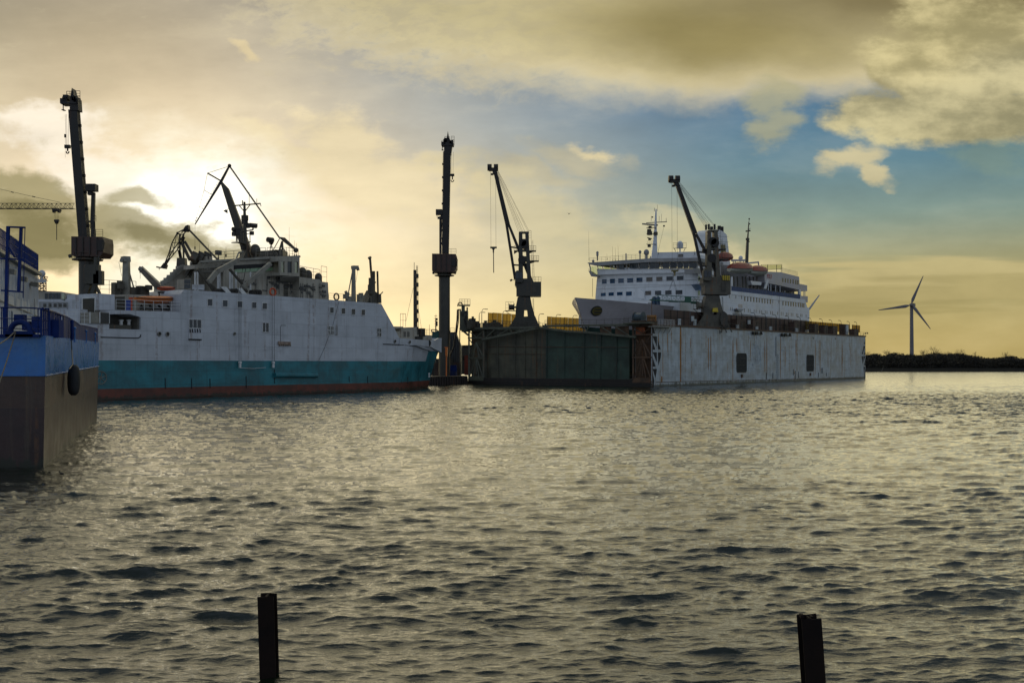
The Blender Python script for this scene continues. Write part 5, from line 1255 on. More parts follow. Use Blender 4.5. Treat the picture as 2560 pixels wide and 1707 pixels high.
q = MB()
for zz, x0, x1 in ((.62, -.25, .75), (.02, -.85, 1.0), (-.60, -.3, .85)):
    q.prism([c_+right*a*rad+upv*(zz+b)*rad*.95+nr_*.18 for a, b in ((x0, -.15), (x1, -.15), (x1+.02, .15), (x0, .15))], nr_*.03)
q.prism([c_+right*a*rad+upv*b*rad*.95+nr_*.18 for a, b in ((-.25, .77), (-.62, .55), (-.85, .17), (-.62, .17), (-.42, .40), (-.25, .47))], nr_*.03)
q.prism([c_+right*a*rad+upv*b*rad*.95+nr_*.18 for a, b in ((-.85, -.13), (-.65, -.5), (-.3, -.75), (-.3, -.45), (-.45, -.35), (-.62, -.13))], nr_*.03)
build_split(q, 'emblem_bar', M['yellow_dim'], em)
# lower side block and aft end
q = MB(); cut(q, FS, [(1700, 812), (1700, 752), (1745, 744), (1745, 700), (1800, 705), (1829, 727), (1947, 740.5), (2013, 749), (2018, 768.5), (2023.6, 769.5), (2023.6, 830), (1745, 830)], .0, FB-1)
q.build('side_plating', M['f_side'], fer)
q = MB(); q.beam(FS.pt(1829, 736.3, -.05), FS.pt(1947, 751, -.05), .08, .1); q.beam(FS.pt(1948, 751, -.05), FS.pt(2013, 758.5, -.05), .08, .1); q.tube(FS.pt(1948.5, 741, -.05), FS.pt(1948.5, 800, -.05), .06); q.build('rubbing_strip', M['f_grey'], fer)
Zx = lambda x, y: (1820+x/9.8, 640+y/9.8)
def slot(x, y0, y1, w, mat, off=0, par=None):
    a = Zx(x-w/2, y0); b = Zx(x+w/2, y1); q = MB(); cut(q, FS, [(a[0], a[1]), (b[0], a[1]), (b[0], b[1]), (a[0], b[1])], off-.05, .05); return q.build('window', mat, par or fer)
for i, x in enumerate((415, 485, 560, 635, 705, 770, 840, 905, 970, 1040)): slot(x, 992+i*7, 1100+i*8, 24, M['glass_blue'] if i % 3 else M['glass_dark'])
for i, x in enumerate((1350, 1420, 1480, 1545, 1605, 1665, 1725, 1775, 1820, 1860)): slot(x, 1105+i*6.5, 1210+i*6, 22, M['glass_dark'])
for x, y in ((35, 950), (195, 960), (338, 975), (1100, 1068), (1250, 1090)): slot(x, y, y+80, 9, M['glass_dark'])
for i, x in enumerate((60, 105, 500, 545, 642, 690, 782, 826, 915, 957, 1047, 1092, 1218, 1308, 1352, 1432, 1472, 1552, 1592, 1678, 1713, 1783, 1816, 1915)): slot(x, 1252+(x-60)*.096, 1335+(x-60)*.09, 9, M['glass_brown'])
slot(206, 1268, 1358, 9, M['red_orange']); slot(405, 1285, 1370, 9, M['glass_dark'])
# hanging work cradle on the side
q = MB(); P_ = [Zx(*p) for p in ((225, 1290), (395, 1300), (350, 1340), (345, 1362), (262, 1355), (250, 1330))]; cut(q, FS, P_, -1.2, 1.0); 
tag(q.build('work_cradle', M['f_grey'], None), 'grey boat-shaped work cradle hanging on the white ferry side', 'cradle')
q = MB(); P_ = [Zx(*p) for p in ((262, 1180), (352, 1185), (352, 1270), (262, 1262))]; cut(q, FS, P_, -.06, .05); q.build('side_emblem', paint('ochre_mark', (.50, .34, .16), .5, .2, 2), fer)
q = MB()
for k in range(3): a = Zx(268, 1200+k*25); b = Zx(346, 1204+k*25); q.beam(FS.pt(a[0], a[1], -.09), FS.pt(b[0], b[1], -.09), .15, .04)
q.build('side_emblem', M['f_side'], fer)
# bridge front block
q = MB()
cut(q, FF, [(1487.5, 800), (1488.6, 741), (1493.5, 683), (1562, 682), (1745, 676), (1745, 800)], 0, 14)
q.build('front_house', M['f_white'], fer)
# rounded near corner
q = MB(); rr_ = []
for z in (18, FF.pt(1745, 676).z):
    rr_.append([FA+DN*2.0+DD*.0+Vector((0, 0, z))]+[FA+DN*2.0-DN*2.25*math.sin(a)+DD*2.25*(1-math.cos(a))-DD*.05+Vector((0, 0, z)) for a in [R(k*9) for k in range(11)]]+[FA+DN*2.0+DD*2.25+Vector((0, 0, z))])
q.loft(rr_); q.build('corner_plating', M['f_white'], fer, smooth=50)
q = MB()
for ya, yb in ((713.5, 712), (723, 705), (703, 700)):
    q.beam(FF.pt(1491, ya, -.06), FF.pt(1741, yb if ya != 723 else 712.5, -.06), .07, .08)
q.build('deck_seam', M['f_grey'], fer)
zz = lambda x, y: (1400+x/5.226, 500+y/5.226)
def fwin(x0, x1, yt, yb, mat, off=0.0):
    a = zz(x0, yt); b = zz(x1, yb); q = MB(); cut(q, FF, [(a[0], a[1]), (b[0], a[1]-.8), (b[0], b[1]-.8), (a[0], b[1])], off-.06, .05); w = q.build('window', mat, fer)
    q = MB(); C_ = pp(FF, [(a[0], a[1]), (b[0], a[1]-.8), (b[0], b[1]-.8), (a[0], b[1])], off-.08)
    for c0_, c1_ in zip(C_, C_[1:]+C_[:1]): q.beam(c0_, c1_, .10, .08)
    q.build('window_frame', M['f_white'], w)
r1 = ((545, 612), (650, 720), (758, 836), (875, 957), (997, 1080), (1125, 1210), (1255, 1340), (1388, 1475), (1525, 1614))
for i, (a, b) in enumerate(r1): yt = 1036-i*5.4; fwin(a, b, yt, yt+62, M['glass_blue'] if i < 5 else M['glass_brown'] if i in (5, 6) else M['glass_dark'])
for i, (a, b) in enumerate(((530, 600), (632, 705), (742, 820), (860, 940))): yt = 1213-i*5.5; fwin(a, b, yt, yt+(48 if i < 3 else 58), M['glass_blue'])
for i, (a, b) in enumerate(((1110, 1193), (1238, 1325), (1372, 1460), (1508, 1600))): yt = 1188-i*3.5; fwin(a, b, yt, yt+60, M['glass_brown'] if i < 1 else M['glass_dark'])
for x, y0, y1 in ((1748, 690, 703), (1757, 690, 704), (1748, 726, 738), (1757, 727, 738.5), (1764, 727, 739)):
    q = MB(); cut(q, FS, [(x-1.5, y0), (x+1.5, y0), (x+1.5, y1), (x-1.5, y1)], -.3, .05); q.build('window', M['glass_green_solid'] if 'glass_green_solid' in M else M['glass_dark'], fer)
# diagonal shell-door bulge left of the second window row
q = MB(); q.prism(pp(FF, [(1593, 745), (1597, 735), (1602, 724), (1610, 731), (1612, 748)], -.35), DD*.4); q.build('shell_bulge', M['f_white'], fer)
# bridge: raked window band, overhanging roof, wing to the left
br = MB()
cut(br, FF, [(1492, 672), (1545, 672.5), (1556, 669), (1620, 671), (1745, 671.5), (1745, 681), (1562, 684.5), (1494, 687)], -1.2, 14)
brb = br.build('bridge_apron', M['f_white'], fer)
br = MB(); cut(br, FF, [(1468, 657), (1557, 650.5), (1622, 646), (1746, 644.5), (1746, 653), (1622, 655), (1557, 659.5), (1490, 664.5), (1473, 661)], -2.6, 16); br.build('bridge_roof', M['f_grey'], fer)
wl = ((1475, 1492, 'green'), (1493, 1503, 'green'), (1508, 1523, 'green'), (1527, 1536, 'green'), (1545, 1560, 'dark'), (1574, 1595, 'dark'), (1599, 1621, 'dark'), (1625, 1649, 'dark'), (1656, 1674, 'dark'), (1676, 1693, 'dark'), (1695, 1708, 'dark'), (1710, 1722, 'dark'), (1724, 1743, 'dark'))
for x0, x1, k in wl:
    yt = 664.5-(x0-1475)*.055 if x0 < 1560 else 656.5; yb = 672.5 if x0 < 1560 else 671
    if x0 == 1475: yt, yb = 666, 690
    q = MB(); cut(q, FF, [(x0, yt), (x1-.8, yt), (x1+1.5 if x0 < 1560 else x1-.8, yb), (x0+3 if x0 < 1560 else x0, yb)], -1.6, .05)
    q.build('bridge_window', M['glass_green'] if k == 'green' else M['glass_dark'], brb)
q = MB()
for x in (1474, 1492.5, 1505, 1525, 1541, 1566, 1597, 1623, 1653, 1675, 1694, 1709, 1723, 1744): q.beam(FF.pt(x-1.5, 656, -1.7), FF.pt(x+(3 if x < 1560 else 1), 673, -1.5), .22, .2)
q.build('window_post', M['f_grey'], brb)
q = MB(); cut(q, FF, [(1471, 677), (1490, 689), (1491, 691.5), (1478, 691)], -2.4, 2); q.tube(FF.pt(1473, 661, -2.4), FF.pt(1480, 690, -2.4), .12); q.rail([FF.pt(1472, 679, -2.3), FF.pt(1480, 691, -2.3)], .9, .6, 2, .04); q.build('bridge_wing', M['f_grey'], brb)
q = MB(); q.rail([FF.pt(1473, 657, -2.2), FF.pt(1557, 650, -2.2), FF.pt(1622, 646, -2.2)], 1.35, 1.5, 3, .035); q.rail([FF.pt(1545, 672, -1.6), FF.pt(1650, 671, -1.6)], 1.1, 1.6, 1, .03); q.build('bridge_rail', M['gear_grey'], fer)
# house above the bridge
q = MB(); cut(q, FF, [(1624, 646), (1625, 641), (1641, 631), (1740, 629), (1746, 636), (1746, 646)], 1.0, 9); th_ = q.build('top_house', M['f_white'], fer)
q = MB()
for i in range(8): q.box(FF.pt(1697+(i % 4)*3, 637+(i//4)*4, .9), .4, .1, .35, X=DN)
q.build('vent', M['glass_brown'], th_)
for x, y, s_ in ((1493.5, 632, .75), (1493.5, 637.5, .7), (1600, 630, .8), (1616, 631, .8), (1565, 635, .35), (1483, 653, .7)):
    q = MB(); c_ = FF.pt(x, y, 0); q.ball(c_, s_*.55 if x not in (1616,) else .8, sz=1.1); q.tube(c_, Vector((c_.x, c_.y, FF.pt(x, 651, 0).z)), .18 if x != 1616 else .4); q.build('roof_radome', M['f_grey'], fer, smooth=True)
for x, y0, y1 in ((1471.5, 646, 578), (1517, 646, 634), (1531, 648, 615), (1538, 648, 618), (1545, 647, 613), (1645, 632, 618), (1736, 633, 622)):
    q = MB(); q.tube(FF.pt(x+1, y0+2, 0), FF.pt(x, y1, 0), .05, .02, n=4); q.box(FF.pt(x+1, y0+2, 0), .15, .15, .5); q.build('whip_antenna', M['steel_dark'], fer)
q = MB(); q.tube(FF.pt(1481, 742, -2), FF.pt(1481.5, 696, -2), .07, n=4); q.build('jackstaff', M['steel_dark'], fer)
# big radome on its stand
q = MB(); c_ = FF.pt(1700, 612, 2); q.ball(c_+Vector((0, 0, .1)), .86, sz=1.15); q.tube(c_-Vector((0, 0, 1.0)), c_, .86, n=16); q.tube(c_-Vector((0, 0, 2.2)), c_-Vector((0, 0, .9)), .2); rdm = q.build('radome', M['f_white'], fer, smooth=50)
q = MB(); a_ = FF.pt(1683, 621, 1), FF.pt(1716, 620, 1), FF.pt(1716, 620, 3), FF.pt(1683, 621, 3); q.rail(list(a_)+[a_[0]], 1.5, 1.1, 3, .035); q.beam(a_[0], a_[1], .15); q.beam(a_[3], a_[2], .15); q.beam(FF.pt(1709, 629, 2), FF.pt(1713, 621, 2), .15); q.beam(FF.pt(1689, 629, 2), FF.pt(1686, 621, 2), .15); q.build('radome_stand', M['gear_grey'], rdm)
# forward mast
q = MB(); q.beam(FF.pt(1635, 648, 1), FF.pt(1638, 590, 1), 1.75, 1.5, w2=.9); q.beam(FF.pt(1638, 590, 1), FF.pt(1640, 523, 1), .9, .8, w2=.35); mm = q.build('mast', M['f_white'], fer)
q = MB(); q.beam(FF.pt(1606, 560, 1), FF.pt(1644, 563, 1), .38, .4); q.beam(FF.pt(1616, 557.5, 1), FF.pt(1667, 554.5, 1), .2, .3); q.tube(FF.pt(1665.5, 555, 1), FF.pt(1665.5, 545, 1), .06); q.tube(FF.pt(1628, 553, 1), FF.pt(1628, 540, 1), .05); q.tube(FF.pt(1653, 554, 1), FF.pt(1654, 535, 1), .04); q.tube(FF.pt(1643.5, 528, 1), FF.pt(1643.5, 512, 1), .04); q.tube(FF.pt(1636, 528, 1), FF.pt(1636, 520, 1), .07); q.tube(FF.pt(1648, 553, 1), FF.pt(1648, 540, 1), .05); q.build('yardarm', M['gear_grey'], mm)
q = MB()
for x, y, s_ in ((1625, 568, .7), (1623, 577, .9), (1624, 583, 1.1), (1639, 584, .9), (1624, 598, .6), (1623, 615, .7), (1631, 543, .35), (1660, 565, .4)): q.box(FF.pt(x, y, .6), s_, s_, s_, X=DN)
for y in (570, 585, 611): q.beam(FF.pt(1617, y, .6), FF.pt(1640, y, .6), .12, .6)
q.rail([FF.pt(1618, 570, .5), FF.pt(1636, 570, .5)], .8, .7, 2, .03); q.rail([FF.pt(1618, 611, .5), FF.pt(1633, 611, .5)], .9, .7, 2, .03); q.tube(FF.pt(1618, 594, .5), FF.pt(1630, 597, .5), .12); build_split(q, 'mast_fitting', M['steel_crane'], mm)
q = MB(); q.tube(FF.pt(1660, 566, 1), FF.pt(1645, 630, 1), .03, n=3); q.build('halyard', M['cable'], mm)
# green-blue recess beside the crane: side deck wing
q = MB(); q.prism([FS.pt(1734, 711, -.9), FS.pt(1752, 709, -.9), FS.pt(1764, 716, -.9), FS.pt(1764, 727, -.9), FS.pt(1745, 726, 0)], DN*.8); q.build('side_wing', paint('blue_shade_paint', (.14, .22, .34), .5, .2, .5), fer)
q = MB(); cut(q, FS, [(1736, 671), (1755, 671), (1755, 684), (1736, 684)], -1.2, 3); q.build('bridge_balcony', M['f_grey'], fer)
# side house, inboard, behind the lifeboats
q = MB(); cut(q, FS, [(1803, 735), (1803, 662), (1835, 664), (1900, 674), (1925, 680), (1925, 745)], 6, 6); q.build('boat_deck_house', M['f_grey'], fer)
q = MB()
for x in (1828, 1836, 1845, 1858, 1866, 1876, 1885, 1894, 1902): q.beam(FS.pt(x, 734, .6), FS.pt(x-2, 692, 2.5), .3, .3)
q.build('boat_davit', M['steel_crane'], fer)
q = MB(); cut(q, FS, [(1877, 702), (1904, 705), (1903, 713), (1880, 712)], .4, 1.2); q.build('davit_platform', M['f_white'], fer)
q = MB(); cut(q, FS, [(1829, 716), (1829, 727), (1921, 737.5), (1921, 726)], .0, .08); q.build('canvas_screen', M['f_blue'], fer)
q = MB(); q.rail([FS.pt(1829, 727, -.1), FS.pt(1921, 737.5, -.1), FS.pt(2000, 746.5, -.1)], 1.35, 1.6, 4, .03); q.build('promenade_rail', M['gear_grey'], fer)
q = MB(); cut(q, FS, [(1829.5, 692), (1832, 692), (1832, 728), (1829.5, 728)], .1, .4); cut(q, FS, [(1917, 699), (1922, 701), (1916, 722), (1911, 722)], .1, .3); q.build('deck_pillar', M['f_white'], fer)
# aft block
q = MB(); cut(q, FS, [(1911, 690), (1913, 683), (1924, 679), (1953, 680.5), (1998, 692), (1999.5, 725), (1952, 714), (1920.5, 708), (1912, 706)], .2, 26)
aft = q.build('aft_house', M['f_hull'], fer)
for i, x in enumerate((1345, 1410, 1470, 1535, 1600, 1665, 1715)): slot(x, 540+i*9, 640+i*10, 26, M['glass_dark'], .2, aft)
for i, ch in enumerate('POLF'):
    text(ch, 1.9, FS.pt(1919.5+i*3.2, 691+i*.4, .12), DD, 'lettering', paint('red_lettering', (.45, .06, .06), .5) if i == 0 else M['_rl'], aft)
    if i == 0: M['_rl'] = bpy.data.materials['red_lettering']
q = MB(); q.rail([FS.pt(1952, 680.5, .4), FS.pt(1994, 691, .4)], 1.5, .9, 4, .03); q.build('roof_rail', M['gear_grey'], aft)
q = MB(); q.beam(FS.pt(1902, 662, 2), FS.pt(1955, 661, 2), .08, .08)
q.beam(FS.pt(1905, 675, 2), FS.pt(1955, 672.5, 2), .12, .12)
for x in (1903, 1919, 1941.5, 1954.5): q.tube(FS.pt(x, 662, 2), FS.pt(x, 681, 2), .09)
gs = q.build('glass_screen_frame', M['steel_crane'], aft)
q = MB(); cut(q, FS, [(1904, 663), (1954, 662), (1954, 672), (1906, 674)], 2.0, .03); q.build('glass_screen', M['glass_clear'], gs)
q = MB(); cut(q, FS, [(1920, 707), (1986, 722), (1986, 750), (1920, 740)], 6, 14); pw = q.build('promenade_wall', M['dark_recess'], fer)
for i, x in enumerate((1150, 1210, 1280, 1340, 1395, 1520, 1565)): slot(x, 815+i*8, 860+i*8, 26, M['f_white'], 5.9, pw)
q = MB(); cut(q, FS, [(1921, 727), (1921, 737), (2001, 746.5), (2001, 736)], .0, .06); q.build('canvas_screen', M['f_blue'], fer)
for x in (1921, 1927, 1939, 1950): 
    q = MB(); q.tube(FS.pt(x, 709+(x-1921)*.2, .3), FS.pt(x, 738+(x-1921)*.12, .3), .12); q.build('deck_pillar', M['f_white'], fer)
q = MB(); cut(q, FS, [(1998.5, 724), (2002, 724), (2003, 747), (1998.5, 747)], .1, .6); q.build('deck_pillar', M['f_white'], fer)
q = MB(); cut(q, FS, [(1999.6, 709.5), (2018, 713.5), (2018, 728), (2003, 727.5), (1999.6, 724)], .8, 22); q.build('aft_balcony', M['f_hull'], fer)
q = MB(); cut(q, FS, [(2002.5, 739.5), (2019.5, 740.5), (2019.5, 756), (2013, 756), (2013, 749), (2002.5, 747.5)], .3, 22); q.build('aft_balcony', M['f_hull'], fer)
for x in (2009.5, 2012.5): 
    q = MB(); q.tube(FS.pt(x, 727, 1), FS.pt(x, 740, 1), .12); q.build('deck_pillar', M['f_white'], fer)
q = MB(); q.beam(FS.pt(2023, 772, 6), FS.pt(2048, 738, 6), .75, .5, w2=.35); q.build('stern_boom', M['f_grey'], fer)
# funnel
q = MB()
fr = [(1784, 668), (1785, 624), (1787, 580), (1791, 574), (1800, 575), (1809, 580), (1817, 587), (1821, 620), (1827, 668)]
cut(q, FS, fr, 8, 6); fu = q.build('funnel', M['f_white'], fer)
q = MB(); cut(q, FS, [(1802, 612), (1813, 612), (1816, 640), (1804, 640)], 7.9, .08); q.build('funnel_mark', M['yellow_dim'], fu)
for x, y0, y1, r in ((1765, 575, 562, .32), (1772, 574, 560.5, .32), (1786.5, 574, 560.5, .32), (1779, 574, 567, .5), (1798, 579, 565, .55), (1805, 582, 567, .5)):
    q = MB(); q.tube(FS.pt(x, y0, 11), FS.pt(x, y1, 11), r, n=12); q.build('exhaust_pipe', M['black'], fu)
q = MB()
for k in range(5): q.beam(FS.pt(1748, 590+k*13, 7.95), FS.pt(1822+k, 592+k*13, 7.95), .05, .06)
q.build('funnel_seam', M['f_grey'], fu)
# aft mast and small radome
q = MB(); q.beam(FS.pt(1866, 664, 10), FS.pt(1869, 600, 10), 1.05, 1.0, w2=.75); q.beam(FS.pt(1869, 600, 10), FS.pt(1872, 555, 10), .5, .5, w2=.25); q.tube(FS.pt(1872.5, 556, 10), FS.pt(1873, 547, 10), .07); q.ball(FS.pt(1873, 547.5, 10), .28)
for x, y, s_ in ((1869, 598, .9), (1866.5, 578, .5), (1874, 577, .5), (1873, 560, .5), (1872.5, 604, .4)): q.box(FS.pt(x, y, 9.8), s_, s_, s_*.8, X=DD)
q.tube(FS.pt(1865, 580, 10), FS.pt(1876, 571, 10), .08); q.build('mast', M['steel_crane'], fer)
q = MB(); c_ = FS.pt(1851.5, 645, 6); q.ball(c_, .72); q.tube(c_-Vector((0, 0, 1.1)), c_, .3); q.build('radome', M['f_white'], fer, smooth=True)
q = MB(); q.beam(FS.pt(1830, 651, 4), FS.pt(1861, 651, 4), .55, .6); q.beam(FS.pt(1869, 658, 4), FS.pt(1896, 655.5, 4), .45, .5); q.beam(FS.pt(1896, 655, 4), FS.pt(1896.5, 664, 4), .35, .4)
for x in (1833, 1838, 1850, 1859): q.beam(FS.pt(x, 651, 4), FS.pt(x, 660, 4), .25, .3)
q.build('davit_beam', M['f_hull'], fer)
# orange lifeboats
M['boat_white'] = paint('off_white_boat_hull', (.42, .43, .36), .4, .1, .5, streak=.2)
M['boat_red'] = paint('red_orange_boat_cover', (.27, .045, .018), .5, .2, 1)
small_boat('lifeboat', 'orange-topped lifeboat with pale hull, forward one of the hanging pair on the ferry', 1823, 1876, 660, 673, 690, 1.2, FS, M['boat_red'], M['boat_white'], group='lifeboats hanging along the ferry side')
small_boat('lifeboat', 'orange-topped lifeboat with pale hull, rear one of the hanging pair on the ferry', 1873, 1914, 667, 679, 695, 1.2, FS, M['boat_red'], M['boat_white'], group='lifeboats hanging along the ferry side')
small_boat('lifeboat', 'dark orange boat half hidden behind the rusty dock crane, beside the funnel', 1796, 1829, 633, 645, 657, 2.5, FS, M['boat_red'], M['boat_red'], group='lifeboats hanging along the ferry side')
# bow deck things
q = MB(); cut(q, FF, [(1620, 756), (1641, 757), (1641, 770), (1620, 768)], -14, .3); q.build('deck_door', M['f_grey'], fer)
for x in (1635, 1645):
    q = MB(); c_ = FF.pt(x, 765, -14); q.tube(c_, c_+Vector((0, 0, 2.0)), .55, n=12); q.ball(c_+Vector((0, 0, 2.0)), .6, half=True); q.build('mooring_bollard', M['glass_blue'], fer)
# ------------------------------------------------------------------ two tall column cranes on the quay
def column_crane(label, Y, cx, cw, yb, yhb, yht, hx0, hx1, boom, head, sidex, cyl, tip, group, dirn, hook):
    base = at(cx, HY, Y); base.z = 2.2
    t_ = thing('column_crane', label, 'crane', base, group)
    G = lambda x, y, d=0: at(x, y, Y+d)
    k = Y/FPX
    q = MB(); q.tube(base, G(cx, yhb+10), cw/2*k*1.0, cw/2*k, n=20); q.tube(G(cx, yhb+14), G(cx, yhb+4), cw/2*k, cw/2*k*1.35, n=20); q.tube(G(cx, yhb+4), G(cx, yhb), cw/2*k*1.35, n=20)
    q.tube(G(cx, 830), G(cx, 827), cw/2*k*1.06, n=20)
    q.build('column', M['steel_green'], t_, smooth=40)
    rr_ = cw/2*k*1.75; z_ = G(cx, yhb+10).z; c_ = Vector((base.x, Y, z_)); q = MB(); q.tube(c_, c_+Vector((0, 0, .2)), rr_, n=16)
    q.rail([c_+Vector((math.cos(a)*rr_, math.sin(a)*rr_, .2)) for a in [2*math.pi*i/12 for i in range(13)]], 1.1, 1.2, 2, .04); q.build('collar_walkway', M['steel_crane'], t_)
    for sx in (-1, 1):
        q = MB(); p = c_+Vector((sx*(rr_+.4), -.5, 1.0)); q.beam(p, p+Vector((sx*-.2, -.1, -.5)), .5, .4); q.beam(p, p+Vector((-sx*.6, 0, .1)), .1); q.build('floodlight', M['steel_dark'], t_)
    D_ = (hx1-hx0)*k*.8
    q = MB(); pts = [(hx0, yhb-3), (hx0, yht), (hx1-2, yht+1), (hx1, yht+14), (hx1, yhb-10), (hx1-(hx1-hx0)*.10, yhb), (hx0+(hx1-hx0)*.10, yhb)]
    q.prism([G(x, y, -D_/2) for x, y in pts], (0, D_, 0)); hs = q.build('machine_house', M['house_red'], t_)
    q = MB()
    for i in range(4): q.beam(G(hx0+(hx1-hx0)*(i+.7)/4.6, yht+2, -D_/2-.1), G(hx0+(hx1-hx0)*(i+.7)/4.6, yhb-4, -D_/2-.1), .18, .15)
    q.build('house_rib', M['steel_dark'], hs)
    q = MB(); q.rail([G((hx0+hx1)/2+4, yht+.5, -D_/2), G(hx1-1, yht+.5, -D_/2), G(hx1-1, yht+.5, D_/2)], 1.3, 1.2, 3, .04); q.build('house_rail', M['steel_crane'], hs)
    q = MB(); x_ = hx1-1; q.path([G(x_, yht+8, -D_/2-.3), G(x_+3, yht+16, -D_/2-.3), G(x_+1, yht+32, -D_/2-.3)], .12); q.box(G(x_-6, yht+22, -D_/2-.15), 1.0, .3, 2.0); q.build('cable_loop', M['steel_dark'], hs)
    (bx0, bx1, by), (tx0, tx1, ty) = boom
    q = MB(); w0 = (bx1-bx0)*k; w1 = (tx1-tx0)*k
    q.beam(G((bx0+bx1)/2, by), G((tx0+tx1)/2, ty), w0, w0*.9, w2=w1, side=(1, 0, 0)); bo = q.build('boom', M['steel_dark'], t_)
    q = MB(); 
    for i in range(7):
        t = .1+i*.13; x = (bx1 if dirn > 0 else bx0)*(1-t)+(tx1 if dirn > 0 else tx0)*t; y = by*(1-t)+ty*t; q.box(G(x+dirn*1.0, y), .45, .4, .5)
    q.tube(G((bx1 if dirn > 0 else bx0)+dirn*1.2, by), G((tx1 if dirn > 0 else tx0)+dirn*1.2, ty), .05, n=4); q.build('boom_clip', M['steel_dark'], bo)
    hx, hy, hs_ = head
    q = MB(); q.prism([G(x, y, -.9) for x, y in tip], (0, 1.8, 0)); 
    for a, b, w in ((-hs_*.75, -hs_*.1, .9), (hs_*.6, -hs_*.35, .8), (-hs_*.45, -hs_*.55, .8), (hs_*.75, hs_*.1, .6)): q.box(G(hx+a, hy+b), w*1.2, 1.8, w)
    q.beam(G(hx-hs_*1.0, hy+hs_*.2), G(hx+hs_*.9, hy+hs_*.2), .3, 2.2); hd = q.build('boom_head', M['steel_dark'], bo)
    q = MB()
    for a, b, w in ((-1.05, .2, .5), (-.55, -.45, .8), (.55, -.5, .5), (.6, .15, .45)): q.rail([G(hx+a*hs_, hy+b*hs_, -1.1), G(hx+(a+w)*hs_, hy+b*hs_, -1.1)], 1.4, .7, 3, .05)
    q.tube(G(hx-hs_*.95, hy+hs_*.2), G(hx-hs_*.95, hy+hs_*.85), .1); q.beam(G(hx-hs_*1.05, hy+hs_*.9), G(hx-hs_*.75, hy+hs_*.9), .1, .9); q.build('head_rail', M['steel_dark'], hd)
    q = MB(); q.box(G(*sidex[0]), sidex[1], 1.6, sidex[2]); q.beam(G(sidex[0][0]-dirn*6, sidex[0][1]+14), G(sidex[0][0]+dirn*4, sidex[0][1]+14), .5, 1.0); q.beam(G(sidex[0][0]-dirn*6, sidex[0][1]+2), G(sidex[0][0]-dirn*6, sidex[0][1]+18), .5, .8)
    q.rail([G(sidex[0][0]-3, sidex[0][1]+14, -.6), G(sidex[0][0]+dirn*6, sidex[0][1]+14, -.6)], 1.0, .6, 2, .04); q.build('luffing_winch', M['steel_dark'], t_)
    (ax, ay), (bx, by2) = cyl
    q = MB(); q.beam(G(ax, ay), G(bx, by2), .55, .55); q.tube(G(ax-dirn*5, ay), G(bx-dirn*6, by2-20), .07); q.tube(G(ax-dirn*3, ay), G(bx-dirn*4, by2-20), .07); q.beam(G(bx-dirn*10, by2-38), G(bx+2, by2-38), .3, .5); q.rail([G(bx+4, by2-38), G(bx+8, by2-38)], 1.1, .6, 2, .04); q.tube(G(bx+5, by2-38), G(bx+6, by2), .08); q.build('luffing_strut', M['steel_dark'], t_)
    q = MB(); ax_, ty_, by_ = hook
    for dx_ in (-2, 1.5, 6.5): q.tube(G(ax_+dx_, ty_), G(ax_+dx_*.6+2, by_), .03, n=3)
    q.build('hoist_rope', M['cable'], bo)
    q = MB(); q.box(G(ax_+4, by_+1), 1.0, .6, .6); q.tube(G(ax_+4, by_), G(ax_+4, by_+12), .16); q.path([G(ax_+.5, by_+13), G(ax_+1.5, by_+17), G(ax_+4, by_+18), G(ax_+7, by_+16), G(ax_+7.6, by_+13)], .12)
    q.tube(G(ax_-2, by_-30), G(ax_-2, by_-22), .2); q.tube(G(ax_-2, by_+28), G(ax_-2, by_-22), .025, n=3); q.build('hook_block', M['steel_dark'], t_)
    return t_
cA = column_crane('tallest black column crane with its boom leaning slightly left, at the left of the picture', 187, 219, 42, 735, 641, 591, 178, 258, ((200, 222, 596), (174.5, 196, 276)), (178, 257, 21),
             ((230, 470), 1.8, 1.3), ((234, 482), (232, 592)), [(174, 262), (176, 240), (179.5, 220), (184, 237), (194, 246), (196, 276), (174, 276)], 'column cranes on the quay', 1, (165, 286, 366))
column_crane('black column crane with an upright boom, behind the bow of the white ship', 262, 1111, 28, 900, 680, 634, 1080, 1141.5, ((1105.5, 1122, 634), (1109, 1127, 380)), (1120, 362, 15),
             ((1098, 531), 1.7, 1.4), ((1101, 541), (1101, 634)), [(1110, 386), (1110, 345), (1117, 345), (1119.5, 328), (1122, 343), (1131, 360), (1127, 386)], 'column cranes on the quay', -1, (1127, 380, 437))
# cabinet stack on the left crane's column
q = MB(); G = lambda x, y, d=-2.3: at(x, y, 187+d)
q.box(G(232, 686), 2.6, 1.2, 3.6); q.box(G(228, 675), 2.2, 1.3, 1.6); q.box(G(247, 695), 1.6, 1.2, 2.6); q.box(G(216, 690), .9, .8, 2.6); q.beam(G(222, 712), G(216, 732), .8); q.beam(G(240, 708), G(231, 733), .7); q.beam(G(240, 716), G(249, 734), .5); q.tube(G(240, 665), G(240, 643), .45); q.tube(G(247, 662), G(247, 640), .15)
q.build('machinery_cabinet', M['steel_green'], cA)

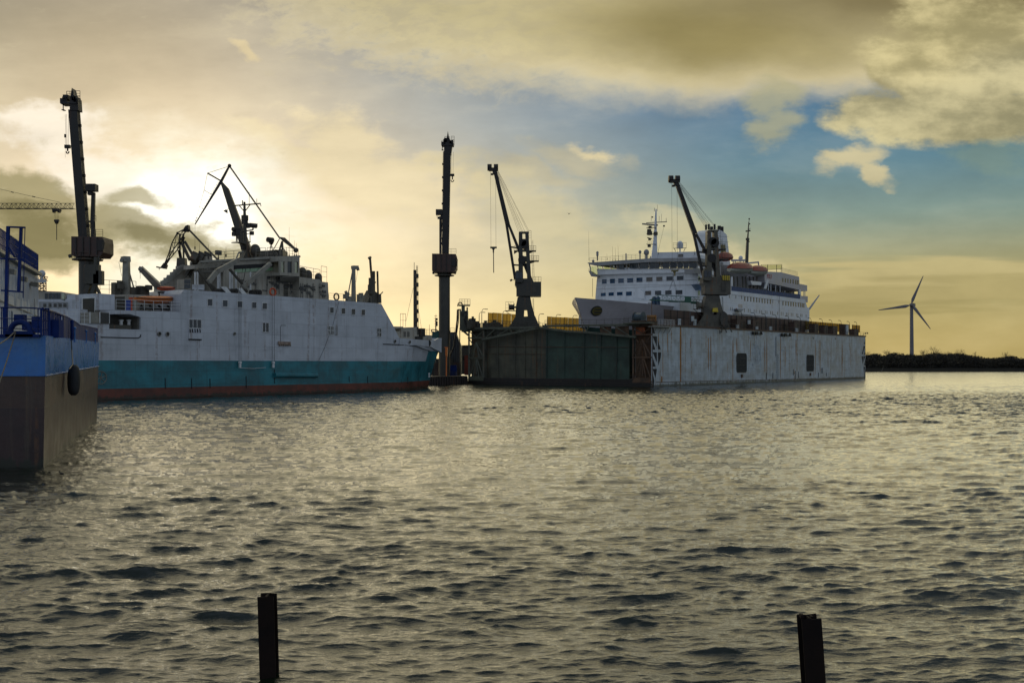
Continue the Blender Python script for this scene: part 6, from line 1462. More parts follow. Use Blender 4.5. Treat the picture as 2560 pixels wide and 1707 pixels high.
# ------------------------------------------------------------------ dock cranes
def dock_crane(label, off, cx, hx, hy, sx, sy, yhb, ybase, mat, boomcol, hookx, sc=1.0, group='cranes on the dock walls'):
    Y = DP.depth(cx, off); b_ = at(cx, HY, Y); s = (Vector((b_.x, b_.y, 0))-dk(0, off, 0)).dot(DD); b_.z = dz_(s)+.35
    t_ = thing('dock_crane', label, 'crane', b_, group)
    G = lambda x, y, d=0: at(cx+x*sc, y, Y+d); k = Y/FPX
    yB = HY-(b_.z-CH)*FPX/Y
    hb = yhb                       # bottom of the slewing house
    # portal base
    q = MB()
    q.prism([G(x, y, -2.2) for x, y in ((-16, hb+3), (16, hb+3), (20, hb+24), (27, hb+50), (10, hb+52), (8, hb+34), (1, hb+34), (0, hb+54), (-22, hb+54), (-20, hb+24))], (0, 4.4, 0))
    q.prism([G(x, y, -2.6) for x, y in ((-22, hb+52), (28, hb+50), (38, yB-10), (40, yB), (-40, yB), (-38, yB-8), (-30, yB-19))], (0, 5.2, 0))
    q.tube(G(0, hb+5), G(0, hb-2), 15*k*sc, n=16); q.build('portal_base', mat, t_)
    q = MB(); q.rail([G(15, hb+3, -2), G(19, hb+3, -2)], 1.2, .7, 3, .04); q.tube(G(24, hb+6, -2.2), G(26, yB-14, -2.2), .06, n=4); q.tube(G(22, hb+6, -2.2), G(24, yB-14, -2.2), .06, n=4)
    for i in range(12): q.tube(G(22+i*.16, hb+8+i*4, -2.2), G(24.3+i*.16, hb+8+i*4, -2.2), .03, n=3)
    q.build('ladder', M['steel_crane'], t_)
    q = MB(); c_ = G(-31, hb+28, -2.4); q.tube(c_-Vector((.7, 0, 0)), c_+Vector((.7, 0, 0)), .75 if sx < 0 else .75, n=16); q.tube(c_-Vector((.8, 0, 0)), c_-Vector((.6, 0, 0)), 1.1, n=18); q.tube(c_+Vector((.6, 0, 0)), c_+Vector((.8, 0, 0)), 1.1, n=18); q.beam(c_, G(-14, hb+28, -2.2), .5, .5); cr_ = q.build('cable_reel', mat, t_)
    q = MB(); q.rail([G(-46, hb+36, -2.4), G(-26, hb+36, -2.4)], 2.4, .8, 3, .045); q.beam(G(-47, hb+37, -2.4), G(-20, hb+37, -2.4), .15, 1.5); q.beam(G(-46, hb+37, -2.4), G(-24, hb+55, -2.4), .12); q.build('side_platform', M['steel_crane'], t_)
    # slewing house
    q = MB(); q.prism([G(x, y, -2.6) for x, y in ((-19, hb-2), (-19, hb-22), (-23, hb-30), (-22, hb-44), (20, hb-44), (24, hb-36), (43, hb-36), (43, hb), (-10, hb))], (0, 5.2, 0)); ho = q.build('machine_house', mat, t_)
    q = MB(); q.prism([G(x, y, -3.6) for x, y in ((-22, hb-38), (-22, hb-60), (-18, hb-64), (-4, hb-63), (-2, hb-38), (-6, hb-34), (-18, hb-35))], (0, 2.4, 0)); cb2 = q.build('cabin', mat, t_)
    for x0, x1 in ((-20.5, -13), (-11.5, -4)):
        q = MB(); q.prism([G(x, y, -3.68) for x, y in ((x0, hb-44), (x0, hb-59), (x1, hb-59), (x1, hb-44))], (0, .06, 0)); q.build('window', M['glass_dark'], cb2)
    q = MB(); q.rail([G(22, hb-36, -2.4), G(43, hb-36, -2.4)], 1.35, .9, 3, .045); q.box(G(26, hb-20, -2.7), 1.2, .1, 2.4); q.build('house_rail', M['steel_crane'], ho)
    q = MB(); p = G(-30, hb-41, -2.6); q.beam(p, p+Vector((-.5, 0, -.35)), .5, .5); q.beam(p, G(-21, hb-38, -2.6), .1); q.build('floodlight', M['steel_dark'], ho)
    # tower with two legs, cross pieces and sheaves
    yt = hb-160 if sx < 0 else hb-155
    for x0, x1, tx0, tx1 in ((-14, -4, -13, -4), (8, 16, 3, 11)):
        q = MB(); q.prism([G(x, y, -1.4) for x, y in ((x0, hb-44), (tx0, yt), (tx1, yt), (x1+2, hb-44))], (0, 2.8, 0)); q.build('tower_leg', mat, t_)
    q = MB()
    for y, w in ((yt+2, .7), (yt+24, 2.2), (yt+36, 1.5), (yt+47, .8), (yt+68, 2.6), (yt+80, .7)): q.beam(G(-12, y), G(12, y), w*.55, 2.4, side=(0, 0, 1))
    build_split(q, 'tower_crosspiece', mat, t_)
    for x, y, r in ((-3, yt+28, 1.0), (3, yt+33, 1.1), (-5, yt+70, 1.1)):
        q = MB(); c_ = G(x, y); q.tube(c_-Vector((0, 1.6, 0)), c_+Vector((0, 1.6, 0)), r, n=16); q.build('sheave', M['steel_dark'], t_)
    q = MB()
    for y, x0, x1 in ((yt+48, 10, 30), (yt+73, 12, 37), (yt+48, -25, -12)):
        q.beam(G(x0, y), G(x1, y), .22, 2.2, side=(0, 0, 1)); q.prism([G(x0, y, -.3), G(x1*.8+x0*.2, y, -.3), G(x0, y+7, -.3)], (0, .6, 0)); q.rail([G(x0, y, -1.1), G(x1, y, -1.1)], 1.5, .8, 3, .045); q.rail([G(x0, y, 1.1), G(x1, y, 1.1)], 1.5, .8, 3, .045)
    for x in (22, 26): q.tube(G(x-4, yt+20), G(x, hb-38), .05, n=4)
    for i in range(30): q.tube(G(18.3+i*.12, yt+24+i*3.6), G(22.5+i*.12, yt+24+i*3.6), .03, n=3)
    q.rail([G(12, yt+20, -.8), G(18, yt+20, -.8)], 2.6, .7, 4, .045); q.build('tower_platform', M['steel_crane'], t_)
    # boom: single box girder that forks into two legs
    q = MB(); w1, w0 = 10*k, 9.5*k*1.15
    q.beam(G(sx, sy), G(hx+5, hy+8), w0*1.05, w0, w2=w1*.9, side=(1, 0, 0))
    yl = hb-44
    q.beam(G(-22, yl+3), G(sx-2.5, sy+1), 6.5*k, 6*k, w2=6.5*k, side=(1, 0, 0)); q.beam(G(17, yl+3), G(sx+2.5, sy), 8.5*k, 7*k, w2=6*k, side=(1, 0, 0))
    for t in (.42, .75): q.beam(G(sx+(-22-sx)*t, sy+(yl-sy)*t), G(sx+(17-sx)*t, sy+(yl-sy)*t+2), .4, .5)
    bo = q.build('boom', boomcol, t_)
    q = MB(); 
    for x, w in ((hx-8, 1.0), (hx+8, 1.0)): c_ = G(x, hy+1); q.tube(c_-Vector((w*.6, 0, 0)), c_+Vector((w*.6, 0, 0)), .95, n=12)
    q.beam(G(hx-10, hy+6), G(hx+12, hy+6), .8, 1.6, side=(0, 0, 1)); q.beam(G(hx+3, hy+2), G(hx+5, hy+18), 1.1, 1.2); q.box(G(hx-2, hy+18), .7, .5, .5); q.build('boom_head', boomcol, bo)
    q = MB(); T0 = G(3, yt)
    for a, b in ((hx+10, -14), (hx+10, -10), (hx+11, -6), (hx+11, -3), (hx+12, 2), (hx+12, 10), (hx+13, 13)):
        q.tube(G(a, hy+14-(b+14)*.2), G(b, yt-1), .035, n=3)
    q.build('luffing_rope', M['cable'], bo)
    hyb, hye = hookx
    q = MB(); q.tube(G(hx-6, hy+8), G(hx-4.5, hyb), .035, n=3); q.tube(G(hx+7, hy+12), G(hx+8, hyb), .035, n=3); q.build('hoist_rope', M['cable'], bo)
    q = MB(); q.beam(G(hx-6.5, hyb+1), G(hx+10, hyb+1), .45, .6, side=(0, 0, 1)); q.prism([G(hx-3, hyb+2, -.2), G(hx+6, hyb+2, -.2), G(hx+2.5, hyb+9, -.2), G(hx+.5, hyb+9, -.2)], (0, .4, 0))
    q.tube(G(hx+1.5, hyb+6), G(hx+1.5, hyb+14), .2); hb_ = q.build('hook_beam', M['yellow_dim'] if sc > 1 else mat, t_)
    if sc <= 1: q = MB(); q.tube(G(hx+1.7, hyb+14), G(hx+2.2, hye), .13, n=5); q.build('hanging_sling', M['steel_crane'], hb_)
    return t_, G, k, Y
dock_crane('grey dock crane with its boom raised leftward, on the far wall left of the ferry', 52, 1310, -78, 418, -41, 561, 740, 816, M['steel_green'], M['steel_dark'], (618, 682), 1.0)
M['rusty_crane'] = paint('rust_patched_crane_paint', (.095, .085, .06), .55, .4, .5, rust=1.0, streak=.4)
dc, G2, k2, Y2 = dock_crane('rust-patched dock crane on the pale near wall, standing before the ferry funnel', 2.6, 1782, -93, 447, -43, 585, 736, 830, M['rusty_crane'], M['steel_dark'], (676, 676), 1.04)
q = MB(); c_ = at(1810, 797, Y2-3.4); q.disc(c_, 2.0, (0, 1, 0), .5, n=8, rx=1.05); q.build('cable_disc', M['steel_green'], dc)
q = MB()
for a in ((1800, 815, 1790, 830), (1806, 818, 1803, 832), (1813, 818, 1816, 832), (1820, 812, 1830, 830)): q.beam(at(a[0], a[1], Y2-3.3), at(a[2], a[3], Y2-3.3), .25)
q.build('disc_bracket', M['steel_crane'], dc)
q = MB(); P_ = [at(x, y, Y2-3.2) for x, y in ((1783, 770), (1794, 769.5), (1796, 780), (1782, 779.5))]; q.prism(P_, (0, 1.0, 0)); q.build('warning_box', M['yellow'], dc)
q = MB(); q.prism([at(x, y, Y2-2.9) for x, y in ((1804, 688), (1824, 689), (1824, 701), (1806, 700))], (0, .08, 0)); yp = q.build('warning_panel', M['yellow'], dc)
q = MB()
for i in range(4): q.tube(at(1806+i*5, 686, Y2-3), at(1806+i*5, 702, Y2-3), .06)
q.build('panel_frame', M['steel_dark'], yp)
# green lattice gangway hanging from its hook
YG = Y2-1
ga = thing('hanging_gangway', 'green lattice gangway hung level from the rusty dock crane before the ferry front', 'gangway', at(1682, 752, YG))
g0, g1 = at(1624, 750, YG), at(1747, 756, YG)
q = MB(); q.lattice(g0+Vector((2.2, 0, .6)), g1+Vector((0, 0, .6)), 1.2, 1.5, 9, .06, .035, side=(0, 1, 0)); q.tube(g0+Vector((0, 0, -.1)), g0+Vector((2.2, 0, 1.35)), .08); q.build('lattice_sides', paint('green_paint', (.02, .10, .06), .5, .2, 1), ga)
q = MB(); q.beam(g0, g1, .25, 1.3, side=(0, 0, 1)); q.beam(at(1672, 753.5, YG), at(1695, 754, YG), .35, 1.0, side=(0, 0, 1)); q.beam(at(1728, 756, YG), at(1747, 758, YG), .6, 1.0, side=(0, 0, 1)); q.build('walkway', bpy.data.materials['green_paint'], ga)
q = MB(); q.prism([at(x, y, YG-.6) for x, y in ((1712, 741), (1728, 741.5), (1728, 754), (1712, 753.5))], (0, .08, 0)); q.build('net_panel', bpy.data.materials['green_paint'], ga)
q = MB(); tp = at(1683, 697, YG)
for x in (1666, 1670, 1692, 1697): q.tube(tp, at(x, 740, YG), .035, n=3)
q.tube(at(1683, 686, YG), tp, .08); q.build('sling', M['cable'], ga)

# ------------------------------------------------------------------ level-luffing cranes behind the white ship
V5 = lambda x, y: (380+x/4.611, 380+y/4.611)
YP = 222.0
def P5(x, y, d=0, Y=YP): a = V5(x, y); return at(a[0], a[1], Y+d)
lc = thing('luffing_crane', 'large dark luffing crane with crossed tubular jib, rising behind the bridge of the white ship', 'crane', Vector((P5(1200, 0).x, YP, 2.2)), 'luffing cranes behind the white ship')
k = YP/FPX/4.611
q = MB(); 
for a, b, w0, w1 in (((1130, 1260), (1100, 1150), 110, 104), ((1100, 1150), (855, 440), 104, 66), ((855, 440), (800, 350), 66, 24)): q.beam(P5(*a), P5(*b), w0*k, w0*k*.8, w2=w1*k, side=(1, 0, 0))
q.build('main_jib', M['steel_crane'], lc)
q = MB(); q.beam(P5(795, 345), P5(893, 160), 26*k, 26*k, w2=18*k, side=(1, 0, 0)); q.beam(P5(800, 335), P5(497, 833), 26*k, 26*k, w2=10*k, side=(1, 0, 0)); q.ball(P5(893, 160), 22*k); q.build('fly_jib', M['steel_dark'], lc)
q = MB()
for i in range(14): t = i/13; x = 770-265*t; y = 350+445*t; q.tube(P5(x+12, y+12), P5(x-8, y-6), .035, n=3)
q.tube(P5(762, 344), P5(500, 790), .03, n=3); q.build('jib_ladder', M['steel_dark'], lc)
q = MB(); q.tube(P5(640, 245), P5(795, 335), .16); q.tube(P5(640, 245), P5(870, 172), .05); q.tube(P5(640, 245), P5(600, 440), .04); q.tube(P5(600, 440), P5(530, 700), .04); q.tube(P5(600, 440), P5(685, 490), .05); q.tube(P5(530, 700), P5(500, 800), .04); q.tube(P5(548, 625), P5(590, 655), .04); q.build('jib_stay', M['steel_dark'], lc)
q = MB(); q.beam(P5(895, 165), P5(1470, 990), 16*k, 16*k, w2=16*k, side=(1, 0, 0)); q.build('tie_rod', M['steel_crane'], lc)
q = MB(); q.beam(P5(1465, 985), P5(1525, 1010), 14*k, 14*k, w2=44*k, side=(0, 0, 1)); q.beam(P5(1515, 1005), P5(1655, 1125), 48*k, 40*k, w2=26*k, side=(0, 0, 1)); q.ball(P5(1658, 1132), 30*k); q.tube(P5(1470, 1000), P5(1392, 1140), 5*k); q.build('counterweight_arm', M['steel_crane'], lc)
q = MB(); q.beam(P5(1500, 1030), P5(1448, 1210), 18*k); q.beam(P5(1500, 1030), P5(1512, 1210), 20*k); q.torus(P5(1508, 1140), 24*k, 5*k, (0, 1, 0)); q.build('support_leg', M['steel_crane'], lc)
q = MB(); q.tube(P5(497, 835), P5(495, 1090), .025, n=3); q.tube(P5(495, 1090), P5(495, 1125), .14); q.build('hook', M['steel_dark'], lc)
q = MB(); q.beam(P5(1180, 1230), Vector((P5(1180, 0).x, YP, 2.2)), 5.5, 5, w2=7); q.beam(P5(1050, 1250), P5(1540, 1215), 3.0, 5, side=(0, 0, 1)); q.build('machine_house', M['steel_crane'], lc)
q = MB(); q.path([P5(880, 650), P5(868, 668), P5(855, 690)], .05); q.beam(P5(862, 668), P5(846, 695), .35, .3, w2=.9); q.build('wind_sock', M['rope'], lc)
# smaller one
l2 = thing('luffing_crane', 'smaller dark luffing crane with a curved lattice jib drooping left, beside the ship funnel', 'crane', Vector((P5(360, 0, 0, 215).x, 215, 2.2)), 'luffing cranes behind the white ship')
Q5 = lambda x, y, d=0: P5(x, y, d, 215)
k = 215/FPX/4.611
top = [(400, 880), (350, 900), (290, 935), (230, 1050), (190, 1180), (140, 1300)]; bot = [(400, 900), (360, 960), (310, 1040), (250, 1120), (200, 1210), (155, 1300)]; low = [(380, 985), (330, 1060), (290, 1130), (240, 1190), (200, 1240), (158, 1310)]
q = MB()
for dd in (-.8, .8):
    for L_ in (top, bot): q.path([Q5(x, y, dd) for x, y in L_], .13, n=4)
q.path([Q5(x, y) for x, y in low], .13, n=4)
for i in range(5):
    for dd in (-.8, .8): q.tube(Q5(*top[i], dd), Q5(*bot[i+1], dd), .08, n=3); q.tube(Q5(*bot[i], dd), Q5(*top[i+1], dd), .08, n=3); q.tube(Q5(*bot[i+1], dd), Q5(*low[i+1]), .08, n=3); q.tube(Q5(*top[i+1], dd), Q5(*bot[i+1], dd), .07, n=3)
q.build('lattice_jib', M['steel_dark'], l2)
q = MB(); q.prism([Q5(x, y, -.6) for x, y in ((90, 1335), (135, 1275), (165, 1300), (150, 1345), (110, 1340))], (0, 1.2, 0)); q.tube(Q5(50, 1325), Q5(105, 1335), .15); q.tube(Q5(82, 1335), Q5(84, 1358), .08); q.build('jib_head', M['steel_dark'], l2)
q = MB(); q.prism([Q5(x, y, -.7) for x, y in ((365, 880), (385, 850), (415, 840), (420, 900), (400, 915), (350, 915))], (0, 1.4, 0)); q.tube(Q5(290, 925), Q5(300, 950), .25); q.build('apex', M['steel_dark'], l2)
q = MB(); q.beam(Q5(425, 895), Q5(755, 1240), 20*k, 18*k, side=(1, 0, 0)); q.build('tie_rod', M['steel_crane'], l2)
q = MB()
for x in (320, 362): q.beam(Q5(x, 940), Q5(x+3, 1250), 16*k, 14*k, side=(1, 0, 0))
q.beam(Q5(312, 1130), Q5(340, 1260), 32*k, 14*k, side=(1, 0, 0)); q.beam(Q5(315, 1010), Q5(372, 1012), .3, .3); q.build('mast', M['steel_dark'], l2)
q = MB(); q.beam(Q5(345, 1050), Q5(440, 1250), 34*k, 20*k, side=(1, 0, 0)); q.beam(Q5(378, 1030), Q5(500, 1240), 28*k, 20*k, side=(1, 0, 0)); q.build('support_strut', M['steel_crane'], l2)
q = MB(); q.beam(Q5(345, 1225), Vector((Q5(345, 0).x, 215, 2.2)), 90*k, 80*k, w2=4.5); q.beam(Q5(335, 1320), Q5(335, 1450), 100*k, 80*k, side=(1, 0, 0)); q.build('machine_house', M['steel_crane'], l2)
# long thin jib at the left edge
YJ = 262.0; J = lambda x, y, d=0: at(x, y, YJ+d)
tj = thing('tower_crane', 'thin lattice tower crane jib with trolley and hook reaching in from the left edge', 'crane', Vector((J(-330, 0).x, YJ, 2.2)))
q = MB(); q.lattice(J(-330, 522), J(186, 522), 1.3, 1.45, 46, .085, .05, side=(0, 1, 0), tri=True, w2=1.3, h2=1.4); q.build('jib', M['steel_dark'], tj)
q = MB(); q.path([J(-330, 380), J(0, 473), J(83, 492), J(150, 506)], .05); q.tube(J(28, 480), J(34, 481.5), .12); q.tube(J(80, 491), J(88, 493), .12); q.build('tie_rope', M['cable'], tj)
q = MB(); q.box(J(142, 526), 1.9, 1.4, .5); q.box(J(135, 529), .5, .9, .6); q.box(J(148, 529), .5, .9, .6)
for x in (135, 139, 145, 148.5): q.tube(J(x, 527), J(x*.5+71, 550), .025, n=3)
q.tube(J(141.7, 552)-Vector((.6, 0, 0)), J(141.7, 552)+Vector((.6, 0, 0)), .35); q.ball(J(141.7, 557), .5, sz=.7); q.tube(J(141.7, 557), J(141.7, 600), .1); q.build('trolley_hook', M['steel_dark'], tj)
q = MB(); q.lattice(Vector((J(-330, 0).x, YJ, 2.2)), J(-330, 505), 1.8, 1.8, 20, .14, .08, side=(1, 0, 0)); q.lattice(J(-330, 505), J(-330, 380), 1.5, 1.5, 8, .12, .07, side=(1, 0, 0)); q.build('mast', M['steel_dark'], tj)
# ------------------------------------------------------------------ quay behind the white ship
qa = SP.A+SP.n*23.5-SP.d*260; qb = Vector((SP.ptz(1169, 0, 23.5).x, SP.ptz(1169, 0, 23.5).y, 0))
M['quay'] = paint('dark_sheet_piling', (.035, .026, .02), .7, .4, .5, rust=.6, streak=.5)
M['ground'] = paint('worn_quay_concrete', (.16, .15, .13), .8, .25, .3)
q = MB(); q.prism([qa, qb, qb+Vector((-40, 190, 0)), qa+Vector((-200, 260, 0))], (0, 0, 2.2)); q.v = [p-Vector((0, 0, 3)) if p.z < .1 else p for p in q.v]
n_ = 90
for i in range(n_):
    p = qb-SP.d*(.5+i*1.0)-SP.n*.12; q.beam(p-Vector((0, 0, 1)), p+Vector((0, 0, 2.1)), .5, .25, side=SP.d)
tag(q.build('quay', M['quay'], None), 'dark sheet-piled quay between the white ship and the dock', None, None, 'structure')
QY = 268
Qp = lambda x, y, Y=QY: at(x, y, Y)
def gb(x, Y=QY): return at(x, HY+(CH-2.2)*FPX/Y, Y)
sh = thing('quay_shed', 'dark shed with a steep sloping right side behind the black column crane base', 'shed', gb(1135, 285))
q = MB(); q.prism([Qp(x, y, 282) for x, y in ((1098, 937), (1098, 832), (1123, 830), (1137, 830), (1151, 866), (1151, 937))], (0, 10, 0)); q.build('shed_body', paint('slate_sheet_cladding', (.055, .06, .06), .6, .2, .3, streak=.3), sh)
q = MB(); q.beam(Qp(1137, 829.5, 281.9), Qp(1151, 865.5, 281.9), .3, .3); q.rail([Qp(1126, 830, 282), Qp(1136, 830, 282)], 1.2, 1, 2, .05)
for i in range(9): q.beam(Qp(1100+i*5.5, 840+max(0, i-6)*10, 281.9), Qp(1100+i*5.5, 937, 281.9), .1, .1)
q.build('cladding_rib', M['steel_dark'], sh)
s2 = thing('quay_shed', 'low dark flat-roofed building between the sloping shed and the dock end', 'shed', gb(1162, 300))
q = MB(); q.prism([Qp(x, y, 298) for x, y in ((1148, 935), (1148, 866), (1180, 865), (1180, 935))], (0, 10, 0)); q.build('building_body', paint('brown_wall', (.07, .06, .045), .7, .2, .3), s2)
q = MB(); q.beam(Qp(1148, 865, 297.9), Qp(1180, 864, 297.9), .4, .3); q.prism([Qp(x, y, 297.9) for x, y in ((1156, 900), (1162, 900), (1162, 890), (1156, 890))], (0, .1, 0)); q.build('roof_edge', M['steel_dark'], s2)
tl = thing('quay_loader', 'teal machine on the quay showing above the bow of the white ship', 'machine', gb(1092, 262))
q = MB(); q.prism([Qp(x, y, 262) for x, y in ((1080, 866), (1080, 828), (1088, 829), (1099, 825), (1106, 827), (1106, 866))], (0, 4, 0)); q.build('machine_body', paint('teal_machine_paint', (.012, .07, .06), .5, .25, .6, rust=.4), tl)
for x in (1084, 1101):
    q = MB(); q.beam(Qp(x, 866, 263), gb(x, 263), .5); q.build('leg', M['steel_dark'], tl)
q = MB(); q.path([Qp(1079, 830, 262), Qp(1079, 824, 262), Qp(1093, 824.5, 262), Qp(1093, 828, 262)], .14); q.build('handrail', M['steel_crane'], tl)
q = MB(); q.prism([Qp(x, y, 257) for x, y in ((1113, 868), (1119, 869), (1118.5, 891), (1113.5, 890))], (0, 1.2, 0)); q.beam(Qp(1116, 891, 257.6), gb(1116, 257.6), .3); q.beam(Qp(1111, 868, 257.5), Qp(1121, 868.5, 257.5), .15)  # orange panel put in for an orange light
tag(q.build('orange_light_panel', M['orange'], None), 'panel painted orange for an orange light in front of the black column crane', 'marker')
mt = thing('signal_mast', 'slim mast with crossbars left of the upright black column crane', 'mast', gb(1089.5, 275))
q = MB(); q.tube(gb(1089.5, 275), Qp(1089.5, 795, 275), .22, .16, n=6); q.tube(Qp(1089.5, 795, 275), Qp(1090, 785, 275), .05); q.build('pole', M['steel_crane'], mt)
q = MB()
for y, w_ in ((790, 4), (796, 5), (803, 3.5), (809, 4), (815, 3)): q.tube(Qp(1089.5-w_, y, 275), Qp(1089.5+w_, y, 275), .07, n=4)
for y in (798, 806, 812): q.box(Qp(1092, y, 275), .5, .4, .6)
q.build('crossbar', M['steel_crane'], mt)
m2 = MB(); m2.tube(gb(1073.5, 272), Qp(1073.5, 811, 272), .1, .05, n=5); m2.box(gb(1073.5, 272), .6, .6, .3); tag(m2.build('flag_pole', M['steel_crane'], None), 'thin bare pole left of the slim crossbar mast', 'pole')
q = MB(); q.rail([gb(1085, 262), gb(1125, 262), gb(1166, 266)], 1.1, 2.0, 3, .05); tag(q.build('quay_railing', M['steel_crane'], None), 'low railing along the quay edge right of the white ship bow', 'railing')
rnd = random.Random(31)
for i, (x, Y, w_, h_, d_, mt_, lb) in enumerate(((1104, 282, 6.5, 4.6, 2.5, 'steel_crane', 'long grey-brown container stack end behind the black crane column on the quay'), (1098, 270, 3, 3.4, 2.5, 'brown_and_unlit_screen', 'rust-brown container just right of the ship stem on the quay'), (1131, 268, 2.4, 2.8, 2.4, 'navy', 'dark blue container on the quay between the crane and the dock'),
        (1143, 272, 2.0, 3.6, 2.4, 'brown_and_unlit_screen', 'brown cabinet on the quay, right of the dark blue container'), (1166, 276, 1.0, 5.5, 1.0, 'boat_red', 'narrow red gas rack tight against the dock end'))):
    b_ = gb(x, Y); t_ = thing('quay_container', lb, 'container', b_, 'containers on the quay')
    q = MB(); q.box(b_+Vector((0, 0, h_/2)), w_, d_, h_); q.build('box_body', M[mt_], t_)
    q = MB()
    for k in range(int(w_/.4)): q.beam(b_+Vector((-w_/2+.2+k*.4, -d_/2-.02, .1)), b_+Vector((-w_/2+.2+k*.4, -d_/2-.02, h_-.1)), .12, .06)
    q.build('corrugation', M[mt_], t_)
lp = thing('work_lamp', 'small white work lamp glowing low between the dock walls', 'lamp', dk(1.0, 24, 1.7))
M['lamp_glow'] = bpy.data.materials.new('lamp_glow'); _m = M['lamp_glow']; _m.use_nodes = True; _T = NT(_m.node_tree); _T.nt.nodes.clear(); _e = _T.n('ShaderNodeEmission'); _e.inputs[0].default_value = (1, .85, .8, 1); _e.inputs[1].default_value = 4; _o = _T.n('ShaderNodeOutputMaterial'); _T.l(_e.outputs[0], _o.inputs[0])
pl = EP.pt(1414, 950, .8); lp.location = Vector((pl.x, pl.y, 1.7))
q = MB(); q.beam(Vector((pl.x, pl.y, 1.7)), pl-Vector((0, 0, .3)), .12); q.box(pl+Vector((0, .12, 0)), 1.1, .1, .8); q.build('stand', M['steel_dark'], lp)
for dx_, dz2 in ((.3, .12), (-.3, -.05)):
    q = MB(); q.ball(pl+Vector((dx_, -.05, dz2)), .17); q.build('bulb', M['lamp_glow'], lp)

# ------------------------------------------------------------------ far shore on the right
M['soil'] = paint('dark_bank_soil', (.035, .03, .02), .9, .3, .1)
M['scrub'] = paint('dark_winter_scrub', (.022, .018, .010), .8, .5, .15)
M['twig'] = paint('bare_twigs', (.07, .05, .025), .8, .3, .5)
q = MB(); q.prism([Vector((60, 655, -1)), Vector((640, 640, -1)), Vector((700, 900, -1)), Vector((60, 900, -1))], (0, 0, 1.6)); q.prism([Vector((60, 662, .5)), Vector((650, 646, .5)), Vector((700, 900, .5)), Vector((60, 900, .5))], (0, 0, 1.6))
tag(q.build('far_shore', M['soil'], None), 'low dark far bank at the right', None, None, 'structure')
def top_y(px):
    K = ((1500, 892), (2160, 887), (2190, 883), (2215, 888), (2235, 880), (2260, 884), (2300, 887), (2335, 880), (2360, 884), (2395, 882), (2420, 886), (2445, 890), (2470, 894), (2500, 893), (2530, 889), (2550, 897), (2580, 892), (2700, 894), (3400, 893))
    for (a, b), (c, d) in zip(K[:-1], K[1:]):
        if a <= px <= c: return b+(d-b)*(px-a)/(c-a)
    return 893
rs = np.random.RandomState(9)
tv = []; tf = []
def tri(p, s, up=1.0):
    b = len(tv); a = rs.randn(3); a /= np.linalg.norm(a); c = rs.randn(3); c -= a*a.dot(c); c /= np.linalg.norm(c)
    tv.extend([p+a*s, p-a*s*.5+c*s*.8, p-a*s*.5-c*s*.8]); tf.append((b, b+1, b+2))
for i in range(2600):
    px = rs.uniform(1950, 3150); Y = rs.uniform(662, 735); X = (px-CX)/FPX*Y
    ht = (HY-top_y(px))/FPX*Y+CH; ht *= rs.uniform(.72, 1.0); R_ = rs.uniform(2.0, 4.0)
    n = 46
    for j in range(n):
        d = rs.randn(3); d /= np.linalg.norm(d); r = R_*rs.uniform(.2, 1)**.5
        z = 2.0+(ht-2)*rs.uniform(.05, 1)**.8
        tri(np.array([X+d[0]*r, Y+d[1]*r, z]), rs.uniform(.25, .75))
    for j in range(5):
        b = len(tv); a = rs.uniform(-.5, .5, 2); p = np.array([X+rs.uniform(-1.5, 1.5), Y, ht-1.6]); e = p+np.array([a[0]*1.6, a[1], rs.uniform(1.2, 2.8)]); w = np.array([.10, 0, 0])
        tv.extend([p-w, p+w, e]); tf.append((b, b+1, b+2))
me = bpy.data.meshes.new('shore_scrub'); me.from_pydata([tuple(p) for p in tv], [], tf); me.materials.append(M['scrub'])
o = bpy.data.objects.new('shore_scrub', me); COL.objects.link(o); tag(o, 'dark tangled winter scrub along the far bank', None, None, 'stuff')
q = MB(); st = []  # lumpy ridge added inside the scrub to block light
for i in range(120):
    px = 1950+i*10.2; Y = 700; ht = ((HY-top_y(px))/FPX*Y+CH)*.80; X = (px-CX)/FPX*Y; st.append([Vector((X, Y-26, .5)), Vector((X, Y-24, ht*.55)), Vector((X, Y-6, ht*rs.uniform(.9, 1.02))), Vector((X, Y+30, ht*.8)), Vector((X, Y+34, .5))])
q.loft(st); tag(q.build('scrub_light_blocker', M['scrub'], None), 'dark lumpy ridge added inside the far bank scrub to block light', None, None, 'stuff')
def bare_tree(px, Y, h, spread, label, seed):
    r_ = random.Random(seed); b_ = at(px, HY, Y); b_.z = 2.0
    t_ = thing('bare_tree', label, 'tree', b_, 'bare trees above the far scrub')
    q = MB(); q.tube(b_, b_+Vector((0, 0, h*.45)), .28, .2, n=6); q.build('trunk', M['twig'], t_)
    c = MB()
    def br_(p, d, L_, r, n):
        e = p+d*L_; c.tube(p, e, r, r*.6, n=3)
        if n == 0: return
        for k in range(3 if n > 1 else 4):
            nd = (d+Vector((r_.uniform(-1, 1)*spread, r_.uniform(-1, 1)*spread, r_.uniform(-.1, .5)))).normalized(); br_(p.lerp(e, r_.uniform(.5, 1)), nd, L_*.72, r*.55, n-1)
    for k in range(5): br_(b_+Vector((0, 0, h*(.2+.06*k))), Vector((r_.uniform(-.6, .6), r_.uniform(-.6, .6), 1)).normalized(), h*.30, .12, 4)
    c.build('crown', M['twig'], t_)
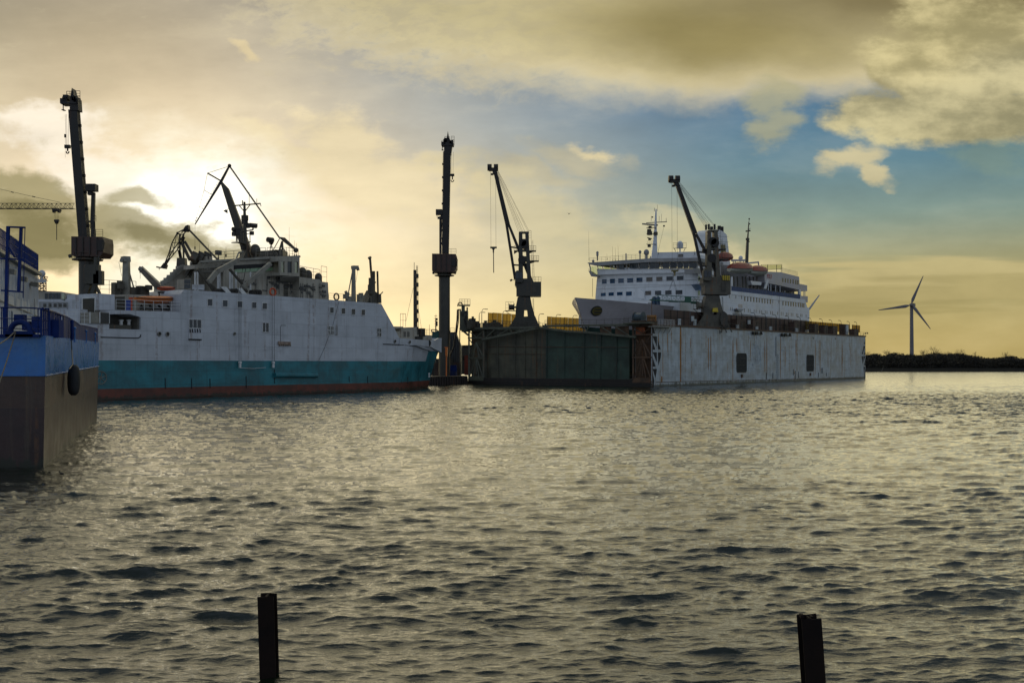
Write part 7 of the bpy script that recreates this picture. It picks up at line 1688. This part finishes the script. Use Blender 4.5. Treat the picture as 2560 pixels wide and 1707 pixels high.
for i, (px, y, lb) in enumerate(((2332, 868, 'wide bare tree standing highest above the scrub, right of the wind turbine'), (2315, 876, 'small bare tree close left of the highest bare tree'), (2227, 877, 'low bare tree left of the wind turbine'), (2400, 875, 'bare rounded tree right of the highest bare tree'),
        (2365, 878, 'thin bare tree between the highest and the rounded bare trees'), (2172, 882, 'low bare tree beside the end of the dock'), (2512, 884, 'bare tree near the right edge of the picture'), (2440, 884, 'small bare tree right of the rounded bare tree'))):
    Y = 668+i*3; h = (HY-y)/FPX*Y+CH-2; bare_tree(px, Y, h, .75, lb, i)
# slanting pole by the shore
q = MB(); q.tube(at(2202.5, 931, 600), at(2209.5, 914, 600), .22, .16, n=5); q.ball(at(2202.5, 931, 600), .5); tag(q.build('marker_pole', M['rope'], None), 'thin slanting pole standing in the water before the far bank', 'pole')
# ------------------------------------------------------------------ wind turbine
YW = 730.0; Wp = lambda x, y, d=0: at(x, y, YW+d)
wt_ = thing('wind_turbine', 'three-bladed wind turbine standing alone above the far bank', 'wind turbine', Vector((Wp(2279, 0).x, YW, 2.0)))
M['turbine'] = paint('grey_turbine_paint', (.17, .155, .16), .5, .08, .3, streak=.1)
q = MB(); q.tube(Vector((Wp(2279.5, 0).x, YW, 2)), Wp(2278.8, 766), 1.55, 1.15, n=20); q.build('tower', M['turbine'], wt_, smooth=50)
q = MB(); hb = Wp(2278, 762, -2.5); q.beam(Wp(2279, 762.5, -1.2), Wp(2284.5, 763, 3.5), 2.6, 2.6, w2=2.4); na = q.build('nacelle', M['turbine'], wt_)
q = MB(); q.ball(hb, 1.25); q.build('hub', M['turbine'], wt_, smooth=True)
for tx, ty in ((2308.5, 689.5), (2195.5, 775), (2326.5, 823)):
    tp = Wp(tx, ty, -2.5); d = (tp-hb); L_ = d.length; d.normalize(); sd = d.cross(Vector((0, 1, 0))).normalized()
    rr_ = []
    for t, ch, th in ((0, .9, .9), (.06, .9, .85), (.17, 2.3, .5), (.24, 2.2, .4), (.5, 1.5, .25), (.8, .95, .14), (.97, .55, .08), (1, .2, .05)):
        c_ = hb+d*L_*t; o_ = sd*ch*.18; rr_.append([c_+o_+sd*ch*.5*math.cos(a)+Vector((0, 1, 0))*th*.5*math.sin(a)+sd*ch*.1*0 for a in [2*math.pi*j/10 for j in range(10)]])
    q = MB(); q.loft(rr_); q.build('blade', M['turbine'], wt_, smooth=60)

# ------------------------------------------------------------------ steel piles in the foreground
M['pile'] = paint('black_rusted_pile', (.012, .007, .005), .85, .4, 3, rust=.6, rcol=(.03, .012, .006), bump=.01, spec=.2)
def pile(label, Y, xt0, xt1, yt, xb0, xb1, seed):
    r_ = random.Random(seed); k = Y/FPX; zt = at(0, yt, Y).z; zb = -1.6; yb0 = 1707
    def X(x_t, x_b, z): t = (zt-z)/(zt-at(0, yb0, Y).z); return ((x_t+(x_b-x_t)*t)-CX)*k
    w = (xt1-xt0)*k; d = w*.9; fl = .022
    q = MB()
    sec = [(0, 0), (w, 0), (w, fl), (w*.56, fl+.01), (w*.56, d-fl), (w, d-fl), (w, d), (0, d), (0, d-fl), (w*.44, d-fl), (w*.44, fl+.01), (0, fl)]
    rings = []
    for i, z in enumerate(np.linspace(zb, zt, 12)):
        rings.append([Vector((X(xt0, xb0, z)+sx, Y+sy-.02, z+(r_.uniform(-.025, .02)*(1 if i == 11 else 0)))) for sx, sy in sec])
    q.loft(rings)
    t_ = q.build('steel_pile', M['pile'], None, origin=Vector((X(xt0, xb0, 0)+w/2, Y+d/2, 0))); tag(t_, label, 'pile', 'rusted steel piles in the foreground water')
    return t_
pile('straight black steel pile standing in the water at the lower left', 17.4, 644, 684.5, 1489, 650, 690, 1)
pile('leaning black steel pile with a notched top at the lower right', 14.8, 2003, 2053, 1545, 2014, 2063, 2)
q = MB(); p = at(2008, 1545, 14.8); q.box(p+Vector((0, .08, .02)), .05, .1, .05); q.box(p+Vector((.15, .1, .0)), .03, .08, .03)
o = q.build('pile_cap', M['pile'], bpy.data.objects['steel_pile.001'])

# ------------------------------------------------------------------ birds
def body_loft(c, d, L_, R_, prof, mat, par, name, up=(0, 0, 1)):
    a = d.cross(Vector(up)).normalized(); b = a.cross(d); q = MB(); rr_ = []
    for t, r in prof: rr_.append([c+d*(t-.5)*L_+(a*math.cos(w)+b*math.sin(w)*.85)*r*R_ for w in [2*math.pi*j/10 for j in range(10)]])
    q.loft(rr_); return q, q.build(name, mat, par, smooth=60)
M['gull'] = paint('gull_grey', (.16, .15, .14), .7, .2, 5)
g = thing('flying_gull', 'small gull gliding with spread wings in the sky left of the ferry mast', 'gull', at(1422.5, 534.5, 150))
c = at(1422.5, 534.5, 150); d = Vector((.2, -1, 0)).normalized(); body_loft(c, d, .5, .09, [(0, .1), (.12, .35), (.3, .9), (.55, 1), (.78, .7), (.86, .62), (.95, .5), (1, .1)], M['gull'], g, 'body')
for s_ in (-1, 1):
    q = MB(); P_ = [(0, 0, .02), (.18, 0, .10), (.36, .03, .03)]; rr_ = []
    for (x, y, z), ch in zip(P_, (.16, .13, .02)): pc = c+Vector((s_*x, y, z)); rr_.append([pc+Vector((0, -ch/2, 0)), pc+Vector((0, 0, .014)), pc+Vector((0, ch/2, 0)), pc+Vector((0, 0, -.008))])
    q.loft(rr_); q.build('wing', M['gull'], g)
def swimmer(label, px, py, L_, d, mat, name='seabird'):
    Y = CH*FPX/(py-HY); c = Vector(((px-CX)/FPX*Y, Y, .05)); g = thing(name, label, 'bird', c)
    body_loft(c+Vector((0, 0, .06)), d, L_, L_*.23, [(0, .05), (.08, .3), (.25, .8), (.5, 1), (.78, .9), (.93, .5), (1, .1)], mat, g, 'body')
    q = MB(); b = c+d*L_*.36+Vector((0, 0, .1)); q.path([b, b+d*L_*.10+Vector((0, 0, L_*.18)), b+d*L_*.12+Vector((0, 0, L_*.30))], L_*.07, n=8); h = b+d*L_*.15+Vector((0, 0, L_*.33)); q.ball(h, L_*.105); q.build('head', mat, g, smooth=60)
    q = MB(); q.tube(h, h+d*L_*.24, L_*.03, L_*.008, n=5); q.build('beak', M['yellow_dim'], g)
swimmer('seabird swimming far out in open water below the dock', 1472, 1022, .62, Vector((-1, -.2, 0)).normalized(), M['gull'])
swimmer('small dark bird swimming close to the blue hull', 155, 1189, .26, Vector((-1, .1, 0)).normalized(), M['black'])
